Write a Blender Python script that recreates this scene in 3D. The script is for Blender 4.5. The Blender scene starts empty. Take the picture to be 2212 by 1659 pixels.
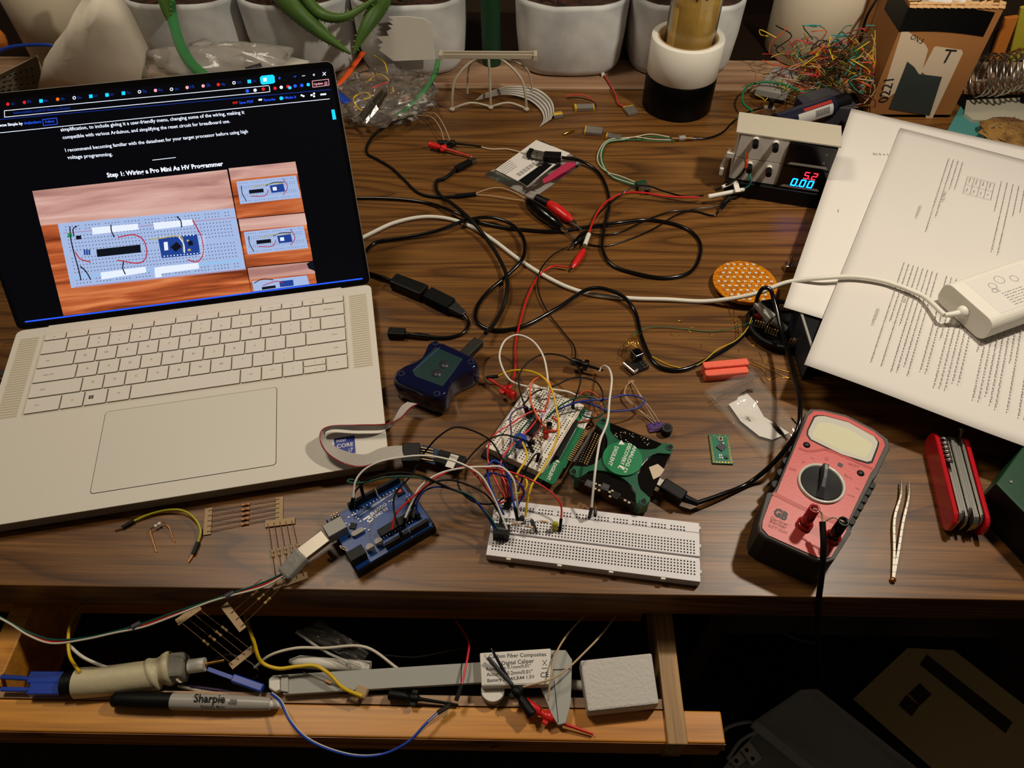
import bpy, bmesh, math, random
from math import sin, cos, pi, radians, hypot, atan2
from mathutils import Vector, Matrix, Euler, noise
random.seed(7)
sc = bpy.context.scene
K = .001          # all sizes below are millimetres
ZD = 740.         # height of the desk top above the floor
# ---------------------------------------------------------------- camera
F, PITCH, ROLL, YAW, CH = 1599.3, radians(50.918), radians(-.294), radians(-1.205), 543.65
FW = Vector((sin(YAW)*cos(PITCH), cos(YAW)*cos(PITCH), -sin(PITCH)))
_r = Vector((cos(YAW), -sin(YAW), 0)); _u = _r.cross(FW)
RT = _r*cos(ROLL) + _u*sin(ROLL); UP = _u*cos(ROLL) - _r*sin(ROLL)
CAM = Vector((0, 0, CH))
cd = bpy.data.cameras.new('camera'); co = bpy.data.objects.new('camera', cd); sc.collection.objects.link(co)
m = Matrix((RT, UP, -FW)).transposed().to_4x4(); m.translation = (CAM + Vector((0, 0, ZD)))*K
co.matrix_world = m; cd.sensor_width = 36; cd.lens = F/2212*36; cd.clip_start = .01; cd.clip_end = 20
sc.camera = co
# ---------------------------------------------------------------- world, lamps, exposure
w = bpy.data.worlds.new('world'); sc.world = w; w.use_nodes = True
w.node_tree.nodes['Background'].inputs[0].default_value = (1, .78, .55, 1)
w.node_tree.nodes['Background'].inputs[1].default_value = .05
def lamp(name, typ, loc, e, col, size, to=None):
    l = bpy.data.lights.new(name, typ); o = bpy.data.objects.new(name, l); sc.collection.objects.link(o)
    l.energy = e; l.color = col
    o.location = Vector((loc[0], loc[1], loc[2]+ZD))*K
    if typ == 'AREA': l.size = size
    else: l.shadow_soft_size = size
    if to is not None:
        o.rotation_euler = (Vector(to)-Vector(loc)).to_track_quat('-Z', 'Y').to_euler()
    return o
lamp('desk_lamp_light', 'POINT', (440, 545, 650), 14.3, (1, .9, .75), .022)
lamp('added_fill_light', 'AREA', (-520, 760, 1350), 8.0, (1, .86, .68), .3, (-250, 350, 0))  # unseen fill light added to brighten the laptop side and leave the drawer dark
sc.view_settings.view_transform = 'Standard'; sc.view_settings.look = 'None'
sc.view_settings.gamma = 1; sc.view_settings.exposure = 0; sc.view_settings.use_curve_mapping = False
# ---------------------------------------------------------------- helpers
def ray(px, py): return FW*F + RT*(px-1106) - UP*(py-829.5)
def P(px, py, z=0):
    d = ray(px, py); return CAM + d*((z-CH)/d.z)
def PY(px, py, y):
    d = ray(px, py); return CAM + d*(y/d.y)
def V(*a): return Vector(a)
def lin(c):
    if isinstance(c, str): c = [int(c[i:i+2], 16) for i in (0, 2, 4)]
    return tuple(((v/255+.055)/1.055)**2.4 if v/255 > .04 else v/255/12.92 for v in c) + (1,)
_M = {}
SPEC = {}
def spec(name, col, rough=.5, **k): SPEC[name] = (col, rough, k)
def mat(name):
    if name in _M: return _M[name]
    mt = bpy.data.materials.new(name); mt.use_nodes = True; _M[name] = mt
    nt = mt.node_tree; b = nt.nodes['Principled BSDF']
    if name in CUSTOM: CUSTOM[name](nt, b); return mt
    col, rough, k = SPEC[name]
    N = nt.nodes.new; L = nt.links.new
    b.inputs['Base Color'].default_value = lin(col); b.inputs['Roughness'].default_value = rough
    b.inputs['Metallic'].default_value = k.get('metal', 0)
    b.inputs['Transmission Weight'].default_value = k.get('trans', 0)
    b.inputs['Specular IOR Level'].default_value = k.get('spec', .5)
    b.inputs['IOR'].default_value = k.get('ior', 1.45)
    b.inputs['Coat Weight'].default_value = k.get('coat', 0)
    b.inputs['Alpha'].default_value = k.get('alpha', 1)
    if 'sss' in k:
        b.inputs['Subsurface Weight'].default_value = k['sss']; b.inputs['Subsurface Radius'].default_value = (.003, .002, .001)
    if 'em' in k:
        b.inputs['Emission Color'].default_value = lin(k.get('emc', col)); b.inputs['Emission Strength'].default_value = k['em']
    if 'n' in k or 'bump' in k:
        tc = N('ShaderNodeTexCoord'); mp = N('ShaderNodeMapping'); L(tc.outputs['Object'], mp.inputs[0])
        mp.inputs['Scale'].default_value = k.get('st', (1, 1, 1))
    if 'n' in k:                              # (scale, second colour, low, high)
        s, c2, lo, hi = k['n']; t = N('ShaderNodeTexNoise'); t.inputs['Scale'].default_value = s; t.inputs['Detail'].default_value = k.get('det', 5)
        L(mp.outputs[0], t.inputs[0]); r = N('ShaderNodeValToRGB'); L(t.outputs[0], r.inputs[0])
        r.color_ramp.elements[0].position = lo; r.color_ramp.elements[0].color = lin(col)
        r.color_ramp.elements[1].position = hi; r.color_ramp.elements[1].color = lin(c2)
        L(r.outputs[0], b.inputs['Base Color'])
        if 'em' in k: L(r.outputs[0], b.inputs['Emission Color'])
    if 'bump' in k:
        s, st = k['bump']; t = N('ShaderNodeTexNoise'); t.inputs['Scale'].default_value = s; t.inputs['Detail'].default_value = 4
        L(mp.outputs[0], t.inputs[0]); bp = N('ShaderNodeBump'); bp.inputs['Strength'].default_value = st; bp.inputs['Distance'].default_value = .001
        L(t.outputs[0], bp.inputs['Height']); L(bp.outputs[0], b.inputs['Normal'])
    return mt
def wood(dark, mid, light, rough, rings=3.2, along='X', streak=.5, bump=.05):
    def f(nt, b):
        N = nt.nodes.new; L = nt.links.new
        tc = N('ShaderNodeTexCoord'); mp = N('ShaderNodeMapping'); L(tc.outputs['Object'], mp.inputs[0])
        mp.inputs['Scale'].default_value = (.75, 8, 8) if along == 'X' else (8, .75, 8)
        a = N('ShaderNodeTexNoise'); a.inputs['Scale'].default_value = rings*.5; a.inputs['Detail'].default_value = 1.5; a.inputs['Distortion'].default_value = .25
        L(mp.outputs[0], a.inputs[0])
        mu = N('ShaderNodeMath'); mu.operation = 'MULTIPLY'; mu.inputs[1].default_value = 17 if rings > 2.5 else 6; L(a.outputs[0], mu.inputs[0])
        fr = N('ShaderNodeMath'); fr.operation = 'FRACT'; L(mu.outputs[0], fr.inputs[0])
        m2 = N('ShaderNodeMapping'); L(tc.outputs['Object'], m2.inputs[0]); m2.inputs['Scale'].default_value = (12, 420, 420) if along == 'X' else (420, 12, 420)
        g = N('ShaderNodeTexNoise'); g.inputs['Scale'].default_value = 1; g.inputs['Detail'].default_value = 3; L(m2.outputs[0], g.inputs[0])
        m3 = N('ShaderNodeMapping'); L(tc.outputs['Object'], m3.inputs[0]); m3.inputs['Scale'].default_value = (4, 120, 120) if along == 'X' else (120, 4, 120)
        h = N('ShaderNodeTexNoise'); h.inputs['Scale'].default_value = 1; h.inputs['Detail'].default_value = 4; L(m3.outputs[0], h.inputs[0])
        r = N('ShaderNodeValToRGB'); L(fr.outputs[0], r.inputs[0]); e = r.color_ramp.elements
        e[0].position = 0; e[0].color = lin(mid); e[1].position = 1; e[1].color = lin(mid)
        for p, c in ((.35, light), (.7, mid), (.93, dark)):
            q = e.new(p); q.color = lin(c)
        mx = N('ShaderNodeMix'); mx.data_type = 'RGBA'; mx.blend_type = 'MULTIPLY'; mx.inputs['Factor'].default_value = streak
        r2 = N('ShaderNodeValToRGB'); L(g.outputs[0], r2.inputs[0]); r2.color_ramp.elements[0].position = .3; r2.color_ramp.elements[1].position = .6
        r2.color_ramp.elements[0].color = (.35, .33, .3, 1)
        L(r.outputs[0], mx.inputs['A']); L(r2.outputs[0], mx.inputs['B'])
        my = N('ShaderNodeMix'); my.data_type = 'RGBA'; my.blend_type = 'MULTIPLY'; my.inputs['Factor'].default_value = .6
        r3 = N('ShaderNodeValToRGB'); L(h.outputs[0], r3.inputs[0]); r3.color_ramp.elements[0].position = .3; r3.color_ramp.elements[1].position = .65
        r3.color_ramp.elements[0].color = (.45, .42, .4, 1)
        L(mx.outputs['Result'], my.inputs['A']); L(r3.outputs[0], my.inputs['B'])
        L(my.outputs['Result'], b.inputs['Base Color'])
        b.inputs['Roughness'].default_value = rough
        bp = N('ShaderNodeBump'); bp.inputs['Strength'].default_value = bump; bp.inputs['Distance'].default_value = .0006
        L(g.outputs[0], bp.inputs['Height']); L(bp.outputs[0], b.inputs['Normal'])
    return f
def film(tint, alpha, rough=.08, bump=0., bs=120):
    """thin clear plastic film: mostly see-through, with sharp glints"""
    def f(nt, b):
        N = nt.nodes.new; L = nt.links.new
        nt.nodes.remove(b); out = nt.nodes['Material Output']
        tr = N('ShaderNodeBsdfTransparent'); tr.inputs[0].default_value = lin(tint)
        gl = N('ShaderNodeBsdfGlossy'); gl.inputs['Roughness'].default_value = rough; gl.inputs[0].default_value = (1, 1, 1, 1)
        df = N('ShaderNodeBsdfDiffuse'); df.inputs[0].default_value = lin('D8D4CC')
        fn = N('ShaderNodeFresnel'); fn.inputs[0].default_value = 1.3
        if bump:
            tc = N('ShaderNodeTexCoord'); n = N('ShaderNodeTexNoise'); n.inputs['Scale'].default_value = bs; n.inputs['Detail'].default_value = 3; n.inputs['Distortion'].default_value = 1.2
            L(tc.outputs['Object'], n.inputs[0]); bp = N('ShaderNodeBump'); bp.inputs['Strength'].default_value = bump; bp.inputs['Distance'].default_value = .003
            L(n.outputs[0], bp.inputs['Height'])
            for q in (gl, df): L(bp.outputs[0], q.inputs['Normal'])
            L(bp.outputs[0], fn.inputs['Normal'])
        m1 = N('ShaderNodeMixShader'); m1.inputs[0].default_value = alpha; L(tr.outputs[0], m1.inputs[1]); L(df.outputs[0], m1.inputs[2])
        m2 = N('ShaderNodeMixShader'); L(fn.outputs[0], m2.inputs[0]); L(m1.outputs[0], m2.inputs[1]); L(gl.outputs[0], m2.inputs[2])
        L(m2.outputs[0], out.inputs[0])
    return f
CUSTOM = {}
def rr(w, h, r, n=4, cx=0, cy=0):
    o = []
    for (sx, sy, a0) in ((1, 1, 0), (-1, 1, 90), (-1, -1, 180), (1, -1, 270)):
        for i in range(n+1):
            a = radians(a0 + 90*i/n); o.append((cx+sx*(w/2-r)+r*cos(a), cy+sy*(h/2-r)+r*sin(a)))
    return o
def cat(pts, n=6):
    p = [Vector(q) for q in pts]
    if len(p) < 3: return p
    e = [p[0]*2-p[1]] + p + [p[-1]*2-p[-2]]; o = []
    for i in range(1, len(e)-2):
        a, b, c, d = e[i-1], e[i], e[i+1], e[i+2]
        t0 = 0; t1 = max((b-a).length, 1e-4)**.5; t2 = t1+max((c-b).length, 1e-4)**.5; t3 = t2+max((d-c).length, 1e-4)**.5
        for k in range(n):
            t = t1+(t2-t1)*k/n
            A1 = a*((t1-t)/(t1-t0))+b*((t-t0)/(t1-t0)); A2 = b*((t2-t)/(t2-t1))+c*((t-t1)/(t2-t1)); A3 = c*((t3-t)/(t3-t2))+d*((t-t2)/(t3-t2))
            B1 = A1*((t2-t)/(t2-t0))+A2*((t-t0)/(t2-t0)); B2 = A2*((t3-t)/(t3-t1))+A3*((t-t1)/(t3-t1))
            o.append(B1*((t2-t)/(t2-t1))+B2*((t-t1)/(t2-t1)))
    o.append(p[-1]); return o
_T = {}
def tmesh(s, bold=0):
    if (s, bold) in _T: return _T[(s, bold)]
    c = bpy.data.curves.new('t', 'FONT'); c.body = s; c.size = 1; c.resolution_u = 2; c.offset = bold
    o = bpy.data.objects.new('t', c); sc.collection.objects.link(o); me = o.to_mesh()
    v = [(q.co.x, q.co.y) for q in me.vertices]; f = [tuple(q.vertices) for q in me.polygons]
    o.to_mesh_clear(); bpy.data.objects.remove(o); bpy.data.curves.remove(c)
    xs = [q[0] for q in v] or [0, 1]
    _T[(s, bold)] = (v, f, min(xs), max(xs)-min(xs)); return _T[(s, bold)]
class G:
    """collects shapes for ONE mesh object"""
    def __init__(s, m): s.v = []; s.f = []; s.mi = []; s.sm = []; s.ms = []; s.M = Matrix(); s.use(m)
    def use(s, m):
        if m not in s.ms: s.ms.append(m)
        s.c = s.ms.index(m); return s
    def at(s, x=0, y=0, z=0, rz=0, rx=0, ry=0):
        s.M = Matrix.Translation((x, y, z)) @ Euler((rx, ry, rz)).to_matrix().to_4x4(); return s
    def frame(s, o, X, Y, Z): s.M = Matrix((X, Y, Z)).transposed().to_4x4(); s.M.translation = o; return s
    def add(s, vs, fs, smooth=False):
        b = len(s.v); s.v += [s.M @ Vector(p) for p in vs]
        for f in fs: s.f.append(tuple(b+i for i in f)); s.mi.append(s.c); s.sm.append(smooth)
        return s
    def box(s, x0, x1, y0, y1, z0, z1):
        v = [(x, y, z) for z in (z0, z1) for y in (y0, y1) for x in (x0, x1)]
        return s.add(v, [(0, 2, 3, 1), (4, 5, 7, 6), (0, 1, 5, 4), (2, 6, 7, 3), (0, 4, 6, 2), (1, 3, 7, 5)])
    def cb(s, x, y, z, a, b, c): return s.box(x-a/2, x+a/2, y-b/2, y+b/2, z-c/2, z+c/2)
    def prism(s, pts, z0, z1, scale=1, smooth=False):
        n = len(pts); cx = sum(p[0] for p in pts)/n; cy = sum(p[1] for p in pts)/n
        v = [(p[0], p[1], z0) for p in pts] + [(cx+(p[0]-cx)*scale, cy+(p[1]-cy)*scale, z1) for p in pts]
        a = sum(pts[i][0]*pts[(i+1) % n][1]-pts[(i+1) % n][0]*pts[i][1] for i in range(n))
        f = [(i, (i+1) % n, n+(i+1) % n, n+i) for i in range(n)]; caps = [tuple(range(n))[::-1], tuple(range(n, 2*n))]
        if a < 0: f = [q[::-1] for q in f]; caps = [q[::-1] for q in caps]
        s.add(v, f+caps, smooth); return s
    def lathe(s, prof, n=28, sweep=2*pi):
        k = len(prof); v = [(r*cos(sweep*i/n), r*sin(sweep*i/n), z) for i in range(n) for r, z in prof]
        return s.add(v, [(i*k+j, ((i+1) % n)*k+j, ((i+1) % n)*k+j+1, i*k+j+1) for i in range(n) for j in range(k-1)], True)
    def cyl(s, x, y, z0, z1, r, n=20, r2=None):
        r2 = r if r2 is None else r2; b = [(x+r*cos(2*pi*i/n), y+r*sin(2*pi*i/n), z0) for i in range(n)]
        t = [(x+r2*cos(2*pi*i/n), y+r2*sin(2*pi*i/n), z1) for i in range(n)]
        s.add(b+t, [(i, (i+1) % n, n+(i+1) % n, n+i) for i in range(n)], True)
        s.add(b, [tuple(range(n))[::-1]]); return s.add(t, [tuple(range(n))])
    def tube(s, pts, r, n=8, smooth=6, r1=None):
        p = cat(pts, smooth) if smooth else [Vector(q) for q in pts]
        q = [p[0]]
        for x in p[1:]:
            if (x-q[-1]).length > 1e-3: q.append(x)
        p = q
        if len(p) < 2: return s
        T = [(p[min(i+1, len(p)-1)]-p[max(i-1, 0)]).normalized() for i in range(len(p))]
        u = T[0].orthogonal().normalized(); v = []; k = len(p)
        for i in range(k):
            u = (u-T[i]*u.dot(T[i])).normalized(); w_ = T[i].cross(u)
            ra = r if r1 is None else r+(r1-r)*i/(k-1)
            if callable(r): ra = r(i/(k-1))
            for j in range(n):
                a = 2*pi*j/n; v.append(p[i]+u*(ra*cos(a))+w_*(ra*sin(a)))
        f = [(i*n+j, i*n+(j+1) % n, (i+1)*n+(j+1) % n, (i+1)*n+j) for i in range(k-1) for j in range(n)]
        s.add(v, f, True); s.add(v[:n], [tuple(range(n))[::-1]]); return s.add(v[-n:], [tuple(range(n))])
    def bar(s, a, b, w, h=None, up=(0, 0, 1), taper=1):
        a = Vector(a); b = Vector(b); h = w if h is None else h
        X = (b-a).normalized(); Z = Vector(up); Z = (Z-X*Z.dot(X))
        if Z.length < .05: Z = X.orthogonal()
        Z.normalize(); Y = Z.cross(X); v = []
        for e, t in ((a, 1), (b, taper)):
            for (i, j) in ((-1, -1), (1, -1), (1, 1), (-1, 1)): v.append(e+Y*(i*w/2*t)+Z*(j*h/2*t))
        return s.add(v, [(0, 3, 2, 1), (4, 5, 6, 7), (0, 1, 5, 4), (1, 2, 6, 5), (2, 3, 7, 6), (3, 0, 4, 7)])
    def poly(s, pts): return s.add(pts, [tuple(range(len(pts)))])
    def ball(s, c, r, n=12, sz=1.):
        k = n//2; v = []; f = []
        for i in range(k+1):
            a = pi*i/k
            for j in range(n): v.append((c[0]+r*sin(a)*cos(2*pi*j/n), c[1]+r*sin(a)*sin(2*pi*j/n), c[2]+r*sz*cos(a)))
        for i in range(k):
            for j in range(n): f.append((i*n+j, (i+1)*n+j, (i+1)*n+(j+1) % n, i*n+(j+1) % n))
        return s.add(v, f, True)
    def sheet(s, fn, nu, nv, smooth=True):
        v = [fn(i/nu, j/nv) for j in range(nv+1) for i in range(nu+1)]
        return s.add(v, [(j*(nu+1)+i, j*(nu+1)+i+1, (j+1)*(nu+1)+i+1, (j+1)*(nu+1)+i) for j in range(nv) for i in range(nu)], smooth)
    def text(s, t, A, B, N=(0, 0, 1), bold=0, tall=1):
        A = Vector(A); B = Vector(B); X = (B-A).normalized(); Y = Vector(N).normalized().cross(X)
        v, f, x0, wd = tmesh(t, bold); k = (B-A).length/max(wd, .01)
        return s.add([A+X*((p[0]-x0)*k)+Y*(p[1]*k*tall) for p in v], f)
    def make(s, name, parent=None, origin=None, bev=0, solid=0, sub=0):
        o0 = Vector(origin) if origin is not None else Vector((0, 0, 0))
        me = bpy.data.meshes.new(name); me.from_pydata([(p-o0)*K for p in s.v], [], s.f)
        for q in s.ms: me.materials.append(mat(q))
        me.polygons.foreach_set('material_index', s.mi); me.polygons.foreach_set('use_smooth', s.sm); me.update()
        o = bpy.data.objects.new(name, me); sc.collection.objects.link(o)
        if parent is not None:
            o.parent = parent; o.location = o0*K
            q = parent
            while q.parent: o.location -= q.location; q = q.parent
        else: o.location = (o0+Vector((0, 0, ZD)))*K
        if solid: md = o.modifiers.new('s', 'SOLIDIFY'); md.thickness = solid*K; md.offset = 0
        if bev:
            md = o.modifiers.new('b', 'BEVEL'); md.width = bev*K; md.segments = 2; md.limit_method = 'ANGLE'; md.angle_limit = radians(50)
        return o
def tag(o, label=None, cat=None, group=None, kind=None):
    for k, v_ in (('label', label), ('category', cat), ('group', group), ('kind', kind)):
        if v_: o[k] = v_
    return o
class Thing:
    def __init__(s, name, label, cat, loc=(0, 0, 0), rz=0, group=None, rx=0, ry=0):
        e = bpy.data.objects.new(name, None); sc.collection.objects.link(e); e.empty_display_size = .01
        e.location = (Vector(loc)+Vector((0, 0, ZD)))*K; e.rotation_euler = (rx, ry, rz); s.o = e
        s.M = Matrix.Translation(loc) @ Euler((rx, ry, rz)).to_matrix().to_4x4(); s.I = s.M.inverted()
        tag(e, label, cat, group)
    def pl(s, px, py, o, n):
        a = s.I @ CAM; d = s.I.to_3x3() @ ray(px, py); o = Vector(o); n = Vector(n)
        return a+d*((o-a).dot(n)/d.dot(n))
    def at(s, px, py, z=0): return s.pl(px, py, (0, 0, z), (0, 0, 1))
    def loc(s, p): return s.I @ Vector(p)
    def part(s, name, g, bev=0, label=None, under=None, **k):
        o = g.make(name, under or s.o, bev=bev, **k)
        if label: o['label'] = label
        return o
def solo(name, label, cat, g, origin=None, group=None, kind=None, bev=0, **k):
    """a thing that is one mesh (world millimetres)"""
    if origin is None:
        n = len(g.v); origin = (sum(p.x for p in g.v)/n, sum(p.y for p in g.v)/n, min(p.z for p in g.v))
    o = g.make(name, None, origin, bev, **k); tag(o, label, cat, group, kind); return o
def pts3(pts): return [P(*q) if len(q) > 2 else P(q[0], q[1], 1) for q in pts]
def dup(root, loc, rz, label=None):
    r = root.copy(); sc.collection.objects.link(r); r.location = (Vector(loc)+Vector((0, 0, ZD)))*K; r.rotation_euler = (0, 0, rz)
    if label: r['label'] = label
    for ch in list(root.children):
        c = ch.copy(); sc.collection.objects.link(c); c.parent = r
        for g in list(ch.children):
            d = g.copy(); sc.collection.objects.link(d); d.parent = c
    return r
# ---------------------------------------------------------------- materials
CUSTOM['desk_wood'] = wood('573614', '754B1D', '855A29', .4, 3.0, streak=.7, bump=.14)
CUSTOM['pine'] = wood('B06A1C', 'D48C30', 'E09E44', .4, 1.3, streak=.3)
CUSTOM['pine_face'] = wood('8A4A12', 'BC762C', 'CA8434', .45, 2.6, streak=.5)
CUSTOM['oak_side'] = wood('6A4A26', 'A8804C', 'B89058', .55, 2.2, along='Y', streak=.6)
CUSTOM['plank'] = wood('8A6448', 'B08C6C', 'C09C7A', .7, 1.3, streak=.3)
CUSTOM['film'] = film('FFFFFF', .07, .07, .14, 90)
CUSTOM['film_milky'] = film('F4F2EE', .34, .15, .15, 60)
CUSTOM['film_smooth'] = film('F4F4F6', .05, .04)
spec('black', '070707', .5, spec=.25); spec('black_gloss', '040405', .2, spec=.5, coat=.15); spec('black_matte', '0A0A0A', .8, spec=.2); spec('rubber', '0A0A0A', .5, bump=(900, .1))
spec('white', 'D9D4C8', .5); spec('white_gloss', 'E4E0D6', .25); spec('off_white', 'CFC6B2', .55); spec('grey', '8E8B84', .5); spec('dark_grey', '35343A', .5)
spec('steel', 'C8C4BC', .25, metal=1); spec('chrome', 'E6E4E0', .1, metal=1); spec('gold', 'D9A648', .28, metal=1); spec('copper', 'C98A4E', .3, metal=1); spec('dull_metal', '9A9488', .45, metal=1)
spec('red', 'C81E1C', .3); spec('red_dark', '8E0F14', .25, coat=.5); spec('blue', '1B3FA6', .35); spec('yellow', 'D7B21A', .35); spec('orange', 'E0541C', .35); spec('green', '0C6B42', .4)
spec('green_wire', '0E4A3E', .35); spec('navy', '152B86', .35); spec('teal', '1C8C88', .35); spec('purple', '3C2A50', .4); spec('beige_wire', 'B89C7C', .45); spec('pink_red', 'D23238', .3); spec('maroon', '7C1A18', .4); spec('brown_wire', '5A3020', .4)
spec('ink', '16181A', .6); spec('void', '020202', .9); spec('gap_and_shade', '1C1813', .9)
spec('window', '0A070A', .15)
spec('print_ink', '7A7672', .8)
spec('seal_green', '3E8A4C', .3, alpha=.75)
spec('foil', 'D0CCC4', .12, metal=1, bump=(160, 1.))
spec('pink_strip', 'B03050', .4)
spec('label_red', 'A02A22', .4)
spec('label_silver', 'BDB9B4', .3)
spec('amber_tape', '6A4210', .3)
spec('ribbon_dark', '6A655E', .5)
spec('pcb_dark', '0C2A48', .35)
spec('brown_orange', 'B0502A', .4)
spec('tape_grey', '8A8880', .3, bump=(140, .8))
spec('resistor_tan', 'C48A54', .5)
spec('resistor_olive', 'A88E58', .5)
spec('tape_tan', 'A98E6A', .8)
spec('copper_wire', '7A5A3C', .4, metal=.6)
spec('olive_yellow', 'A8A224', .35)
spec('purple_pcb', '4A2A70', .4)
spec('barrel_grey', 'A39D94', .35)
spec('tape_cream', 'C4B896', .45, bump=(60, .8))
spec('clear_plastic', '9A9688', .12, trans=.4)
spec('caliper_grey', '9C9C94', .55)
spec('caliper_light', 'A8A69E', .5)
spec('clear_dull', 'D0D4D4', .2, alpha=.5)
spec('card_tan', 'C4AA7C', .8)
spec('dark_brown', '3A2E22', .8)
CUSTOM['film_green'] = film('60B070', .3)
# ================================================================ the desk, its drawer, the setting
spec('floor_dark', '1C1612', .7, n=(8, '241B14', .3, .7)); spec('wall_dark', '3A2A1A', .9, n=(4, '2A1E12', .3, .7))
g = G('floor_dark'); g.box(-2500, 2500, -2000, 2500, -760, -740); o = g.make('floor'); tag(o, kind='structure')
g = G('wall_dark'); g.box(-2500, 2500, 1330, 1350, -740, 1500); o = g.make('wall_back'); tag(o, kind='structure')
T = Thing('desk', 'dark walnut-grained desk carrying the laptop and electronics, open drawer at its front', 'desk')
g = G('desk_wood'); g.box(-1000, 900, 234.4, 971, -37, 0); T.part('desktop', g, bev=.8)
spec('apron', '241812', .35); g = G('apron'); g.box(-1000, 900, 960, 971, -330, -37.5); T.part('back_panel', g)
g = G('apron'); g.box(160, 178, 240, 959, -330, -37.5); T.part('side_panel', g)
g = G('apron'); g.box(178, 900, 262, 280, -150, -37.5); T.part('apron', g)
for x in (-980, 850):
    for y in (260, 900):
        g = G('apron'); g.box(x, x+40, y, y+40, -740, -37.5); T.part('leg', g)
ZT = -58
g = G('pine'); g.box(-1000, 156, 143.5, 166.5, -92, ZT)
dr = T.part('drawer', g, bev=1.2, label='orange pine drawer front pulled out below the desk')
g = G('pine_face'); g.box(-1000, 156.4, 142.9, 143.4, -91, ZT-1.5); T.part('front_face', g, under=dr)
g = G('oak_side'); g.box(112, 127, 141.5, 640, -93, ZT+3); T.part('side', g, under=dr, bev=.8, label='tan oak drawer side')
g = G('plank'); g.box(-640, 111.5, 167.2, 174.5, -125, ZT+.5); T.part('inner_strip', g, under=dr, label='pale wooden strip behind the drawer front')
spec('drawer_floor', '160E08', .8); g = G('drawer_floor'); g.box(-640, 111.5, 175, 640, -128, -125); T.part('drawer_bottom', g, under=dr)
g = G('pine'); g.box(-424, -406, 175, 640, -124, ZT+6); T.part('divider', g, under=dr, bev=1)
g = G('pine'); g.box(-640, 111.5, 262, 274, -124.9, -84); T.part('divider', g, under=dr, bev=1)
# small scuffs on the drawer front
g = G('plank'); a = Vector((0, 0, 0))
for (x, z, l) in ((-262, -76, 5), (-258, -71, 3)): g.at(x, 142.6, z, 0, 0, -.9).cb(0, 0, 0, l, .4, 1.6)
T.part('scratch', g, under=dr)
g = G('black'); g.at(-18, 142.7, -77, 0, 0, -.6).cb(0, 0, 0, 8, .4, 1.4); T.part('scratch', g, under=dr)
g = G('plank'); g.box(-1000, 900, 971.5, 1052, -20, 2.5)
solo('wooden_board', 'pale wooden board along the back of the desk with the plant pots on it', 'board', g, bev=1)
g = G('apron'); g.box(-1000, 900, 1052.5, 1200, -20, 2.4); solo('shade_filler', 'dark shelf added in place of the shadowed drop behind the pale board, under the pots', 'filler', g)  # added piece whose dark colour stands for the shade between the pots
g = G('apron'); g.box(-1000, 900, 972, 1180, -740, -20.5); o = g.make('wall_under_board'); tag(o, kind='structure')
# ================================================================ laptop
def em(name, c, s=1., **k): SPEC[name] = ('020203', .3, dict(em=s, emc=c, **k))
spec('deck', 'DAD4C8', .55, bump=(1400, .25)); spec('keycap', 'DCD6CB', .5); spec('pad', 'D6D1C5', .4); spec('grille', 'CFC5B0', .6)
spec('chassis', '8A857C', .45); spec('bezel', '040405', .2)
em('e_black', '02040C', .6); em('e_white', 'E8F0FF', 1.25); em('e_blue', '2A5CFF', 1.1); em('e_cyan', '18C8FF', 1.3); em('e_dim', '1A3AA0', .9); em('e_red', 'E02828', 1); em('e_board', 'A9BEE8', .95); em('e_dot', '1A2438', .8)
em('e_pcb', '2448A0', .8); em('e_chip', '101420', .8); em('e_green', '20A060', .9); em('e_label', 'E4ECFF', 1.05); em('e_redwire', 'C03040', .9); em('e_orange', 'FF7A18', 1); em('e_pink', 'F0A8B0', 1.1); em('e_tan', 'C0B070', .9)
def e_wood(nt, b):
    N = nt.nodes.new; L = nt.links.new
    tc = N('ShaderNodeTexCoord'); mp = N('ShaderNodeMapping'); mp.inputs['Scale'].default_value = (9, 110, 110); L(tc.outputs['Object'], mp.inputs[0])
    t = N('ShaderNodeTexNoise'); t.inputs['Scale'].default_value = 1; t.inputs['Detail'].default_value = 5; t.inputs['Distortion'].default_value = .8; L(mp.outputs[0], t.inputs[0])
    r = N('ShaderNodeValToRGB'); L(t.outputs[0], r.inputs[0]); r.color_ramp.elements[0].position = .32; r.color_ramp.elements[0].color = lin('6E2E16'); r.color_ramp.elements[1].position = .68; r.color_ramp.elements[1].color = lin('E08A54')
    q = r.color_ramp.elements.new(.5); q.color = lin('B85A30')
    b.inputs['Base Color'].default_value = (0, 0, 0, 1); b.inputs['Roughness'].default_value = .3; L(r.outputs[0], b.inputs['Emission Color']); b.inputs['Emission Strength'].default_value = 1
CUSTOM['e_wood'] = e_wood
def e_wood2(nt, b):
    e_wood(nt, b)
    for n_ in nt.nodes:
        if n_.type == 'VALTORGB':
            for e_, c in zip(n_.color_ramp.elements, ('A87870', 'CC9C90', 'DCB4A8')): e_.color = lin(c)
CUSTOM['e_wood_pale'] = e_wood2
T = Thing('laptop', 'open silver laptop with white keys showing a web page of breadboard photos', 'laptop', (-494.4, 489.9, 0), .206)
LT = T
g = G('chassis'); g.prism(rr(341, 219, 6, 4, 172.2, -112), 2, 14.8); base = T.part('chassis', g, bev=1)
g = G('deck'); g.prism(rr(344.4, 222, 6, 4, 172.2, -112.5), 14.8, 16); g.box(29, 314, -2, 2.2, 12, 16)
deck = T.part('palm_rest', g, bev=.3)
g = G('off_white'); g.prism(rr(290.5, 101.5, 2, 3, 172.2, -62.3), 16, 16.12); g.use('gap_and_shade')
T.part('keyboard_tray', g)
for x in (60, 284):
    for y in (-20, -200): g = G('rubber'); g.cb(x, y, 1, 40, 6, 2); T.part('foot', g)
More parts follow.
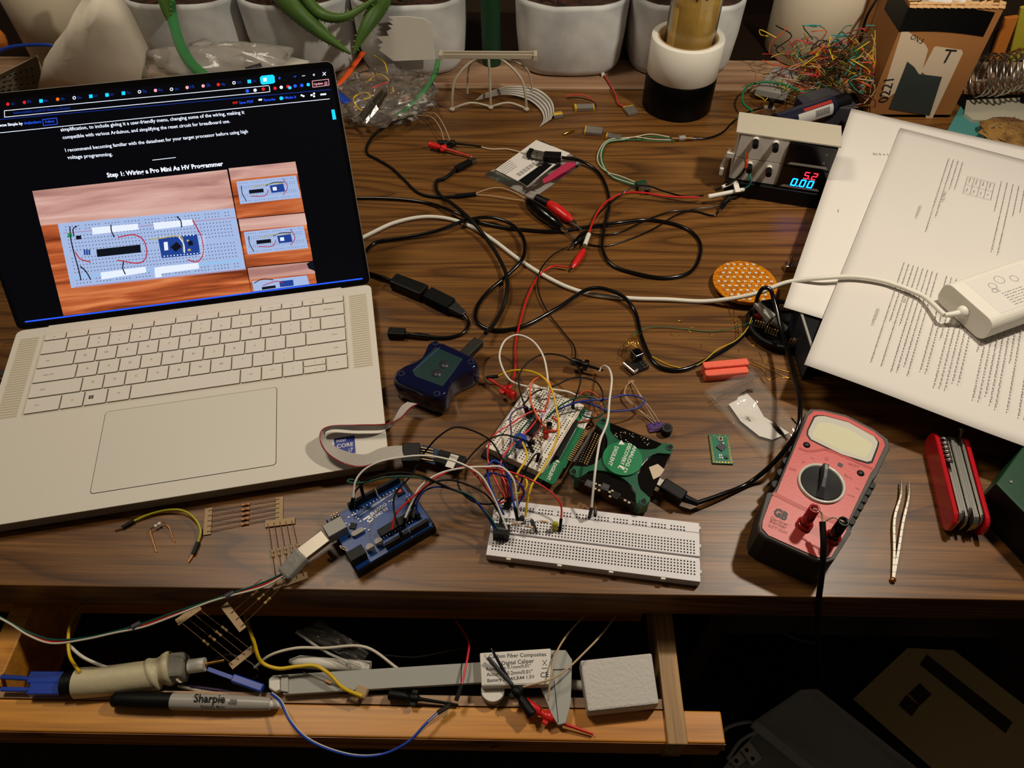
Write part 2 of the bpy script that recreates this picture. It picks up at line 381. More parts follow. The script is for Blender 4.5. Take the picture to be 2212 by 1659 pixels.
g = G('gap_and_shade'); g.prism(rr(150.4, 86.2, 3, 3, 175.5, -165), 16, 16.08); g.use('pad'); g.prism(rr(149.4, 85.2, 2.6, 3, 175.5, -165), 16.02, 16.3); T.part('touchpad', g)
for x0, x1 in ((5.5, 23.5), (321, 339)):
    g = G('grille'); g.box(x0, x1, -113, -14, 16, 16.1); g.use('gap_and_shade')
    for i in range(33):
        y = -15.5-i*3; g.box(x0+.8, x1-.8, y-.25, y, 16.1, 16.14)
    T.part('speaker_grille', g)
def key(x0, x1, y0, y1, leg):
    g = G('gap_and_shade'); cx, cy, w_, h_ = (x0+x1)/2, (y0+y1)/2, x1-x0-1.5, y1-y0-1.5
    g.prism(rr(w_+.7, h_+.7, 1, 2, cx+.22, cy-.22), 16.12, 16.2); g.use('keycap')  # dark rim nudged to the lower right paints the shade at the key edge
    g.prism(rr(w_, h_, .9, 2, cx, cy), 16.15, 17.0); g.use('dark_grey')
    for (t, fx, fy, hgt) in leg:
        v, f, a0, wd = tmesh(t)
        W = wd*hgt; X = cx+fx*w_/2; g.text(t, (X-W/2, cy+fy*h_/2-hgt*.35, 17.02), (X+W/2, cy+fy*h_/2-hgt*.35, 17.02))
    T.part('key', g)
U_ = 287.7/15; X0 = 28.4
fn = ['esc', '', '', '', '', '', '', '', '', 'prt sc', 'home', 'end', 'insert', 'delete']
for i in range(14):
    ex = [('F%d' % i, .75, -.45, 1.5)] if 0 < i < 13 else []
    key(X0+i*287.7/14, X0+(i+1)*287.7/14, -21.9, -12.6, ([(fn[i], -.05, 0, 2)] if fn[i] and i < 13 else ([('delete', 0, 0, 2)] if i == 12 else []))+ex if i < 13 else [])
rows = [(-39.9, [(1.25, [('~', -.1, .45, 3), ('`', -.1, -.3, 3)])]+[(1, [(a, 0, .45, 2.4), (b_, 0, -.35, 3)]) for a, b_ in zip('!@#$%^&*()_+', '1234567890-=')]+[(1.75, [('backspace', .1, .1, 2.6)])]),
        (-57.9, [(1.75, [('tab', -.45, 0, 2.6)])]+[(1, [(c, 0, .1, 3.6)]) for c in 'QWERTYUIOP']+[(1, [('{', 0, .4, 3), ('[', 0, -.4, 3)]), (1, [('}', 0, .4, 3), (']', 0, -.4, 3)]), (1.25, [('|', .3, .4, 3), ('\\', .3, -.4, 3)])]),
        (-75.9, [(2, [('caps lock', -.3, 0, 2.6)])]+[(1, [(c, 0, .1, 3.6)]) for c in 'ASDFGHJKL']+[(1, [(':', 0, .4, 3), (';', 0, -.4, 3)]), (1, [('"', 0, .4, 3), ("'", 0, -.4, 3)]), (2, [('enter', .45, .1, 2.6)])]),
        (-93.9, [(2.4, [('shift', -.5, 0, 2.6)])]+[(1, [(c, 0, .1, 3.6)]) for c in 'ZXCVBNM']+[(1, [('<', 0, .4, 3), (',', 0, -.4, 3)]), (1, [('>', 0, .4, 3), ('.', 0, -.4, 3)]), (1, [('?', 0, .4, 3), ('/', 0, -.4, 3)]), (2.6, [('shift', .6, .1, 2.6)])]),
        (-111.9, [(1.6, [('ctrl', -.35, 0, 2.6)]), (1.05, [('fn', 0, 0, 2.6)]), (1.05, []), (1.05, [('alt', 0, .1, 2.6)]), (5.1, []), (1, [('alt', 0, .1, 2.6)]), (1, [('ctrl', 0, .3, 2.6)]), (1, [('<', 0, 0, 3)]), (-1.1, []), (1.05, [('>', 0, 0, 3)])])]
for y0, ks in rows:
    x = X0
    for j, (u, leg) in enumerate(ks):
        if u < 0:
            u = -u; key(x, x+u*U_, y0+8.7, y0+17.4, [('^', 0, 0, 3), ('pg', .7, -.1, 1.6)]); key(x, x+u*U_, y0, y0+9.3, [('v', 0, 0, 2.4), ('pg', .7, -.1, 1.6)])
        else: key(x, x+u*U_, y0, y0+18, leg)
        x += u*U_
g = T.o.children[-1]
g = G('ink')                             # four-pane mark on the key left of alt
for i in (0, 1):
    for j in (0, 1): g.box(83.3+i*2.2, 85.2+i*2.2, -104.6+j*2.1, -102.8+j*2.1, 17.0, 17.04)
T.part('key_symbol', g)
# sticker by the palm rest corner
g = G('navy'); g.box(299.6, 317.2, -208.5, -190, 16, 16.12); g.use('white_gloss')
g.text('intel', (301.6, -194.6, 16.16), (309.4, -194.6, 16.16)); g.text('CORE', (301.6, -200.6, 16.16), (315.6, -200.6, 16.16), bold=.01); g.text('i7', (311.5, -206.5, 16.16), (315.2, -206.5, 16.16))
T.part('sticker', g, label='blue square sticker on the palm rest')
# lid and display
A = radians(60); HO = Vector((0, -1, 14.5)); LU = Vector((0, cos(A), sin(A))); LN = Vector((0, -sin(A), cos(A)))
g = G('chassis'); g.frame(HO, Vector((1, 0, 0)), LU, LN); g.prism([(p[0], p[1]) for p in rr(344.4, 212.5, 6, 4, 172.2, 107.5)], -5.2, -.6); lid = T.part('lid', g, bev=.5)
g = G('bezel'); g.frame(HO, Vector((1, 0, 0)), LU, LN); g.prism(rr(343.6, 211.7, 5.6, 4, 172.2, 107.5), -.6, 0); T.part('bezel', g, under=lid)
def S(x, y, k=1): return T.pl(x/2.37, y/2.37, HO+LN*(.05+.04*k), LN)
g = G('e_black'); g.frame(HO, Vector((1, 0, 0)), LU, LN); g.box(4, 340.4, 6, 207.5, 0, .03)
D = g; D.M = Matrix()
def sp(m_, pts, k=1): D.use(m_).poly([S(x, y, k) for x, y in pts])
def sl(m_, x0, y0, x1, y1, t=3, k=2):
    dx, dy = x1-x0, y1-y0; l = hypot(dx, dy); nx, ny = -dy/l*t/2, dx/l*t/2
    sp(m_, [(x0+nx, y0+ny), (x1+nx, y1+ny), (x1-nx, y1-ny), (x0-nx, y0-ny)], k)
def st(m_, t, x0, y0, x1, y1, b_=.012, k=3): D.use(m_).text(t, S(x0, y0, k), S(x1, y1, k), LN, b_)
sp('e_wood', [(325, 1617), (165, 978), (1162, 868), (1286, 1496)][::1])
sp('e_wood_pale', [(165, 978), (1162, 868), (1200, 1066), (208, 1155)], 1.5)
for q in ([(1215, 1120), (1170, 862), (1512, 827), (1558, 1085)], [(1262, 1368), (1220, 1122), (1560, 1090), (1602, 1335)], [(1288, 1494), (1266, 1372), (1602, 1340), (1622, 1450)]):
    sp('e_wood', q); b0 = [(q[1][0], q[1][1]), (q[2][0], q[2][1]), (q[2][0]+12, q[2][1]+60), (q[1][0]+12, q[1][1]+60)]; sp('e_wood_pale', b0, 1.5)
def board(c, nx, rowsv, dots=3.2, full=True):
    def B(u, v, c=c):
        a = [c[0][i]+(c[1][i]-c[0][i])*u for i in (0, 1)]; b2 = [c[3][i]+(c[2][i]-c[3][i])*u for i in (0, 1)]; return (a[0]+(b2[0]-a[0])*v, a[1]+(b2[1]-a[1])*v)
    sp('e_board', c, 2)
    for v_ in rowsv:
        rail = v_ < .14 or v_ > .86
        for i in range(nx):
            if rail and i % 6 == 5: continue
            x, y = B(.04+.94*i/nx, v_); d = dots/2; sp('e_dot', [(x-d, y-d), (x+d, y-d), (x+d, y+d), (x-d, y+d)], 3)
    return B
RV = [.06, .11]+[.21+.055*i for i in range(5)]+[.55+.055*i for i in range(5)]+[.89, .94]
B = board([(295, 1145), (1200, 1065), (1258, 1380), (365, 1475)], 50, RV, 4.5)
sp('e_board', [B(0, .47), B(1, .47), B(1, .52), B(0, .52)], 4)
for (v0, m_) in ((.155, 'e_redwire'), (.845, 'e_cyan'), (.99, 'e_redwire')): sl(m_, *B(.02, v0), *B(1, v0), 2, 3)
for (x0, y0, x1, y1) in ((470, 1165, 705, 1145), (785, 1140, 985, 1122), (515, 1395, 745, 1365), (820, 1365, 1015, 1345)):
    sp('e_label', [(x0, y0), (x1, y1), (x1+5, y1+30), (x0+5, y0+36)], 4)
sp('e_label', [(790, 1370), (820, 1366), (828, 1418), (795, 1422)], 4)
sp('e_chip', [(493, 1277), (718, 1252), (722, 1292), (498, 1316)], 5)
sp('e_pcb', [(808, 1216), (1008, 1199), (1028, 1302), (828, 1322)], 5); sp('e_chip', [(873, 1265), (903, 1238), (930, 1262), (900, 1290)], 6); sp('e_label', [(838, 1240), (858, 1238), (862, 1280), (842, 1283)], 6); sp('e_chip', [(962, 1235), (985, 1232), (990, 1255), (966, 1258)], 6)
sp('e_tan', [(955, 1228), (965, 1226), (968, 1236), (958, 1238)], 6); sp('e_tan', [(960, 1275), (975, 1273), (977, 1284), (962, 1286)], 6)
for i in range(11):
    for (x, y) in ((818+i*17, 1213-i*1.3), (838+i*17, 1309-i*1.5)): sp('e_label', [(x, y), (x+6, y), (x+6, y+6), (x, y+6)], 6)
def wl(m_, pts, t=6):
    q = cat([(x, y, 0) for x, y in pts], 5)
    for a, b2 in zip(q, q[1:]): sl(m_, a[0], a[1], b2[0], b2[1], t, 7)
wl('e_chip', [(358, 1160), (362, 1220), (380, 1300), (400, 1370), (415, 1435)]); wl('e_chip', [(410, 1362), (440, 1390), (465, 1432)]); wl('e_chip', [(378, 1210), (375, 1170), (395, 1158)])
wl('e_chip', [(568, 1150), (570, 1180), (585, 1215)]); wl('e_chip', [(632, 1340), (628, 1370), (642, 1405)]); wl('e_chip', [(905, 1108), (925, 1130), (930, 1165)])
wl('e_redwire', [(603, 1215), (690, 1203), (735, 1230), (750, 1310), (720, 1345), (600, 1332)]); wl('e_redwire', [(985, 1125), (1010, 1170), (1030, 1210), (1040, 1300), (1010, 1340), (960, 1330)]); wl('e_redwire', [(385, 1290), (410, 1325), (465, 1342)])
wl('e_tan', [(768, 1225), (820, 1220), (900, 1208), (930, 1215), (940, 1290)]); wl('e_label', [(915, 1212), (940, 1250), (945, 1295)])
sp('e_green', [(345, 1195), (368, 1193), (371, 1215), (348, 1217)], 7); sp('e_chip', [(388, 1208), (415, 1205), (417, 1224), (390, 1227)], 7)
for x in (428, 440, 452): sp('e_pcb', [(x, 1278), (x+9, 1277), (x+11, 1305), (x+2, 1306)], 7)
for i in range(12): wl('e_label', [(1020, 1212+i*9), (1052, 1209+i*9)], 2)
for (cx, cy) in ((1210, 930), (1248, 1188)):
    B = board([(cx, cy), (cx+305, cy-32), (cx+330, cy+82), (cx+20, cy+115)], 26, [.1, .25, .33, .62, .7, .9], 3)
    sp('e_chip', [(cx+64, cy+43), (cx+138, cy+35), (cx+141, cy+54), (cx+66, cy+62)], 5); sp('e_pcb', [(cx+170, cy+20), (cx+240, cy+10), (cx+250, cy+50), (cx+180, cy+58)], 5)
    sp('e_label', [(cx+185, cy+28), (cx+205, cy+26), (cx+208, cy+44), (cx+188, cy+46)], 6)
    wl('e_chip', [(cx+25, cy+20), (cx+30, cy+60), (cx+52, cy+100)], 4); wl('e_redwire', [(cx+75, cy+75), (cx+150, cy+70), (cx+165, cy+40)], 4); wl('e_chip', [(cx+150, cy+20), (cx+190, cy+5), (cx+245, cy+2)], 4); wl('e_tan', [(cx+80, cy+30), (cx+150, cy+14), (cx+240, cy+8)], 4); wl('e_redwire', [(cx+240, cy-15), (cx+262, cy+30), (cx+240, cy+68)], 4)
sp('e_board', [(1290, 1440), (1570, 1410), (1585, 1455), (1300, 1492)], 2); sp('e_chip', [(1340, 1470), (1410, 1460), (1412, 1474), (1342, 1484)], 4); sp('e_pcb', [(1430, 1440), (1500, 1432), (1504, 1462), (1434, 1470)], 4); wl('e_redwire', [(1345, 1462), (1420, 1440), (1450, 1450)], 4); wl('e_chip', [(1300, 1450), (1340, 1430), (1400, 1432)], 4)
sp('e_chip', [(1570, 1350), (1602, 1332), (1614, 1388), (1580, 1375)], 4)
sl('e_blue', 128, 1648, 1856, 1426, 7); sp('e_cyan', [(1696, 562), (1712, 560), (1722, 610), (1704, 613)])
st('e_white', 'simplification, to include giving it a user-friendly menu, changing some of the wiring, making it', 312, 673, 1252, 582)
st('e_white', 'compatible with various Arduinos, and simplifying the reset circuit for breadboard use.', 322, 712, 1178, 628)
st('e_white', 'I recommend becoming familiar with the datasheet for your target processor before using high', 336, 778, 1270, 680)
st('e_white', 'voltage programming.', 347, 815, 577, 797); sl('e_white', 780, 820, 900, 806, 3)
st('e_white', 'Step 1: Wiring a Pro Mini As HV Programmer', 550, 908, 1144, 848, .03)
st('e_dim', 'instructables.com/HV-Rescue-Simple/', 70, 584, 362, 558); st('e_white', 'scue Simple by', 0, 648, 118, 638, .03); st('e_blue', 'dmjlambert', 124, 637, 212, 629); st('e_blue', 'Follow', 234, 630, 280, 625)
for q in ([(218, 612), (290, 604), (294, 635), (222, 643), (218, 612)], [(1598, 415), (1682, 405), (1685, 436), (1602, 447), (1598, 415)]):
    for a, b2 in zip(q, q[1:]): sl('e_pink' if q[0][0] > 900 else 'e_blue', *a, *b2, 3)
st('e_pink', 'Update', 1608, 437, 1654, 431, .02)
for i in range(3): sl('e_pink', 1660, 421+i*6, 1676, 419+i*6, 2.5)
sl('e_white', 22, 567, 1376, 438, 3); sl('e_white', 22, 600, 1380, 470, 3); sl('e_white', 22, 567, 24, 600, 3); sl('e_white', 1378, 440, 1382, 470, 3); sl('e_dim', 0, 612, 1694, 458, 3); sl('e_white', 0, 680, 1688, 506, 3)
st('e_red', 'PDF', 1193, 533, 1218, 530, .04)
for t, x0, y0, x1, y1 in (('Save PDF', 1226, 533, 1298, 526), ('Favorite', 1352, 519, 1410, 513), ('I Made It', 1452, 508, 1517, 502)): st('e_blue', t, x0, y0, x1, y1)
def ic(m_, x, y, r, k=4):
    sp(m_, [(x+r*cos(a*pi/4), y+r*sin(a*pi/4)) for a in range(8)], k)
for x, y in ((1328, 511), (1337, 510), (1544, 488), (1554, 492), (1594, 487), (1608, 479), (1608, 493), (1645, 484), (1655, 483), (1665, 482), (1607, 383)): ic('e_white', x, y, 5.5)
sl('e_white', 1594, 487, 1608, 479, 2); sl('e_white', 1594, 487, 1608, 493, 2); ic('e_cyan', 1440, 503, 10); ic('e_black', 1607, 383, 3, 6)
for x, y, m_, t in ((40, 533, 'e_red', 'AT'), (125, 524, 'e_red', 'Pr'), (210, 517, 'e_cyan', 'Mc'), (295, 508, 'e_orange', 'EA'), (380, 501, 'e_white', 'Da'), (465, 493, 'e_cyan', 'AT'), (548, 486, 'e_cyan', 'AT'), (632, 477, 'e_cyan', 'Tx'), (714, 470, 'e_white', 'Sa'), (796, 463, 'e_pink', 'Re'), (878, 457, 'e_white', 'Git'), (958, 448, 'e_pink', 'Hi'), (1040, 440, 'e_pink', 'Sh'), (1118, 433, 'e_red', 'My'), (1198, 424, 'e_white', '3N'), (1276, 417, 'e_cyan', 'HV')):
    if m_ == 'e_cyan': sp(m_, [(x-10, y-8), (x+8, y-10), (x+10, y+8), (x-8, y+10)], 3)
    else: ic(m_, x, y, 9)
    if m_ == 'e_white' : ic('e_black', x, y, 5, 6)
    st('e_dim', t, x+18, y+5, x+38, y+3)
sp('e_cyan', [(1330, 397), (1340, 388), (1395, 382), (1405, 390), (1408, 420), (1400, 427), (1345, 433), (1335, 428)], 3); sp('e_white', [(1346, 400), (1364, 398), (1366, 416), (1348, 418)], 5)
sl('e_blue', 1424, 401, 1438, 399, 3); sl('e_blue', 1430, 393, 1432, 408, 3); sl('e_white', 1546, 389, 1562, 387, 3); sl('e_white', 1652, 370, 1668, 386, 3.5); sl('e_white', 1668, 369, 1652, 387, 3.5); sl('e_blue', 1504, 389, 1510, 395, 3); sl('e_blue', 1510, 395, 1516, 388, 3)
for x, y, m_ in ((1266, 466, 'e_blue'), (1306, 462, 'e_white'), (1348, 456, 'e_red'), (1408, 452, 'e_red'), (1440, 447, 'e_white'), (1474, 443, 'e_red'), (1484, 449, 'e_cyan'), (1511, 440, 'e_blue'), (1545, 437, 'e_blue'), (1578, 433, 'e_cyan')): ic(m_, x, y, 9)
T.part('display', D, under=lid, label='lit screen with a dark web page and breadboard photos')
# white charging plug on the left edge
g = G('white_gloss'); p = T.loc(P(12, 762, 9)); g.at(-30, -50, 9).prism(rr(24, 10, 4, 3), -4.5, 4.5); g.use('e_white'); g.at().cb(-28, -50, 13.6, 1.2, 1.2, .2)
g.use('white').tube([(-42, -50, 9), (-70, -52, 7), (-120, -80, 3)], 2); g.use('steel').at().box(-18, 0, -53.5, -46.5, 7.5, 10.5)
solo_g = g; solo_g.v = [T.M @ p for p in g.v]
solo('charging_plug', 'white charging plug with a small white light at the laptop edge', 'plug', solo_g)
# ================================================================ plant pots and things along the back
spec('concrete', 'A2A4A4', .75, n=(14, 'DEDEDA', .3, .68), det=8, bump=(60, .3)); spec('soil', '1E120A', .95, n=(90, '3E2413', .4, .6), bump=(120, 1.)); spec('aloe', '34561C', .5, n=(18, '54742E', .35, .7)); spec('aloe_pale', '8A9A56', .45)
spec('twig', '6A3A20', .8); spec('amber', 'E8BC5C', .08, trans=.45, ior=1.34); spec('glass', 'FFFFFF', .03, trans=1, ior=1.45); spec('tape_white', 'E2DDD0', .4); spec('tape_black', '020202', .4, spec=.15); spec('core', 'B4946A', .8)
spec('cardboard', 'A06B38', .8, n=(7, '8A5828', .3, .7)); spec('card_edge', 'C9A070', .85); spec('label_paper', 'C9B49A', .7); spec('duct', '2C3230', .6); spec('tissue', 'C9C6C0', .8); spec('pvc', 'D2C6B0', .45, n=(3, 'C6B89E', .35, .7))
spec('dark_green', '0E3A22', .5); spec('crumpled', 'E2D8C4', .8, bump=(30, .6)); spec('galv', '8E8672', .5); spec('lime', '6FC04A', .5)
spec('wood_orange', 'B86A20', .6); spec('olive', 'A89A2A', .6); spec('teal_mat', '3E7C78', .7); spec('clear_grey', 'A49E8C', .5); spec('cork', '8A6630', .9, n=(40, '5A3A18', .4, .6), bump=(80, 1)); spec('slate', '3A3A48', .6)
def pot(cx, cy, w_, h, z0, label, r=.82, n=40, tilt=0):
    T = Thing('plant_pot', label, 'plant pot', (cx, cy, z0), 0, 'concrete pots along the back board')
    def se(a, s):
        c, q = cos(a), sin(a); e = .62; return (s*abs(c)**e*(1 if c > 0 else -1), s*abs(q)**e*(1 if q > 0 else -1))
    prof = [(0, 0), (.8, 0), (.89, .03), (.935, .12), (.98, .5), (1, .94), (.995, 1), (.95, 1), (.93, .96), (.9, .7)]
    v = []; f = []; k = len(prof)
    for i in range(n):
        for (s, z) in prof:
            a = 2*pi*i/n; x, y = se(a, s*w_/2); q = 1+.012*noise.noise(Vector((x/30+cx, y/30, z*3)))
            v.append((x*q, y*q, z*h+noise.noise(Vector((x/40, y/40+cx, 5)))*2*(z > .8)))
    for i in range(n):
        for j in range(k-1): f.append((i*k+j, ((i+1) % n)*k+j, ((i+1) % n)*k+j+1, i*k+j+1))
    g = G('concrete'); g.add(v, f, True); b = T.part('pot_body', g)
    g = G('soil'); g.prism([se(2*pi*i/n, w_*.455) for i in range(n)], h*.8, h*.93)
    rnd = random.Random(int(cx))
    for i in range(60):
        a = rnd.random()*6.3; q = rnd.random()**.5*w_*.4; g.ball((q*cos(a), q*sin(a), h*.93), rnd.uniform(2, 5), 6, .7)
    T.part('soil', g); return T, rnd, h
for cx, lb in ((63, 'square-shouldered concrete plant pot standing alone behind the grey printed arch'), (220, 'concrete plant pot behind the two rolls of tape'), (-162, 'mottled concrete pot behind the ziplock bag with the green seal'), (-316, 'shadowed concrete pot with the spiny aloe leaves hanging over it'), (-470, 'concrete pot behind the big clear bag, left of the aloe')):
    T, rnd, h = pot(cx, 1070, 158, 101, 2.5, lb)
    g = G('twig')
    for i in range(34 if cx > 0 else 16):
        a = rnd.random()*6.3; q = rnd.random()*55; x, y = q*cos(a), q*sin(a)-10
        g.tube([(x, y, h*.92), (x+rnd.uniform(-12, 12), y+rnd.uniform(-12, 4), h+rnd.uniform(4, 16)), (x+rnd.uniform(-24, 24), y+rnd.uniform(-20, 8), h+rnd.uniform(0, 18))], .7, 5, 3)
    T.part('dry_stems', g, label='dry reddish stems')
    if cx < 0:
        g = G('aloe')
        for i in range(14):
            a = rnd.random()*6.3; q = rnd.random()*50; g.tube([(q*cos(a), q*sin(a), h*.92), (q*cos(a)*1.2, q*sin(a)*1.2, h+12), (q*cos(a)*1.5, q*sin(a)*1.5, h+18)], 3, 5, 3, r1=.6)
        T.part('small_leaves', g)
def leaf(pts, r, label, flat=1.):
    T = Thing('aloe_leaf', label, 'aloe leaf', PY(*pts[0]), 0, 'spiny aloe leaves over the pots')
    p = cat([T.loc(PY(*q)) for q in pts], 8); L_ = len(p)-1
    g = G('aloe'); g.tube(p, lambda t: r*(.12+1.05*min(1, (1-t)*1.35)), 12, 0); T.part('blade', g)
    g = G('aloe_pale'); d0 = Vector((1, 0, .15))
    for i in range(2, L_-1, 2):
        t = (p[i+1]-p[i]).normalized(); s_ = t.cross(Vector((0, -1, .3))).normalized(); rad = r*(.12+1.05*min(1, (1-i/L_)*1.35))
        for sg in (1, -1): g.tube([p[i]+s_*sg*rad*.9, p[i]+s_*sg*(rad+3)+t*1.4], 1.1, 5, 0, r1=.1)
    T.part('spine', g)
leaf([(590, -40, 1000), (640, 20, 985), (700, 75, 960), (757, 116, 945)], 13.5, 'pale-bellied aloe leaf pointing down right')
leaf([(835, -45, 1000), (815, 15, 985), (785, 70, 960), (764, 115, 948)], 12, 'spiny aloe leaf pointing down left, right one of the pair meeting above the ziplock bag')
leaf([(640, -35, 990), (690, 28, 975), (740, 38, 965), (800, 5, 975), (850, -30, 985)], 6.5, 'thin aloe leaf bowing across the top between two larger leaves')
leaf([(200, -30, 940), (235, 2, 930), (262, 22, 925)], 6, 'short dark aloe leaf tip above the crumpled white paper bag')
leaf([(352, -30, 985), (358, 20, 975), (372, 60, 965)], 7, 'blurred green aloe leaf hanging behind the big clear bag')
g = G('dark_green'); g.cyl(-49, 1040, 2.6, 190, 13.5, 24); solo('green_tube', 'dark green tube standing between two concrete pots', 'tube', g)
# torn pale plastic tag in front of the left-centre pot
T = Thing('torn_plastic_piece', 'torn white plastic piece with a jagged left edge leaning on the concrete pot', 'plastic piece', PY(880, 130, 978))
q = [(838, 36), (880, 36), (915, 40), (930, 50), (935, 75), (941, 128), (850, 132), (832, 118), (818, 108), (824, 102), (816, 98), (828, 92), (814, 80), (840, 78), (835, 68), (846, 62), (838, 55), (850, 55), (840, 46), (850, 45)]
g = G('white'); pp = [T.loc(PY(x, y, 981-(y-36)*.02)) for x, y in q]; g.add(pp+[p+Vector((0, 1.2, 0)) for p in pp], [tuple(range(len(pp))), tuple(range(len(pp), 2*len(pp)))[::-1]]+[(i, (i+1) % len(pp), len(pp)+(i+1) % len(pp), len(pp)+i) for i in range(len(pp))]); T.part('plate', g)
# tape rolls and the jar inside them
def roll(z0, m, label, h):
    T = Thing('tape_roll', label, 'tape roll', (206, 936, z0))
    g = G(m); n = 48; g.lathe([(38.6, .2), (45.6, 0), (46.2, .6), (46.2, h-.6), (45.6, h), (38.6, h-.2)], n); T.part('tape', g)
    g = G('core'); g.lathe([(38.5, 0), (36.4, 0), (36.4, h), (38.5, h)], n); T.part('cardboard_core', g); return T
roll(0, 'tape_black', 'wide roll of black tape under the white roll', 46.5)
T = roll(46.7, 'tape_white', 'roll of white tape stacked on the black roll, a jar inside', 47)
T = Thing('glass_jar', 'clear glass jar of amber liquid standing inside the stacked tape rolls', 'jar', (209, 940, .3))
g = G('glass'); g.lathe([(0, 0), (29, 0), (31, 2), (31.5, 10), (31.5, 150), (30, 158), (30, 190), (28.6, 190), (28.6, 158), (30, 149), (30, 10), (28, 3), (0, 3)], 40); T.part('jar_body', g)
g = G('amber'); g.lathe([(0, 3.2), (27.9, 3.2), (29.8, 10), (29.8, 138), (28, 139.5), (0, 139)], 36); T.part('liquid', g)
g = G('twig')
for i in range(7): a = i*.9; g.tube([(15*cos(a), 15*sin(a), 139.5), (17*cos(a+.3), 17*sin(a+.3), 160), (18*cos(a+.5), 12*sin(a), 196)], 1.3, 6, 3)
T.part('twigs', g)
# white bucket and pipe at the right
g = G('pvc'); g.lathe([(0, 0), (66, 0), (70, 3), (76, 190), (73, 190), (68, 6), (0, 5)], 48); g.v = [p+Vector((425, 1085, 2.6)) for p in g.v]; solo('white_bucket', 'tall smooth white bucket behind the tangle of thin wires', 'bucket', g)
g = G('pvc'); g.lathe([(0, 0), (36, 0), (36, 200), (34, 200), (34, 2), (0, 2)], 40); g.v = [p+Vector((541, 1102, 2.6)) for p in g.v]; solo('white_pipe', 'narrow white plastic pipe standing behind the cardboard box', 'pipe', g)
g = G('pvc'); g.lathe([(0, 0), (50, 0), (55, 3), (60, 190), (58, 190), (52, 5), (0, 5)], 36); g.v = [p+Vector((-655, 1040, 2.6)) for p in g.v]; solo('white_tub', 'white plastic tub at the top left corner', 'tub', g)
# cardboard box
T = Thing('cardboard_box', 'tall brown cardboard box with black tape round its torn open top', 'box', (509, 962, 2.6))
g = G('cardboard'); W_ = 56; H_ = 144
for (x0, x1, y0, y1) in ((-W_, W_, -56, -53), (-W_, W_, 53, 56), (-W_, -W_+3, -53, 53), (W_-3, W_, -53, 53)): g.box(x0, x1, y0, y1, 0, H_)
g.box(-W_, W_, -56, 56, 0, 2); T.part('carton', g)
g = G('card_edge')
for i in range(14):
    x = -W_+i*8; g.add([(x, -57.5, H_-3), (x+8.4, -57.5, H_-4), (x+8.4, -54, H_+random.uniform(1, 5)), (x, -54, H_+random.uniform(1, 5))], [(0, 1, 2, 3), (3, 2, 1, 0)])
g.bar((-W_, 40, H_-2), (-W_+6, -50, H_+2), 14, 1.5); g.bar((W_, 40, H_+4), (W_+20, -40, H_+2), 30, 1.5); T.part('torn_flap', g)
def fp(T, m_, pts, off=.3, nm='patch', y=-56, lb=None):
    g = G(m_); pp = [T.pl(a, b_, (0, y-off, 0), (0, 1, 0)) for a, b_ in pts]; g.poly(pp[::-1]); return T.part(nm, g, label=lb, solid=.2), pp
g = G('tape_black')
g.sheet(lambda u, v: (-W_-.6+u*2*W_*.93, -56.7, 112+v*29-6*u+3*sin(u*3)), 12, 1); g.sheet(lambda u, v: (-W_-.7, -56.5+u*60, 112+v*29), 2, 1); T.part('black_tape', g)
fp(T, 'duct', [(1960, 133), (1975, 145), (1985, 160), (2035, 166), (2008, 250), (1920, 235)], .8, 'tape_patch')
fp(T, 'label_paper', [(2017, 103), (2022, 100), (2078, 108), (2080, 115), (2012, 260), (2000, 262), (1997, 160), (1990, 155)], .4, 'label')
o_, pp = fp(T, 'label_paper', [(1950, 60), (1985, 85), (1998, 95), (2005, 107), (1990, 160), (1920, 210), (1905, 205)], .3, 'label')
g = G('ink'); g.text('T', T.pl(2028, 135, (0, -56.9, 0), (0, 1, 0)), T.pl(2052, 137, (0, -56.9, 0), (0, 1, 0)), (0, -1, 0)); g.text('0221', T.pl(1918, 220, (0, -56.9, 0), (0, 1, 0)), T.pl(1932, 170, (0, -56.9, 0), (0, 1, 0)), (0, -1, 0)); g.text('ON.5', T.pl(1965, 83, (0, -56.9, 0), (0, 1, 0)), T.pl(1990, 95, (0, -56.9, 0), (0, 1, 0)), (0, -1, 0)); T.part('handwriting', g)
def crumple(c, rx, ry, rz_, m_, name, label, cat_, sd=0, amp=.25, n=30, group=None, freq=3.):
    T = Thing(name, label, cat_, c, 0, group); v = []; f = []; k = n//2
    for i in range(k+1):
        a = pi*i/k
        for j in range(n):
            b_ = 2*pi*j/n; d = Vector((sin(a)*cos(b_), sin(a)*sin(b_), cos(a)))
            q = 1+amp*noise.noise(d*freq+Vector((sd, 0, 0)))+amp*.5*abs(noise.noise(d*freq*2.5+Vector((0, sd, 0))))
            v.append((d.x*rx*q, d.y*ry*q, max(.5, rz_+d.z*rz_*q)))
    for i in range(k):
        for j in range(n): f.append((i*n+j, (i+1)*n+j, (i+1)*n+(j+1) % n, i*n+(j+1) % n))
    g = G(m_); g.add(v, f, amp < .2); return T, g
T, g = crumple((515, 965, 120), 46, 44, 22, 'tissue', 'tissue', 'crumpled white tissue bulging from the cardboard box', 'tissue', 3, .35, 26, freq=2.2); T.part('paper', g)
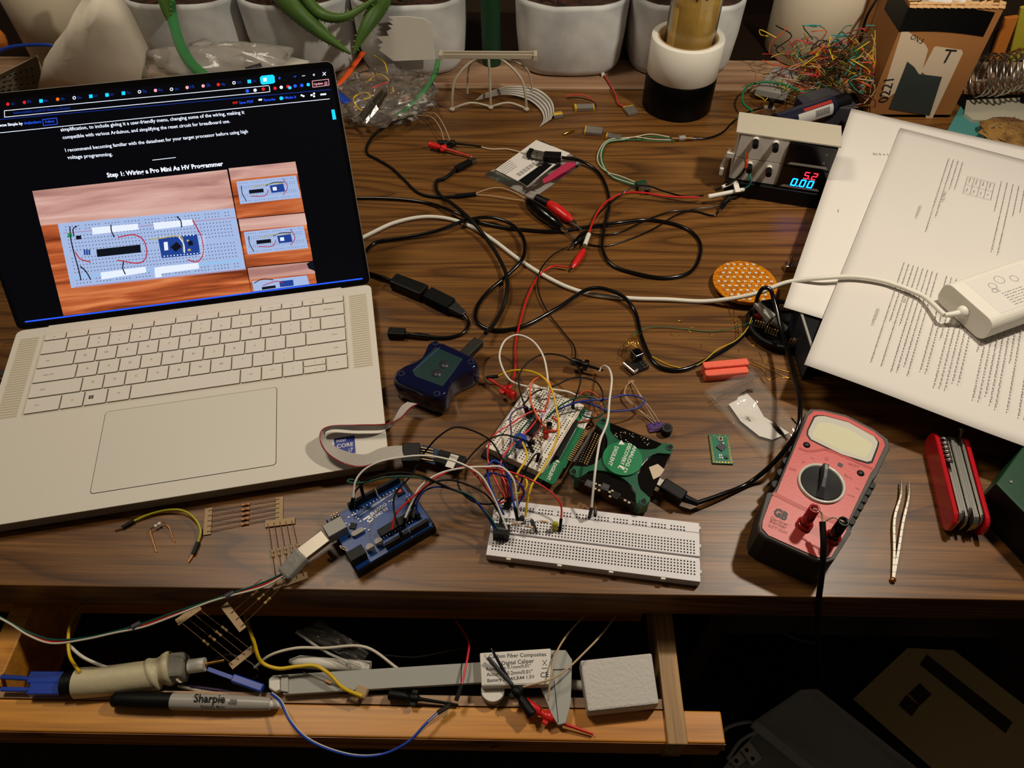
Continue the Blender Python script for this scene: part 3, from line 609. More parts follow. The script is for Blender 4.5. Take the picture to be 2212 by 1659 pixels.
# crumpled paper bag at the left
T = Thing('paper_bag', 'crumpled cream paper bag standing behind the laptop screen', 'paper bag', (-575, 925, 0))
q = [(78, 205), (95, 130), (135, 80), (158, 30), (178, 32), (196, 5), (222, 8), (262, 60), (302, 140), (300, 200), (180, 235)]
g = G('crumpled'); fr = [T.loc(PY(x, y, 905+ (y-100)*.12)) for x, y in q]; bk = [p+Vector((0, 38, 4)) for p in fr]; c0 = sum(fr, Vector())/len(fr)+Vector((0, -14, 0)); n = len(fr)
md = [c0.lerp(p, .55)+Vector((random.uniform(-4, 4), random.uniform(-9, 3), random.uniform(-4, 4))) for p in fr]
g.add([c0]+md+fr+bk, [(0, 1+(i+1) % n, 1+i) for i in range(n)]+[(1+i, 1+(i+1) % n, 1+n+(i+1) % n, 1+n+i) for i in range(n)]+[(1+n+i, 1+n+(i+1) % n, 1+2*n+(i+1) % n, 1+2*n+i) for i in range(n)]+[tuple(range(1+2*n, 1+3*n))], True)
T.part('paper', g)
# perforated bracket
T = Thing('perforated_bracket', 'grey metal bracket with triangular perforations left of the paper bag', 'bracket', P(45, 190, 40))
g = G('galv'); a, b_, c, d = [T.loc(P(x, y, z)) for x, y, z in ((-40, 200, 20), (95, 200, 10), (80, 120, 60), (-30, 175, 70))]
g.add([a, b_, c, d], [(0, 1, 2, 3)])
e_ = T.loc(P(95, 165, 45)); g.add([c, b_, e_+Vector((6, 0, 0)), e_], [(0, 1, 2, 3)]); g.use('void')
for i in range(9):
    for j in range(4):
        u, v = (i+.3)/10, (j+.2)/4.5; p = a.lerp(b_, u).lerp(d.lerp(c, u), v); x = (b_-a)*.04; y = (d-a)*.1; nn = x.cross(y).normalized()*-.6
        if nn.z < 0: nn = -nn
        g.poly([p+nn, p+x+nn, p+x*.5+y*(1 if (i+j) % 2 else .9)+nn])
T.part('plate', g, solid=.8)
g = G('blue'); g.tube([PY(x, y, 935) for x, y in ((-20, 120), (20, 102), (70, 97), (110, 98), (150, 110))], 2.2); solo('blue_cable', 'blue cable arching beside the perforated bracket', 'cable', g)
T, g = crumple(tuple(P(0, 110, 60)), 16, 12, 16, 'wood_orange', 'orange_pouch', 'orange item at the top left edge of the desk', 'pouch', 5, .1); T.part('body', g)
# ================================================================ instruments and boards on the desk
spec('ad_green', '12573A', .35, coat=.3); spec('ad_bright', '0C7A48', .4); spec('smoke', '0D0B0A', .08, coat=.6); spec('pcb_green', '0B6B40', .4); spec('pcb_teal', '0E6A50', .35); spec('pcb_blue', '0A3C80', .4); spec('smd_pale', 'B8A890', .5); spec('pins', 'E4B878', .35, metal=.4)
spec('bb_white', 'DCD8DA', .5, bump=(300, .05)); spec('bb_cream', 'DDD6C8', .5); spec('hole', '1A1816', .9); spec('line_red', 'B83A30', .6); spec('line_blue', '3A4E9A', .6); spec('groove', 'A8A0B0', .6)
spec('pick_blue', '10143C', .2, trans=.35, ior=1.3, coat=.5); spec('pick_inner', '10302E', .35); spec('meter_red', 'BE4640', .42, bump=(500, .08)); spec('meter_stripe', 'A81E12', .45); spec('boot', '45413E', .6); spec('boot_side', '16140F', .6); spec('lcd', 'CFCBAE', .15); spec('lcd_frame', 'C2BEB0', .25, coat=.5); spec('faint', '8E3431', .5)
spec('foam_red', 'E8644C', .7, bump=(260, 1.)); spec('foam_white', 'BDB8B0', .75, bump=(350, 1.)); spec('paper', 'D8D2CB', .75); spec('paper2', 'CFC9C2', .75); spec('kapton', 'C87A12', .3, coat=.5, n=(300, 'A85E0C', .45, .55)); spec('knife_red', 'B0101C', .2, coat=.6)
spec('knife_steel', 'B4B0A8', .28, metal=.95); spec('psu', 'B4AC9A', .5); spec('psu_front', 'C6C2BA', .5); spec('gunmetal', '2A2C34', .4); spec('navy_dark', '15182E', .35); spec('cap_top', '7C7A76', .5, metal=.5); spec('lipo', 'A8A49C', .3, metal=.8); spec('lipo_tab', 'C99A1E', .35); spec('printed', 'B4A994', .6); spec('ribbon', 'C2BBB0', .5)
Z3 = lambda x, y: (x/4.254+1020, y/4.254+1020)
# ---- large breadboard
T = Thing('breadboard', 'long white breadboard near the desk edge with a yellow LED on it', 'breadboard', (-18.473, 294.5, 0), -.12)
BB = T
a, b_, c = T.at(*Z3(2092, 468), 8.5), T.at(*Z3(2108, 1000), 8.5), T.at(*Z3(115, 745), 8.5)
X0, X1, Y0, Y1 = -4.2, 162, -33.6, max(a.y, 14)
Y1 = min(Y1, 19)
g = G('bb_white'); RS = 8.2
g.box(X0, X1, Y0, -15.6, 0, 8.5); g.box(X0, X1, -15.5, -12.4, 0, 6.6); g.box(X0, X1, -12.3, RS-.15, 0, 8.5); g.box(X0, X1, RS+.15, Y1, 0, 8.5)
g.use('bb_cream')
for x in (12, 52, 92, 132): g.box(x, x+3.6, Y0-1.6, Y0, 3.5, 8.2)
for y in (-26, -4, 12): g.box(X1, X1+1.3, y, y+3, 2, 7.5)
T.part('body', g, bev=.35)
g = G('hole')
def hole(g, x, y, z, s=.62): g.add([(x-s, y-s, z), (x+s, y-s, z), (x+s, y+s, z), (x-s, y+s, z)], [(0, 1, 2, 3)])
for i in range(63):
    for j in range(5):
        hole(g, i*2.54, -j*2.54, 8.53); hole(g, i*2.54, -27.94+j*2.54, 8.53)
r0 = T.at(*Z3(470, 345), 8.5); r1 = T.at(*Z3(1975, 535), 8.5)
for k in range(10):
    for i in range(5):
        x = 2.54*(1+k*6+i); 
        for y in (r1.y, r1.y+2.54): hole(g, x, y, 8.53)
T.part('sockets', g)
# ---- small breadboard on a black plate
SZ = 12
a, b_, c, d = P(1148, 832, SZ), P(1252, 870, SZ), P(1052, 970, SZ), P(1175, 1015, SZ)
yy = (a-c).normalized(); rz = atan2(yy.y, yy.x)-pi/2; m_ = (a+b_+c+d)/4
T = Thing('breadboard', 'short cream breadboard on a black plate, crowded with chips and looping wires', 'breadboard', (m_.x, m_.y, 0), rz); SB = T
g = G('bb_cream'); g.box(-17, 17, -41.2, 41.2, 3.2, SZ); g.box(-27.5, -17.2, -41.2, 41.2, 3.2, SZ); g.box(17.2, 27.5, -41.2, 41.2, 3.2, SZ); T.part('body', g, bev=.3)
g = G('groove'); g.box(-1.4, 1.4, -41, 41, SZ, SZ+.05); g.use('line_red').box(-18.3, -17.9, -39, 39, SZ, SZ+.06); g.box(26.3, 26.7, -39, 39, SZ, SZ+.06); g.use('line_blue').box(-26.9, -26.5, -39, 39, SZ, SZ+.06); g.box(18, 18.4, -39, 39, SZ, SZ+.06)
g.use('ink').text('a b c d e', (-13, 39.2, SZ+.07), (-3, 39.2, SZ+.07)); g.text('f g h i j', (3, 39.2, SZ+.07), (13, 39.2, SZ+.07)); g.text('+', (25, -40.8, SZ+.07), (26.4, -40.8, SZ+.07))
T.part('printed_lines', g)
g = G('hole')
for i in range(30):
    for j in range(5): hole(g, -13.9+j*2.54, -36.8+i*2.54, SZ+.04); hole(g, 3.8+j*2.54, -36.8+i*2.54, SZ+.04)
for k in range(5):
    for i in range(5):
        for x in (-24.5, -21, 20.5, 24): hole(g, x, -37+k*15.3+i*2.54, SZ+.04)
T.part('sockets', g)
g = G('black'); g.box(-30, 31, -46, 42, 0, 3.1); T.part('base_plate', g, bev=.5)
def bbp(T, name, label, cat_, shape, x, y, z, rz=0):
    """a component plugged into a board"""
    p = T.M @ Vector((x, y, z)); t = Thing(name, label, cat_, p, T.o.rotation_euler.z+rz); shape(t); return t
def dip(n, w_):
    def f(t):
        g = G('black'); g.box(-w_/2, w_/2, -n*1.27, n*1.27, 1, 4.5); g.use('hole').cyl(0, n*1.27-1.2, 4.5, 4.52, .6, 8); t.part('chip_body', g, bev=.2)
        g = G('steel')
        for i in range(n):
            for s_ in (-1, 1): g.box(s_*w_/2-.2, s_*w_/2+.2, -n*1.27+i*2.54+1, -n*1.27+i*2.54+1.5, -1, 3); 
        o = t.part('pins', g); o['kind'] = 'stuff'
    return f
g_ = [('chip', 'narrow black chip in the middle of the short breadboard', dip(7, 7.6), 0, -4), ('chip', 'small black chip at the upper left of the short breadboard', dip(4, 6), -9, 8)]
for n_, l_, sh, x, y in g_: bbp(SB, n_, l_, 'chip', sh, x, y, SZ)
def sh(t):
    g = G('blue'); g.cyl(0, 0, 2, 9, 5.2, 16); g.box(-5.5, 5.5, -2.5, 5, 0, 6); t.part('coil', g, bev=.5); g = G('steel'); g.cyl(0, 0, 9, 9.2, 1.6, 10); t.part('cap', g)
bbp(SB, 'blue_trimmer', 'round blue trimmer component near the front end of the short breadboard', 'component', sh, -3, -24, SZ)
def sh(t):
    g = G('foam_red'); g = G('red'); g.cyl(0, 0, 2, 7, 2.5, 16); g.ball((0, 0, 7), 2.5, 12); g.cyl(0, 0, 1.4, 2.2, 2.9, 16); t.part('lens', g); g = G('steel'); g.cyl(-1.2, 0, -2, 2, .25, 6); g.cyl(1.2, 0, -2, 2, .25, 6); t.part('leads', g)
bbp(SB, 'red_led', 'red LED on the short breadboard', 'LED', sh, 13.5, -7, SZ)
def trans(t):
    g = G('black'); g.prism([(2.2*cos(a*.35), 2.2*sin(a*.35)) for a in range(-1, 10)], 4, 9); t.part('case', g); g = G('steel')
    for x in (-1.3, 0, 1.3): g.cyl(x, .6, -1, 4.2, .25, 6)
    t.part('leads', g)
def resist(dx, h=7, bands=('maroon', 'orange', 'gold'), body='label_paper', L_=3):
    def f(t):
        g = G('steel'); g.tube([(-dx, 0, -1), (-dx, 0, h-2), (-dx+1.5, 0, h), (0, 0, h), (dx-1.5, 0, h), (dx, 0, h-2), (dx, 0, -1)], .28, 6, 4); t.part('lead', g)
        g = G(body); g.at(0, 0, h, 0, 0, pi/2).lathe([(0, -L_), (.9, -L_), (1.2, -L_+.7), (.85, -L_+1.6), (.85, L_-1.6), (1.2, L_-.7), (.9, L_), (0, L_)], 12)
        for k, c in enumerate(bands): g.use(c).at((k-1)*1.2, 0, h, 0, 0, pi/2).lathe([(.92, -.25), (.92, .25)], 12)
        t.part('resistor_body', g)
    return f
bbp(SB, 'transistor', 'black transistor on the short breadboard beside the blue trimmer', 'transistor', trans, 8, -22, SZ, .5)
bbp(SB, 'resistor', 'tan resistor standing on the short breadboard above the red LED', 'resistor', resist(4, 6), 9, 4, SZ, .8)
bbp(SB, 'resistor', 'pale resistor lying low on the short breadboard beside the red LED', 'resistor', resist(5, 4), 9, -14, SZ, -.4)
bbp(SB, 'capacitor', 'small black capacitor right of the chip on the short breadboard', 'capacitor', lambda t: (t.part('can', (lambda g: g.cyl(0, 0, .5, 8, 2.6, 14))(G('black_gloss'))), t.part('leads', (lambda g: g.cyl(0, 0, -2, .6, .3, 6))(G('steel')))), 12, 2, SZ)
# parts on the long breadboard
def sh(t):
    g = G('black'); g.box(-6.3, 6.3, -4.5, 4.5, .2, 10.5); g.use('hole')
    g.box(-2, -.6, -4.6, -4.5, 3, 9); g.box(1, 2.4, -4.6, -4.5, 3, 9); t.part('housing', g, bev=.5)
    g = G('dark_grey'); g.box(-5.2, 5.2, -1, 1, 10.5, 11); t.part('wire_slots', g)
p = T = BB; q = BB.at(*Z3(268, 600), 8.5); bbp(BB, 'connector_housing', 'black square connector housing plugged across the long breadboard left end', 'connector', sh, q.x, q.y+2, 8.5)
q = BB.at(*Z3(455, 470), 8.5); bbp(BB, 'transistor', 'black transistor near the white wire on the long breadboard', 'transistor', trans, q.x, q.y, 8.5)
for (x, y, dx, h, lb, rz_) in ((655, 470, 6.2, 10, 'tan resistor arching over the long breadboard left of the yellow LED', 0), (400, 470, 4, 7, 'orange-banded resistor at the left end of the long breadboard', .2), (525, 500, 4, 7, 'gold-banded resistor right of the transistor on the long breadboard', -.2)):
    q = BB.at(*Z3(x, y+40), 8.5); bbp(BB, 'resistor', lb, 'resistor', resist(dx, h), q.x, q.y, 8.5, rz_)
spec('led_yellow', 'B8B41A', .2, trans=.3, ior=1.4)
def sh(t):
    g = G('led_yellow'); g.cyl(0, 0, 2.5, 7.5, 2.5, 18); g.ball((0, 0, 7.5), 2.5, 14); g.cyl(0, 0, 1.9, 2.7, 2.9, 18); t.part('lens', g); g = G('steel'); g.cyl(-1.27, 0, -1, 2, .25, 6); g.cyl(1.27, 0, -1, 2, .25, 6); t.part('leads', g)
q = BB.at(*Z3(760, 520), 8.5); bbp(BB, 'yellow_led', 'yellow LED standing on the long white breadboard', 'LED', sh, q.x, q.y, 8.5)
q = BB.at(*Z3(1125, 440), 8.5); bbp(BB, 'pin_header', 'short two-pin black header on the rail of the long breadboard', 'header', lambda t: t.part('strip', (lambda g: g.box(-1.2, 1.2, -2.5, 2.5, .1, 2.5).use('pins').box(-.3, .3, -1.5, -.9, 2.5, 8).box(-.3, .3, .9, 1.5, 2.5, 8))(G('black'))), q.x, q.y+6, 8.5)
# ---- Analog instrument with green cross shaped cover
z_ = 20; sc4 = [P(x, y, z_) for x, y in ((1239, 1019), (1390, 1083.5), (1447, 966), (1303, 909))]
m_ = sum(sc4, Vector())/4; xx = (sc4[1]-sc4[0]+sc4[2]-sc4[3]); T = Thing('usb_oscilloscope', 'green and smoke-clear square USB instrument with a round green badge', 'instrument', (m_.x, m_.y, 0), atan2(xx.y, xx.x)); AD = T
L4 = [T.loc(p) for p in sc4]; hx = (L4[1].x-L4[0].x)/2+3.6; hy = (L4[3].y-L4[0].y)/2+3.6
ch = 5.5; oct_ = [(-hx, -hy+ch), (-hx+ch, -hy), (hx-ch, -hy), (hx, -hy+ch), (hx, hy-ch), (hx-ch, hy), (-hx+ch, hy), (-hx, hy-ch)]
g = G('smoke'); g.prism([(x*.985, y*.985) for x, y in oct_], 2, 17.5); g.use('black').prism([(x*.9, y*.9) for x, y in oct_], 0, 2); T.part('case', g, bev=1)
o = []
for k in range(4):
    a0 = k*pi/2; R = lambda x, y: (x*cos(a0)-y*sin(a0), x*sin(a0)+y*cos(a0)); H1, H2 = (hx, hy) if k % 2 == 0 else (hy, hx)
    # side facing +x : from (hx, -hy+ch) to (hx, hy-ch) with a concave bite
    o.append(R(H1-ch, -H2)); o.append(R(H1, -H2+ch)); o.append(R(H1, -H2+ch+2.5))
    for i in range(0, 13):
        y = -H2+ch+4+(2*H2-2*ch-8)*i/12; t = y/(H2-ch-4); o.append(R(H1-.4-(H1-16.5)*(max(0, 1-t*t))**.5, y))
    o.append(R(H1, H2-ch-2.5))
g = G('ad_green'); g.prism(o, 3.5, 19.6); T.part('cross_cover', g, bev=.5)
g = G('ad_bright'); g.cyl(0, 0, 19.6, 21.6, 16.6, 48)
def zt(x, y): return T.at(x/4.148+1020, y/4.148+720, 21.65)
g.use('white_gloss'); g.text('ANALOG', zt(1448, 1003), zt(1372, 1185), bold=.02, tall=.82); g.text('DISCOVERY', zt(1402, 982), zt(1325, 1172), bold=.02); g.text('DIGILENT', zt(1280, 1010), zt(1216, 1178), bold=.02)
g.poly([zt(1310, 995), zt(1335, 955), zt(1368, 998)][::-1]); g.poly([zt(1303, 1205), zt(1320, 1178), zt(1395, 1215), zt(1375, 1250)][::-1]); g.use('ad_bright')
v0 = len(g.v); g.text('2', zt(1322, 1196)+V(0, 0, .04), zt(1312, 1228)+V(0, 0, .04), bold=.05, tall=1.2); T.part('badge', g, label='round bright green badge with white lettering')
for p in L4:
    g = G('ad_green'); g.at(p.x, p.y, 0).lathe([(3.4, 19.6), (3.4, 20.4), (2.4, 20.4), (2.2, 19.2)], 20); g.use('black').cyl(0, 0, 19.3, 19.7, 2.3, 16); T.part('screw_cap', g)
g = G('smd_pale'); rnd = random.Random(4)
for (x, y) in ((1050, 1325), (1195, 1355)):
    p = zt(x, y); h = G('dark_grey'); h.cb(p.x, p.y, 17.8, 6, 6, .8); h.use('boot').cyl(p.x, p.y, 18.2, 18.5, 2.2, 14); T.part('coil_part', h)
for x, y in ((1110, 1325), (1145, 1340), (1105, 1370), (1140, 1385), (1235, 1400), (1260, 1390), (1410, 1495), (1375, 1475), (1240, 1440)): p = zt(x, y); g.use('smd_pale').cb(p.x, p.y, 17.8, 2, 1.6, .6)
for i in range(26): p = zt(1280+rnd.random()*330, 850+rnd.random()*130+0); g.cb(min(p.x, hx-4), min(p.y, hy-3), 17.55, rnd.uniform(.4, 1.2), rnd.uniform(.4, 1.2), .12)
p = zt(1290, 1430); g.use('black').cb(p.x, p.y, 18, 6, 6, 1); T.part('small_parts', g)['kind'] = 'stuff'
g = G('pins'); a, b_, c, d = zt(1060, 850), zt(1150, 900), zt(940, 1110), zt(1030, 1150)
for i in range(15):
    for j in range(5):
        p = a.lerp(c, i/14).lerp(b_.lerp(d, i/14), j/4); g.use('pins' if j > 1 else 'steel').cb(p.x, p.y, 17.9, .8, .8, .9)
g.use('boot'); g.bar(tuple(zt(1075, 860))[:2]+(17.8,), tuple(zt(910, 1130))[:2]+(17.8,), 2, 1.2); T.part('pin_array', g)
g = G('label_paper'); p = [zt(1600, 1180), zt(1680, 1150), zt(1740, 1200), zt(1700, 1260), zt(1640, 1290)]; g.poly([(q.x-1, q.y, 17.56) for q in p][::-1]); T.part('inner_label', g)
# ---- adapter board
AP = lambda x, y, z=10: P(x/6.91+1040, y/6.91+820, z)
T = Thing('adapter_board', 'green adapter circuit board lying between the short breadboard and the instrument', 'circuit board', AP(1250, 1000, 8.2), 0)
def q_(x, y, z=1.6): return T.at(x/6.91+1040, y/6.91+820, z)
g = G('pcb_green'); pl = [q_(*p) for p in ((1500, 415), (1660, 480), (1560, 680), (1290, 1230), (1255, 1310), (1215, 1330), (1100, 1540), (1060, 1565), (850, 1465), (1105, 1190), (1350, 760), (1430, 560))]
g.prism([(p.x, p.y) for p in pl], 0, 1.6); g.use('white_gloss')
lp = [q_(*p, 1.65) for p in ((1565, 450), (1660, 485), (1535, 740), (1430, 700))]; g.poly([p for p in lp][::-1])
g.text('DIGILENT.', q_(1085, 1240, 1.66), q_(965, 1500, 1.66), bold=.02); g.poly([q_(1105, 1225, 1.66), q_(1135, 1185, 1.66), q_(1170, 1240, 1.66)][::-1])
for i in range(18):
    a, b_ = q_(1415-i*14, 730+i*25, 1.66), q_(1360-i*12, 800+i*22, 1.66); g.bar(q_(1420-i*14.5, 725+i*27, 1.66), q_(1350-i*12, 800+i*22, 1.66), .35, .05)
g.use('ink').text('Breadboard', q_(1575, 480, 1.7), q_(1490, 720, 1.7)); g.text('Adapter', q_(1530, 520, 1.7), q_(1455, 690, 1.7)); T.part('board', g)
g = G('pins')
for i in range(17):
    a = q_(1540-i*16, 750+i*27, 2.2); b_ = q_(1400-i*10, 760+i*24, 2.2)
    g.bar(a, a+(q_(1600, 790, 2.2)-q_(1540, 760, 2.2)), .6, .6)
o = T.part('pins', g); o['kind'] = 'stuff'
g = G('black'); g.bar(q_(1420, 650, 2.5), q_(1130, 1180, 2.5), 3, 8.8); T.part('socket_header', g)
# ---- microcontroller board
T = Thing('microcontroller_board', 'blue microcontroller board on a black tray with wires in its headers', 'circuit board', (-125.03, 245.7, 0), .6185); AR = T
g = G('black'); g.box(-1, 69.6, -1, 54.3, 0, 10.4); T.part('tray', g, bev=.8)
g = G('pcb_blue'); g.prism([(0, 0), (66, 0), (68.6, 2.5), (68.6, 35), (66, 38), (66, 51), (64.5, 53.3), (0, 53.3)], 10.4, 12); zt_ = 12.04
g.use('white_gloss')
def A_(x, y, z=zt_): return T.at(x/4.366+660, y/4.366+880, z)
g.text('ELEGOO', A_(625, 1020), A_(770, 918), bold=.025); g.text('UNO R3', A_(655, 1045), A_(778, 960), bold=.02)
for q in ([(540, 1055), (605, 1012), (612, 1022), (548, 1066)], [(600, 1015), (615, 1020), (640, 1052), (630, 1056)], [(578, 1050), (625, 1020), (632, 1030), (585, 1062)], [(578, 1050), (590, 1048), (600, 1090), (588, 1094)], [(585, 1085), (640, 1048), (645, 1056), (592, 1096)]): g.poly([A_(*p) for p in q])
g.text('DIGITAL (PWM~)', A_(632, 935), A_(770, 845)); g.bar(A_(500, 1028), A_(815, 815), .35, .06)
for i in range(14): p = V(20.5+i*3.05, 46.6, zt_); g.cb(p.x, p.y, p.z, .9, 1.4, .06)
for i, (x, y) in enumerate(((445, 1020), (470, 1010), (480, 1040), (520, 1080), (380, 1100), (420, 1110), (560, 1150), (600, 1160), (790, 890), (820, 880), (410, 1040), (500, 1055))): p = A_(x, y); g.cb(p.x, p.y, 12.5, 1.6, .9, .9)
for i in range(5): p = A_(335+i*12, 1318+i*6); g.use('smd_pale').cb(p.x, p.y, 12.3, 1.4, 2.6, .6)
T.part('board', g)
g = G('black'); g.box(18.8, 43.5, 49.4, 52.1, 12, 20.5); g.box(45, 65.5, 49.4, 52.1, 12, 20.5); g.use('hole')
for i in range(18): hole(g, 20+i*2.54+(1 if i > 9 else 0), 50.8, 20.54, .5)
T.part('header', g, bev=.2)
g = G('black'); g.box(27, 48, 1.2, 3.9, 12, 20.5); g.box(49.5, 65, 1.2, 3.9, 12, 20.5); g.use('hole')
for i in range(14): hole(g, 28.3+i*2.54+(1 if i > 7 else 0), 2.54, 20.54, .5)
T.part('header', g, bev=.2)
g = G('cap_top'); g.box(-6.5, 9.5, 31.8, 43.8, 12, 22.5); T.part('usb_socket', g, bev=.5)
g = G('black'); g.box(-1.8, 11.5, 3.3, 12.3, 12, 22.8); g.use('black').at(0, 7.8, 17.5, 0, 0, pi/2).cyl(0, 0, -1.9, 11, 4.6, 18); T.part('power_jack', g, bev=.4)
g = G('black'); g.box(28, 63.5, 12.2, 19.2, 13, 17); g.use('steel')
for i in range(14):
    for y in (11.4, 19.6): g.box(29.2+i*2.54, 30+i*2.54, y-.4, y+.5, 12, 15)
T.part('chip', g, bev=.3)
g = G('cap_top'); g.prism(rr(11, 4.5, 2.2, 5, 15, 27.5), 12, 15.4); T.part('crystal', g, bev=.3)
for x, y in ((16.5, 9), (24.5, 9.6)):
    g = G('cap_top'); g.cyl(x, y, 12.5, 17.6, 3.1, 20); g.use('black').box(x-3.1, x+3.1, y-2.9, y-1.2, 17.6, 17.66); T.part('capacitor', g)
g = G('black'); g.at(14.5, 35.5, 0, .78).cb(0, 0, 12.7, 5, 5, 1.2); T.part('chip', g)
g = G('black'); g.box(60.5, 65.5, 24, 31.5, 12, 14.5); g.use('pins')
for i in range(3):
    for j in range(2): g.cb(61.8+j*2.54, 25.2+i*2.54, 17, .64, .64, 6)
T.part('pin_header', g)
g = G('black'); g.box(2, 10, 45.5, 50.5, 12, 14.5); g.use('pins')
for i in range(3):
    for j in range(2): g.cb(3.5+i*2.54, 46.8+j*2.54, 17, .64, .64, 6)
T.part('pin_header', g)
g = G('black'); g.box(57, 64, 38.5, 44.5, 12, 14); g.use('red').cyl(60.5, 41.5, 14, 15, 1.7, 14); T.part('reset_button', g)
# ---- programmer
PO = [(615, 1135), (700, 1152), (800, 1195), (890, 1240), (930, 1275), (930, 1310), (880, 1340), (810, 1370), (760, 1405), (735, 1450), (720, 1500), (680, 1532), (620, 1525), (500, 1475), (380, 1420), (352, 1390), (360, 1350), (420, 1310), (500, 1280), (550, 1245), (572, 1200), (590, 1155)]
PK = lambda x, y: (x/3.19+740, y/3.19+380)
c0 = P(*PK(640, 1340), 26); T = Thing('programmer', 'translucent dark blue programmer box with pinched sides and a ribbon cable', 'programmer', (c0.x, c0.y, 0)); PG = T
pp = [T.at(*PK(*p), 26) for p in PO]; pp = [(p.x, p.y) for p in pp]
g = G('pick_blue'); n = len(pp); rings = []
for z, s_ in ((0, .93), (1.5, .99), (8, 1.02), (16, 1.02), (23, 1.0), (25.5, .97), (26.2, .92)): rings.append([(x*s_, y*s_, z) for x, y in pp])
v = [p for r_ in rings for p in r_]; f = [(k*n+i, (k*n)+(i+1) % n, (k+1)*n+(i+1) % n, (k+1)*n+i) for k in range(6) for i in range(n)]
ar = sum(pp[i][0]*pp[(i+1) % n][1]-pp[(i+1) % n][0]*pp[i][1] for i in range(n))
if ar < 0: f = [q[::-1] for q in f]
g.add(v, f, True); g.add(rings[-1], [tuple(range(n)) if ar > 0 else tuple(range(n))[::-1]]); g.add(rings[0], [tuple(range(n))]); T.part('shell', g)
kz = 26.35; g = G('pick_inner'); lp = [T.at(*PK(*p), kz) for p in ((640, 1180), (830, 1260), (760, 1360), (690, 1450), (500, 1380), (480, 1340))]; g.poly(lp[::-1]); g.use('line_blue').bar(T.at(*PK(670, 1182), kz), T.at(*PK(490, 1340), kz), .5, .1); T.part('top_label', g)
for x, y in ((640, 1150), (885, 1280), (405, 1360), (650, 1500)):
    p = T.at(*PK(x, y), 26.2); g = G('navy_dark'); g.at(p.x, p.y, 0).lathe([(3.2, 24), (3.2, 26.4), (2.2, 26.5), (2, 24.5)], 16); g.use('dull_metal').cyl(0, 0, 24, 25.2, 1.2, 10); T.part('corner_screw', g)
g = G('pick_inner'); 
for x, y in ((650, 1360), (700, 1300)): p = T.at(*PK(x, y), kz); g.use('gunmetal').at(p.x, p.y, 26.4, 0).lathe([(0, -.02), (5, -.02), (5, -.04)], 20)
T.part('light_window', g)
# ---- multimeter
MT = lambda x, y: (x/3.607+1500, y/3.607+860)
OUT = [(905, 85), (1000, 88), (1180, 130), (1400, 240), (1510, 320), (1525, 390), (1445, 550), (1425, 600), (1390, 640), (1200, 990), (1222, 1050), (1090, 1262), (1030, 1283), (950, 1268), (560, 1090), (505, 1045), (495, 985), (560, 750), (610, 735), (645, 680), (845, 200), (862, 120)]
RED = [(930, 102), (1000, 105), (1180, 150), (1400, 265), (1470, 325), (1485, 370), (1400, 550), (1372, 585), (1180, 990), (1182, 1040), (1065, 1238), (1020, 1252), (950, 1238), (575, 1070), (528, 1015), (530, 965), (600, 775), (640, 735), (852, 220), (885, 140)]
c0 = P(*MT(1000, 680), 38); T = Thing('multimeter', 'red multimeter in a grey rubber boot with a black rotary dial', 'multimeter', (c0.x, c0.y, 0)); MM = T
def mp(pts, z): return [(q.x, q.y) for q in (MM.at(*MT(*p), z) for p in pts)]
o = mp(OUT, 36); g = G('boot_side'); g.prism(o, 6, 33, 1.0); g.prism(o, 0, 6.2, 1.0)
for (x0, y0, x1, y1) in ((640, 690, 560, 1000), (1400, 600, 1210, 960)):
    a, b_ = T.at(*MT(x0, y0), 22), T.at(*MT(x1, y1), 22)
    aa, bb = T.at(*MT(*((610, 735) if x0 == 640 else (1400, 640))), 36), T.at(*MT(*((860, 200) if x0 == 640 else (1210, 980))), 36)
    for i in range(7):
        p = aa.lerp(bb, i/6); g.at(p.x, p.y, 0).cyl(0, 0, 4, 30, 3.6, 14)
g.at(); T.part('boot_side', g, bev=1)
g = G('boot'); n = len(o); rings = [[(x, y, 33) for x, y in o], [(x, y, 35.4) for x, y in o], [(x*.985, y*.99, 36.6) for x, y in o]]; v = sum(rings, []); f = [(k*n+i, k*n+(i+1) % n, (k+1)*n+(i+1) % n, (k+1)*n+i)[::-1] for k in (0, 1) for i in range(n)]; g.add(v, f); g.add(rings[2], [tuple(range(n))[::-1]]); T.part('boot_rim', g, label='grey rubber rim')
r_ = mp(RED, 37); g = G('black'); g.prism([(x*1.012, y*1.008) for x, y in r_], 33, 36.8); g.use('meter_red').prism(r_, 33, 37.4)
zf = 37.45
def mq(x, y, z=zf): return MM.at(*MT(x, y), z)
for q, w_ in (([(812, 385), (870, 412), (930, 412), (1020, 398), (1100, 425), (1390, 552)], 2.2), ([(612, 742), (800, 835), (1000, 925), (1192, 1005)], 3.6)):
    g.use('meter_stripe')
    for a, b_ in zip(q, q[1:]): g.bar(mq(*a), mq(*b_), w_, .3)
g.use('boot').text('GB', mq(610, 905, 37.6), mq(715, 955, 37.6), bold=.06, tall=1.3); g.use('faint'); g.text('Gardner', mq(588, 940, 37.6), mq(730, 1000, 37.6), bold=.01); g.text('Bender', mq(585, 965, 37.6), mq(715, 1022, 37.6), bold=.01); g.text('GDT-3200', mq(572, 998, 37.6), mq(720, 1060, 37.6))
for t, a, b_ in (('OFF', (735, 552), (790, 575)), ('V', (832, 500), (855, 515)), ('Ω', (1015, 478), (1040, 488)), ('BATT', (1165, 600), (1225, 640)), ('V~', (905, 470), (935, 480)), ('SELECT', (1200, 515), (1285, 545)), ('POWER', (1190, 755), (1250, 775)), ('mA', (1250, 700), (1285, 720))): g.text(t, mq(*a, 37.6), mq(*b_, 37.6))
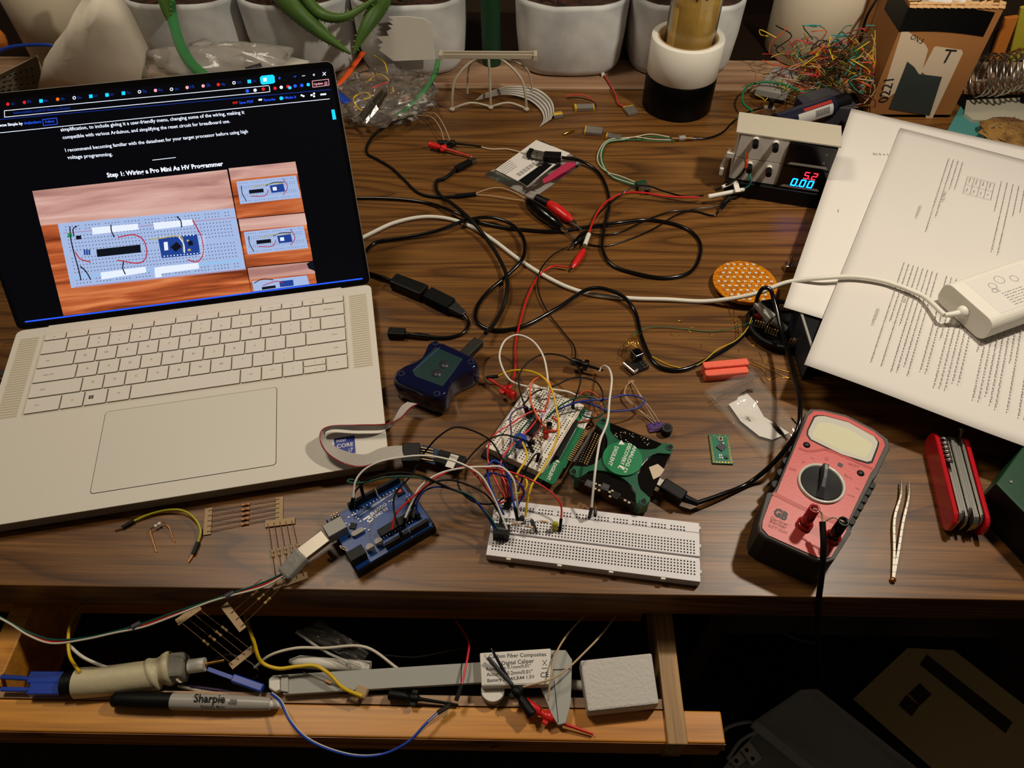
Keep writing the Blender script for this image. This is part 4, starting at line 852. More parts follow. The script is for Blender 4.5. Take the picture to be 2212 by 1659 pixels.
g.use('boot'); g.bar(mq(1118, 512, 37.6), mq(1155, 528, 37.6), 3.6, .1); T.part('face', g, bev=.2, label='red front panel')
# lcd
wq = [(960, 140), (1010, 140), (1200, 190), (1405, 305), (1432, 345), (1425, 380), (1380, 495), (1345, 503), (1150, 445), (905, 325), (880, 285), (885, 250), (935, 150)]
w1 = mp(wq, 37.5); cx = sum(p[0] for p in w1)/13; cy = sum(p[1] for p in w1)/13
g = G('black'); g.prism([(cx+(x-cx)*1.03, cy+(y-cy)*1.05) for x, y in w1], 37, 37.5); g.use('lcd_frame').prism(w1, 37, 38.2, .98); g.use('lcd'); g.poly([mq(*p, 38.25) for p in ((990, 190), (1060, 195), (1200, 240), (1380, 350), (1390, 375), (1340, 465), (1310, 465), (1150, 410), (930, 305), (920, 280), (960, 200))][::-1])
T.part('display', g, label='pale grey liquid crystal window')
p = mq(990, 665, 38); rd = (mq(1160, 665, 38)-mq(820, 665, 38)).length/2
g = G('lcd_frame'); g.at(p.x, p.y, 0).lathe([(rd+1.1, 37), (rd+.9, 39.4), (rd-.6, 39.6), (rd-1.2, 38.2)], 48); g.use('black')
prof = [(rd-1.2, 38.2)]
for i in range(12): r1 = (rd-1.5)*(1-i/12); prof += [(r1, 38.5), (r1-.45, 38.9), (r1-.9, 38.5)]
g.lathe(prof+[(0, 38.5)], 48); T.part('dial_ring', g)
d = (mq(1010, 545, 38)-mq(975, 790, 38)).normalized(); s_ = V(-d.y, d.x, 0); o = p.copy(); o.z = 38.6
g = G('dark_grey'); v = []
for t, w_, h in ((-.92, 3.6, .6), (-.5, 2.2, 6.5), (0, 1.8, 8.5), (.5, 2.0, 8.5), (.92, 3.0, 7.2), (.97, 3, .4)):
    c = o+d*(t*(rd-1.5)); v += [c-s_*w_, c+s_*w_, c+s_*w_*.7+V(0, 0, h), c-s_*w_*.7+V(0, 0, h)]
f = [(0, 1, 2, 3), (20, 23, 22, 21)]
for k in range(5): f += [(4*k+i, 4*k+4+i, 4*k+4+(i+1) % 4, 4*k+(i+1) % 4)[::1] for i in range(4)]
g.add(v, f); g.use('grey'); c1 = o+d*((rd-1.5)*.5)+V(0, 0, 8.55); c2 = o+d*((rd-1.5)*.85)+V(0, 0, 7.55); g.bar(c1, c2, 2.2, .4); T.part('dial_knob', g, bev=.4)
for x, y in ((875, 365), (1295, 585)):
    q = mq(x, y, 37.5); g = G('rubber'); g.ball((q.x, q.y, 37), 3.1, 16, .7); T.part('button', g)
# foam, pcb, tweezers etc.
T = Thing('foam_block', 'small pinkish red foam block beside the clear zip bag', 'foam', P(1565, 808, 0), .13)
g = G('foam_red'); g.prism(rr(44, 8, 2, 3, 0, 3.8), 0, 12); g.prism(rr(42, 7.6, 2, 3, -1, -3.9), 0, 9.5); T.part('block', g, bev=1.2)
T = Thing('circuit_board', 'small bare green circuit board with a black diamond-set chip, lying alone', 'circuit board', P(1556, 972, 0), -.035)
g = G('pcb_teal'); g.box(-8.8, 8.8, -15.3, 15.3, .2, 1.8); g.use('smd_pale').cb(1, 10, 2.2, 3.8, 3.8, 1); g.use('gold')
for i in range(11):
    for x in (-7.6, 7.6): g.cyl(x, -13.5+i*2.54, 1.8, 1.86, .85, 10)
for i in range(5): g.cyl(-5.2+i*2.54, -14, 1.8, 1.86, .8, 10); g.cyl(-4.2+i*2.54, 14-(i % 2)*1.5, 1.8, 1.86, .7, 10)
g.use('hole')
for i in range(11):
    for x in (-7.6, 7.6): g.cyl(x, -13.5+i*2.54, 1.86, 1.9, .42, 8)
g.use('white_gloss')
for x, y in ((-2, -7), (-.5, -7), (-2, -9.4), (0, -9.6), (3, 6)): g.cb(x, y, 2, 1, 1.6, .6)
T.part('board', g); g = G('gunmetal'); g.at(.5, 1.5, 0, .8).cb(0, 0, 2.4, 6.6, 6.6, 1.1); g.at(3.6, -9, 0, 0).cb(0, 0, 2.4, 2.6, 2.8, 1.2); T.part('chip', g)
g = G('chrome'); g.at(1, 10, 2.7).cyl(0, 0, 0, .6, 1.2, 12); T.part('button', g)
T = Thing('tweezers', 'pair of slim steel tweezers lying open beside the multimeter', 'tweezers', P(1930, 1250, 1))
a = T.loc(P(1929, 1252, 2)); 
for e, bnd in (((1946, 1038), (1932, 1120)), ((1963, 1040), (1950, 1130))):
    g = G('dull_metal'); p = cat([a, T.loc(P((a.x and 1931)+(bnd[0]-1931)*.5, 1190, 3)), T.loc(P(*bnd, 4)), T.loc(P(e[0], e[1]+30, 5)), T.loc(P(*e, 4))], 4)
    for i in range(len(p)-1): g.bar(p[i], p[i+1], 2.3*(1 if i < 10 else .45+.4*(16-i)/6) if i < 15 else .9, 1.6)
    T.part('arm', g, bev=.25)
g = G('copper'); g.ball(a, 2.4, 10, .7); T.part('joint', g)
# knife
k0, k1 = P(2052, 932, 22), P(2104, 1132, 22); m_ = (k0+k1)/2; dd = (k0-k1).normalized()
T = Thing('pocket_knife', 'thick red multi-tool pocket knife with a corkscrew, standing on its edge', 'pocket knife', (m_.x, m_.y, 0), atan2(dd.y, dd.x)-pi/2)
def slab(x0, x1, L_, h, m_, r=9, z0=1, y0=0):
    g = G(m_); o = rr(L_, h, r, 5, y0, z0+h/2); g.frame(Vector((0, 0, 0)), V(0, 1, 0), V(0, 0, 1), V(1, 0, 0)); g.prism(o, x0, x1); g.M = Matrix(); return g
T.part('scale', slab(-14, -10.2, 91, 23, 'knife_red', 10, 0), bev=1.2); T.part('scale', slab(10.2, 14, 91, 23, 'knife_red', 10, 0), bev=1.2)
x = -10
for i, (wd, L_, y0) in enumerate(((2.6, 50, -17), (2.4, 82, 2), (2.2, 85, 0), (2.8, 78, 3), (2.2, 86, 0), (2.4, 80, -2), (2.0, 84, 1))):
    T.part('blade', slab(x+.15, x+wd-.15, L_, 22.5-(i % 3)*1.2, 'knife_steel', 7, 1, y0), bev=.3); x += wd+.35
g = G('black_gloss'); g.box(-10.1, 10.1, -38, 34, 1.5, 14); T.part('liner', g)
g = G('steel'); g.tube([(-7.4+2.6*cos(i*.9), 12+i*.62, 22+2.6*sin(i*.9)) for i in range(40)], .9, 7, 0); T.part('corkscrew', g)
g = G('steel'); g.tube([(10, 44, 16), (12, 48, 18), (12, 52, 19)], 1.4, 8, 3, r1=1.9); T.part('key_ring_stub', g)
# green box at right edge
T = Thing('green_box', 'dark green box cut off by the right edge of the picture', 'box', P(2152, 1044, 40))
a = T.loc(P(2152, 1044, 40)); b_ = T.loc(P(2212, 962, 40)); c = a+V(35, -78, 0); u = (b_-a).normalized(); w_ = (c-a).normalized(); a0 = a
q = [a0, a0+u*110, a0+u*110+w_*90, a0+w_*90]
g = G('dark_green'); g.prism([(p.x, p.y) for p in q], -39.5, 0); T.part('body', g, bev=1); T.o.location.z = (40+ZD)*K
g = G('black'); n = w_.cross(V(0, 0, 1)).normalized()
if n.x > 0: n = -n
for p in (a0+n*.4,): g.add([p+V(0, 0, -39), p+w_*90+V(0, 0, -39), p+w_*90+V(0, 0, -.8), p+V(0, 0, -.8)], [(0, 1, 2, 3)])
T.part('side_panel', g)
g = G('grey'); g.box(-1, 1, -1, 1, 0, 1); g.v = [p*.9+a0+w_*8+u*12 for p in g.v]; T.part('tab', g)
# ================================================================ power supply, papers, charger
em('e_seg_red', 'FF2838', 3); em('e_seg_blue', '0878FF', 6)
T = Thing('power_supply', 'grey two-channel bench power supply module with black knobs and glowing digits', 'power supply', (240.5, 741, 0), -.245); PS = T
g = G('black'); g.box(-2, 112, -6, 46, 0, 19.5); T.part('base', g, bev=1)
g = G('psu'); g.box(0, 106, .6, 40, 19.5, 79.4); T.part('housing', g, bev=.6)
g = G('psu'); g.box(-5, 108, -1.5, 40.5, 78.5, 81); T.part('top_cover', g, bev=.6)
g = G('psu_front'); g.box(1, 54, -1, .5, 20.5, 48.6); g.box(1, 54, -1, .5, 49.4, 78.4); g.box(-9, 0, 0, 4, 46, 52); T.part('front_panel', g, bev=.3)
g = G('psu_front'); g.box(-12, -8, 0, 12, 22, 30); g.at(-10, 6, 34, 0, 0, .2).cb(0, 0, 6, 3, 4, 26); T.part('bracket', g)
def fz(x, y, o=0): return PS.pl(x/5.53+1540, y/5.53+180, (0, -1-o, 0), (0, 1, 0))
for x, y in ((515, 668), (752, 712), (440, 962), (672, 1005)):
    p = fz(x, y); g = G('white'); g.at(p.x, -1, p.z, 0, pi/2).cyl(0, 0, 0, 4, 3.2, 18)
    kn = PS.part('knob', g)
    g = G('black'); g.frame(V(p.x, -5, p.z), V(1, 0, 0), V(0, 0, 1), V(0, -1, 0)); g.prism([((2.9+.5*(i % 2))*cos(i*pi/9), (2.9+.5*(i % 2))*sin(i*pi/9)) for i in range(18)], 0, 11); PS.part('knob_cap', g, under=kn)
for z0, nm in ((50, 'off'), (20.5, 'on')):
    g = G('black_gloss'); g.box(55, 105, -4, .5, z0, z0+28); g.use('window').box(59, 101, -4.2, -4, z0+6, z0+26); g.use('grey'); g.add([(58, -4.3, z0+2), (102, -4.3, z0+2), (99, -4.3, z0+5), (61, -4.3, z0+5)], [(0, 1, 2, 3)]); m_ = PS.part('display_module', g)
    z = z0
    g = G('grey' if nm == 'off' else 'window'); g.text('V', (94, -4.4, z+18), (97, -4.4, z+18), (0, -1, 0)); g.text('A', (94, -4.4, z+8), (97, -4.4, z+8), (0, -1, 0)); PS.part('unit_marks', g, under=m_)
SEG = {'5': 'afgcd', '2': 'abged', '0': 'abcdef', '.': ''}
def digit(g, x, z, w_, h, ch, y=-4.5, t=1.1):
    s_ = lambda k: x+k*.12
    P_ = {'a': ((0, h), (w_, h)), 'g': ((0, h/2), (w_, h/2)), 'd': ((0, 0), (w_, 0)), 'f': ((0, h/2), (0, h)), 'b': ((w_, h/2), (w_, h)), 'e': ((0, 0), (0, h/2)), 'c': ((w_, 0), (w_, h/2))}
    for c in SEG[ch]:
        (a, b_), (c_, d_) = P_[c]; g.bar((x+a+b_*.1, y, z+b_), (x+c_+d_*.1, y, z+d_), t, .2, up=(0, -1, 0))
g = G('e_seg_red'); digit(g, 80, 37, 4.6, 8, '5'); digit(g, 88.5, 37, 4.6, 8, '2'); g.cb(86.3, -4.5, 37, 1.1, .2, 1.1); PS.part('red_digits', g, label='glowing red digits')
g = G('e_seg_blue'); digit(g, 69, 26, 4.8, 8.6, '0', t=1.5); digit(g, 78.5, 26, 4.8, 8.6, '0', t=1.5); digit(g, 87, 26, 4.8, 8.6, '0', t=1.5); g.cb(76.2, -4.5, 26, 1.3, .2, 1.3); PS.part('blue_digits', g, label='glowing blue digits')
# papers and the case under them
T = Thing('black_case', 'low black case with a grey rim underneath the loose papers', 'case', P(1757, 785, 0))
q = [T.at(x, y, 36) for x, y in ((1722, 655), (1757, 768), (1850, 745), (2080, 770), (2300, 780), (2300, 470), (1900, 330), (1835, 330))]
g = G('black'); g.prism([(p.x, p.y) for p in q], 0, 36); T.part('body', g, bev=1)
g = G('grey'); g.bar(q[0]+V(.8, 0, .4), q[1]+V(.8, 0, .4), 2.2, 1.5); T.part('rim', g)
g = G('gunmetal'); g.add([q[0]+V(-.3, -1, -32), q[1]+V(-.6, 0, -32), q[1]+V(-.6, 0, 0), q[0]+V(-.3, 0, 0)], [(0, 1, 2, 3)])
T.part('side_panel', g)
g = G('steel'); 
T = Thing('hinge_bracket', 'small steel bracket with a pin poking out beside the papers', 'bracket', P(1705, 585, 0)); g = G('steel'); g.box(-6, 22, -2, 6, 0, 8); T.part('plate', g, bev=.6); g = G('chrome'); g.cyl(-2, 2, 8, 16, 2, 12); g.cyl(-2, 2, 16, 20, .7, 8); T.part('pin', g)
def tline(g, x, y, L_, rnd, h=.95, z=.25):
    e = x+L_
    while x < e-1:
        w_ = min(rnd.uniform(1.4, 6), e-x); g.add([(x, y-h*.35, z), (x+w_, y-h*.35, z), (x+w_, y+h*.3, z), (x, y+h*.3, z)], [(0, 1, 2, 3)]); x += w_+1.3
def paper(name, label, org, rz, m_, wavef, ln=432):
    T = Thing('paper_sheet', label, 'paper', org, rz); g = G(m_); g.sheet(lambda u, v: (u*279, v*ln, wavef(u*279, v*ln)), 26, 34); T.part('page', g, solid=.12); return T
SA = paper('a', 'plain white sheet with faint handwriting, underneath the printed exam sheet', (410-388*.413, 862-388*.911, 37.6), -atan2(.413, .911), 'paper', lambda x, y: 1.0*sin(x/60)*sin(y/90)+1.2, 388)
g = G('print_ink')
for t, a, b_ in (('[m7 x (1-a-3c-', (1797, 493), (1853, 487)), ('(2-4)', (1845, 462), (1872, 462)), ('(1-0)7D', (1843, 450), (1875, 452)), ('8)', (1808, 455), (1825, 455)), ('(2.7) = 0.75', (1885, 330), (1935, 333)), ('4 =', (1890, 420), (1878, 430))):
    A_, B_ = SA.at(a[0], a[1], 1.6), SA.at(b_[0], b_[1], 1.6); g = G('print_ink'); g.text(t, B_, A_); SA.part('handwriting', g)
SBp = paper('b', 'creased white sheet printed with two exam pages of small text, on top', (251.5, 434, 40.2), -atan2(.472, .882), 'paper2', lambda x, y: 1.1*sin(x/45+1)*sin(y/80)+.7*sin((x+y)/33)+1.2)
g = G('print_ink'); rnd = random.Random(11)
g.frame(V(0, 432, 3.1), V(0, -1, 0), V(1, 0, 0), V(0, 0, 1)); g.M = Matrix(((0, 1, 0, 0), (-1, 0, 0, 432), (0, 0, 1, 3.4), (0, 0, 0, 1)))
def footer(x, y): g.text('ECE 322 Exam 2', (x, y, 0), (x+24, y, 0)); g.text('Page 1 of 8', (x-38, y+20, 0), (x-22, y+20, 0))
u1 = SBp.loc(P(1985, 445, 42)); footer(432-u1.y, u1.x)
u2 = SBp.loc(P(1893, 668, 42)); footer(432-u2.y, u2.x)
y = u1.x+14
for k, (x0, L_) in enumerate(((42, 150), (42, 118), (42, 60), (42, 58))): tline(g, x0, y+k*5, L_, rnd)
ty = y+24; x0 = 68
for i in range(5): g.bar((x0, ty+i*7, 0), (x0+34, ty+i*7, 0), .3, .05)
for j in range(3): g.bar((x0+j*17, ty, 0), (x0+j*17, ty+28, 0), .3, .05)
for i in range(4): tline(g, x0+2, ty+3+i*7, 10, rnd); tline(g, x0+24, ty+3+i*7, 5, rnd)
for k, L_ in enumerate((60, 130, 132, 60, 50, 45, 70, 120, 110)): tline(g, 60, ty+34+k*6, L_, rnd)
g.bar((60, ty+98, 0), (110, ty+98, 0), .4, .05); g.bar((60, ty+116, 0), (110, ty+116, 0), .4, .05); g.bar((60, ty+134, 0), (110, ty+134, 0), .4, .05)
for k in range(46):
    if k % 9 == 8: continue
    tline(g, 252, u2.x+10+k*4.5, rnd.choice((150, 150, 140, 90, 152)), rnd)
g.M = Matrix(); SBp.part('printed_text', g)
c0 = P(2120, 742, 42.5); c1 = P(2212, 708, 42.5); c2 = P(2044, 640, 42.5); ax = (c1-c0).normalized(); yd = Vector((-ax.y, ax.x, 0)); wd = abs((c2-c0).dot(yd))
T = Thing('charger_brick', 'white laptop charger brick lying on the papers with its cable plugged in', 'charger', (c0.x, c0.y, 43.2), atan2(ax.y, ax.x))
wd = min(wd, 66); g = G('white'); g.frame(V(0, wd/2, 0), V(0, 1, 0), V(0, 0, 1), V(1, 0, 0)); g.prism(rr(wd, 25, 9, 6, 0, 12.6), 0, 112); T.part('shell', g, bev=.8)
g = G('paper2'); g.box(14, 82, 8, wd-8, 25.15, 25.2); g.use('print_ink'); rnd = random.Random(5)
for i in range(6): tline(g, 34, 12+i*3, 24, rnd, 1.2, 25.25)
for x, y, r_ in ((34, 38, 4), (46, 42, 5), (60, 38, 4), (70, 30, 4)): g.at(x, y, 25.22).lathe([(r_, 0), (r_, .05), (r_-.5, .05), (r_-.5, 0)], 16)
g.at().text('CE', (28, 30, 25.24), (36, 30, 25.24)); T.part('label', g)
g = G('white'); g.ball((-1, wd/2, 12.6), 6, 14); g.tube([(-2, wd/2, 12.6), (-9, wd/2+1, 12), (-18, wd/2+4, 11)], 3.4, 10, 3, r1=2.2); T.part('strain_relief', g)
CHP = T.M @ V(-18, wd/2+4, 11)
# ---- round orange LED board, black dish with headers
T = Thing('led_board', 'round orange circuit board dotted with small white LEDs', 'circuit board', P(1607, 616, 4)); 
g = G('kapton'); g.cyl(0, 0, 3, 4.4, 33, 64); T.part('board', g); g = G('gold')
for i in range(7): g.cyl(-18+i*3, -27-abs(i-3)*.2, 1, 3, .5, 6)
g.use('black').cb(-4, -20, 0, 26, 6, 5.6); T.part('connector', g)
k = 0
for j in range(-4, 5):
    for i in range(-4, 5):
        x = i*6.9+(j % 2)*3.4; y = j*6.6
        if hypot(x, y) < 30.5: g = G('white_gloss'); g.cb(x, y, 5, 2.6, 2.4, 1.2); g.use('olive').cyl(x, y, 5.6, 5.65, .7, 8); T.part('led', g)
T = Thing('magnetic_dish', 'shallow round black parts dish holding pin headers and a grey clip', 'dish', P(1682, 712, 0)); DI = T
g = G('black'); g.lathe([(0, 2), (29, 2), (30, 10), (33, 10.5), (34, 8), (32, 0), (0, 0)], 56); T.part('dish', g)
def header(n, label, px, py, z, rz_, tilt=.9, two=False):
    T = Thing('pin_header', label, 'pin header', P(px, py, z), rz_, 'pin headers in the black dish', rx=0)
    g = G('black'); g.box(0, n*2.54, -1.2, 1.2, -1.2, 1.2); T.part('strip', g)
    g = G('pins')
    for i in range(n): g.box(i*2.54+.8, i*2.54+1.7, -.45, .45, -3, 9)
    T.part('pins', g)['kind'] = 'stuff'; return T
header(8, 'longest black pin header with upright gold pins at the back of the dish', 1678, 672, 16, .0)
header(6, 'black pin header among the loose parts at the left of the dish', 1625, 705, 6, -.35)
header(5, 'short black pin header in the middle of the dish', 1650, 718, 6, -.5)
header(5, 'black pin header at the right front of the dish', 1700, 745, 6, -.1)
T = Thing('alligator_clip', 'grey taped metal clip leaning in the black dish', 'clip', P(1632, 655, 22)); a = V(0, 0, 0); b_ = T.loc(P(1668, 690, 18)); g = G('grey'); g.bar(a, b_, 6, 5, taper=1.6); g.bar(b_, T.loc(P(1700, 712, 12)), 9, 6, taper=.6); T.part('sleeve', g, bev=1); g = G('steel'); g.bar(a+V(2, 1, 3), T.loc(P(1650, 668, 26)), 3, 1); T.part('jaw', g)
T = Thing('alligator_clip', 'grey taped clip lying at the right of the black dish', 'clip', P(1715, 730, 10)); g = G('grey'); g.bar((0, 0, 0), T.loc(P(1735, 742, 9)), 7, 4, taper=.8); T.part('sleeve', g, bev=.8)
T = Thing('red_part', 'small red connector in the black dish', 'connector', P(1637, 688, 8)); g = G('red_dark'); g.at(0, 0, 0, -.4).cb(0, 0, 3, 8, 6, 6); T.part('body', g, bev=.5)
g = G('copper'); g.tube([(0, 2, 3), (5, 6, 6), (9, 2, 4)], .6, 6); T.part('lead', g)
# ---- batteries
def lipo(px, py, z, rz_, w_, l, label, tab='lipo_tab'):
    T = Thing('battery_cell', label, 'battery', P(px, py, z), rz_, 'small pouch cells on the desk')
    g = G('lipo'); g.cb(0, 0, 2.6, w_, l, 4.6); T.part('pouch', g, bev=.8); g = G(tab); g.cb(0, l/2+.4, 2.6, w_, 2, 4.2); T.part('tape_end', g, bev=.3); return T
T = lipo(1362, 243, 0, .35, 15, 17, 'silver pouch cell with a long red lead and white plug'); 
g = G('pink_red'); g.tube([T.loc(P(*q)) for q in ((1352, 230, 3), (1338, 226, 3), (1330, 205, 5), (1315, 178, 5), (1302, 158, 5))], .8); g.use('black').tube([T.loc(P(*q)) for q in ((1356, 232, 3), (1341, 228, 2), (1326, 200, 3), (1312, 176, 4), (1301, 160, 4))], .7); T.part('lead', g)
g = G('white_gloss'); g.bar(T.loc(P(1303, 163, 5)), T.loc(P(1298, 151, 5)), 5, 4); T.part('plug', g, bev=.4)
T = lipo(1262, 236, 0, -1.5, 12, 24, 'silver pouch cell in amber tape with a red and black lead'); g = G('lipo_tab'); g.cb(0, -12, 2.7, 12, 3, 4.8); T.part('tape_end', g, bev=.3)
g = G('pink_red'); g.tube([T.loc(P(*q)) for q in ((1286, 226, 4), (1275, 212, 6), (1250, 204, 6), (1222, 208, 4))], .7); g.use('black').tube([T.loc(P(*q)) for q in ((1288, 232, 4), (1282, 220, 5), (1255, 212, 5), (1224, 212, 3))], .7); T.part('lead', g)
T = lipo(1205, 253, 0, .25, 13, 9, 'smallest yellow-banded pouch cell left of the others'); g = G('yellow'); g.cb(0, 0, 5, 12, 4, .3); T.part('tape_band', g)
T = lipo(1283, 287, 0, 1.75-.35, 15, 22, 'silver pouch cell at the head of the green and white wires'); T = lipo(1326, 300, 0, 1.3, 9, 18, 'narrow pouch cell beside the green and white wires')
g = G('gold'); g.tube([P(1218, 290, 2), P(1228, 285, 3), P(1240, 280, 2)], 1.6, 6); solo('brass_strip', 'small brass strip next to the pouch cells', 'strip', g)
# ---- grey arch
T = Thing('printed_arch', 'grey plastic printed dome frame with a slotted bar on top', 'printed part', (-48, 918, 0))
ft = [T.loc(P(*q)) for q in ((977, 240), (1060, 236), (1137, 240), (1010, 205), (1150, 212))]; top = V(0, 8, 70); g = G('printed')
for p in ft[:3]: g.ball((p.x, p.y, 3), 4, 10, .8)
for i, p in enumerate(ft): m1 = p.lerp(top, .4)+V(p.x*.25, p.y*.2, 16); g.tube([V(p.x, p.y, 2), V(p.x*.97, p.y, 22), m1, V(p.x*.3, 6, 69), top], 1.7 if i < 3 else 1.3, 8, 6)
for a, b_ in ((0, 1), (1, 2)): m1 = (ft[a]+ft[b_])/2+V(0, 3, 9); g.tube([V(ft[a].x, ft[a].y, 4), m1, V(ft[b_].x, ft[b_].y, 4)], 1.5)
T.part('ribs', g)
g = G('printed'); g.box(-60, 60, 4, 6, 69, 75); g.box(-60, 60, 12, 14, 69, 75); g.box(-63, -58, 2, 16, 68, 75); g.box(58, 63, 2, 16, 68, 75); T.part('slotted_bar', g, bev=.4)
T = Thing('flat_flex_cable', 'pale flat ribbon cable curling under the grey printed arch', 'ribbon cable', P(1150, 215, 6)); up = [T.loc(P(*q)) for q in ((1040, 205, 18), (1100, 186, 16), (1160, 192, 12), (1190, 215, 8), (1197, 240, 5), (1190, 258, 2))]; lo = [T.loc(P(*q)) for q in ((1028, 216, 14), (1095, 204, 6), (1140, 215, 5), (1168, 238, 3), (1174, 258, 2), (1166, 274, 1))]
U = cat(up, 5); L_ = cat(lo, 5); g = G('ribbon')
for j in range(9):
    g.use('ribbon' if j % 2 == 0 else 'ribbon_dark')
    for i in range(len(U)-1): g.add([U[i].lerp(L_[i], j/9), U[i+1].lerp(L_[i+1], j/9), U[i+1].lerp(L_[i+1], (j+1)/9), U[i].lerp(L_[i], (j+1)/9)], [(0, 1, 2, 3)])
T.part('strands', g, solid=.5)
# ---- bags
def lump(name, label, cen, rx, ry, rz_, m_='film', sd=1, amp=.5, n=44):
    T, g = crumple(cen, rx, ry, rz_, m_, name, label, 'bag', sd, amp, n); 
    for i in range(len(g.sm)): g.sm[i] = True
    T.part('bag_film', g); return T
T = lump('zip_bag', 'clear zip bag with a green seal, full of wires and foil', (-186, 918, 1), 60, 60, 19, 'film', 2)
def strip(T, m_, pts, w_, nm, z2=None, label=None, up=(0, 0, 1), t=.6):
    p = cat([T.loc(P(*q)) for q in pts], 6); g = G(m_); v = []; n = len(p)
    for i in range(n):
        d = (p[min(i+1, n-1)]-p[max(i-1, 0)]).normalized(); s_ = d.cross(Vector(up)).normalized()*w_/2; v += [p[i]+s_, p[i]-s_]
    g.add(v, [(2*i, 2*i+1, 2*i+3, 2*i+2) for i in range(n-1)], True)
    return T.part(nm, g, solid=t, label=label)
strip(T, 'film_green', [(947, 128, 30), (935, 165, 26), (905, 205, 22), (875, 235, 16), (848, 250, 8)], 8, 'zip_seal', label='green zip seal') if 0 else None
strip(T, 'seal_green', [(947, 128, 40), (938, 162, 36), (910, 202, 28), (878, 234, 18), (850, 250, 8)], 7, 'zip_seal', label='green zip seal')
strip(T, 'orange', [(785, 112, 44), (765, 140, 42), (735, 178, 38), (718, 190, 34)], 8, 'orange_strip'); strip(T, 'pink_red', [(802, 190, 34), (830, 180, 36), (845, 175, 36)], 4, 'red_strip')
strip(T, 'blue', [(722, 198, 34), (735, 208, 34), (752, 222, 32)], 12, 'blue_piece')
g = G('yellow')
for q in ([(800, 245, 30), (775, 235, 32), (765, 210, 34), (790, 200, 36), (800, 210, 36), (785, 215, 36)], [(790, 180, 38), (820, 160, 38), (845, 180, 36), (850, 200, 34)], [(808, 120, 42), (830, 135, 42), (838, 160, 40)]): g.tube([T.loc(P(*p)) for p in q], .9)
T.part('yellow_wires', g)
g = G('foil'); U = [T.loc(P(*q)) for q in ((853, 162, 38), (830, 185, 38), (800, 215, 37), (775, 250, 32))]; W_ = [T.loc(P(*q)) for q in ((853, 163, 38), (842, 200, 37), (818, 235, 34), (790, 268, 24))]
for i in range(3):
    for j in range(4): g.add([U[i].lerp(W_[i], j/4)+V(0, 0, (j % 2)*2), U[i+1].lerp(W_[i+1], j/4)+V(0, 0, (j % 2)*2), U[i+1].lerp(W_[i+1], (j+1)/4)+V(0, 0, (j % 2 == 0)*2), U[i].lerp(W_[i], (j+1)/4)+V(0, 0, (j % 2 == 0)*2)], [(0, 1, 2, 3)])
T.part('foil', g)
T = lump('clear_bag', 'large milky clear bag with a dark green seal behind the laptop screen', (-405, 948, 1), 118, 40, 34, 'film_milky', 7, .3)
strip(T, 'seal_green', [(365, -10, 110), (375, 50, 95), (395, 110, 85), (420, 145, 82), (470, 185, 78)], 13, 'zip_seal', label='green zip seal', up=(.3, -.8, .5), t=1); strip(T, 'white', [(610, 165, 72), (650, 128, 74)], 26, 'white_label'); strip(T, 'dark_grey', [(530, 150, 70), (565, 140, 72)], 10, 'dark_part')
T = Thing('zip_bag', 'small clear zip bag with a white slip inside, beside the foam block', 'bag', P(1630, 900, 0)); cn = [T.loc(P(*q)) for q in ((1520, 848, 2), (1622, 800, 4), (1726, 932, 2), (1650, 990, 2))]
g = G('film'); rnd = random.Random(3)
g.sheet(lambda u, v: cn[0].lerp(cn[1], u).lerp(cn[3].lerp(cn[2], u), v)+V(3*sin(v*9)*(.3 if u in (0, 1) else 1), 0, max(.8, 3.6+3*noise.noise(V(u*3.5, v*5, 1))*4*u*(1-u))), 24, 30); T.part('bag_film', g)
g = G('film'); g.sheet(lambda u, v: cn[0].lerp(cn[1], u).lerp(cn[3].lerp(cn[2], u), v)+V(0, 0, -.5), 2, 2); T.part('bag_back', g)
for k in (.13, .17): g = G('film_smooth'); a = cn[0].lerp(cn[3], k); b_ = cn[1].lerp(cn[2], k); g.tube([a+V(0, 0, 6), b_+V(0, 0, 7)], .8, 6, 0); T.part('zip_seal', g)
g = G('paper'); pl = [T.loc(P(x, y, 3.2)) for x, y in ((1574, 873), (1592, 864), (1594, 858), (1614, 850), (1632, 868), (1650, 900), (1705, 935), (1668, 950), (1640, 942), (1600, 910))]; g.poly(pl[::-1]); T.part('white_slip', g, solid=.2)
# ---- antistatic packet
T = Thing('component_packet', 'clear component packet with a barcode label and a pink strip', 'packet', P(1155, 370, 0)); cn = [T.loc(P(*q)) for q in ((1047, 378, 1), (1168, 303, 1), (1265, 350, 1), (1150, 430, 1))]
g = G('film_milky'); g.sheet(lambda u, v: cn[0].lerp(cn[1], u).lerp(cn[3].lerp(cn[2], u), v)+V(0, 0, .4+20*u*(1-u)*v*(1-v)+(2*noise.noise(V(u*5, v*5, 9)) if 0 < u < 1 and 0 < v < 1 else 0)), 16, 16)
g.sheet(lambda u, v: cn[0].lerp(cn[1], u).lerp(cn[3].lerp(cn[2], u), v)+V(0, 0, -.4), 1, 1); T.part('bag_film', g)
Z2 = lambda x, y, z=3.2: T.at(x/3.687+700, y/3.687, z)
g = G('paper'); g.poly([Z2(*p) for p in ((1365, 1350), (1690, 1115), (1960, 1220), (1620, 1480))][::-1]); g.use('black').poly([Z2(*p, 3.3) for p in ((1545, 1440), (1750, 1295), (1820, 1310), (1620, 1480))][::-1]); g.use('ink')
for i in range(22): a = Z2(1530+i*8, 1385-i*5.6, 3.35); b_ = Z2(1560+i*8, 1398-i*5.6+6, 3.35); g.bar(a, b_, (.5, .9, .35)[i % 3], .05)
for i in range(5): a = Z2(1390+i*10, 1345+i*12, 3.35); b_ = Z2(1490+i*12, 1275+i*12, 3.35); g.bar(a, b_, .5, .05)
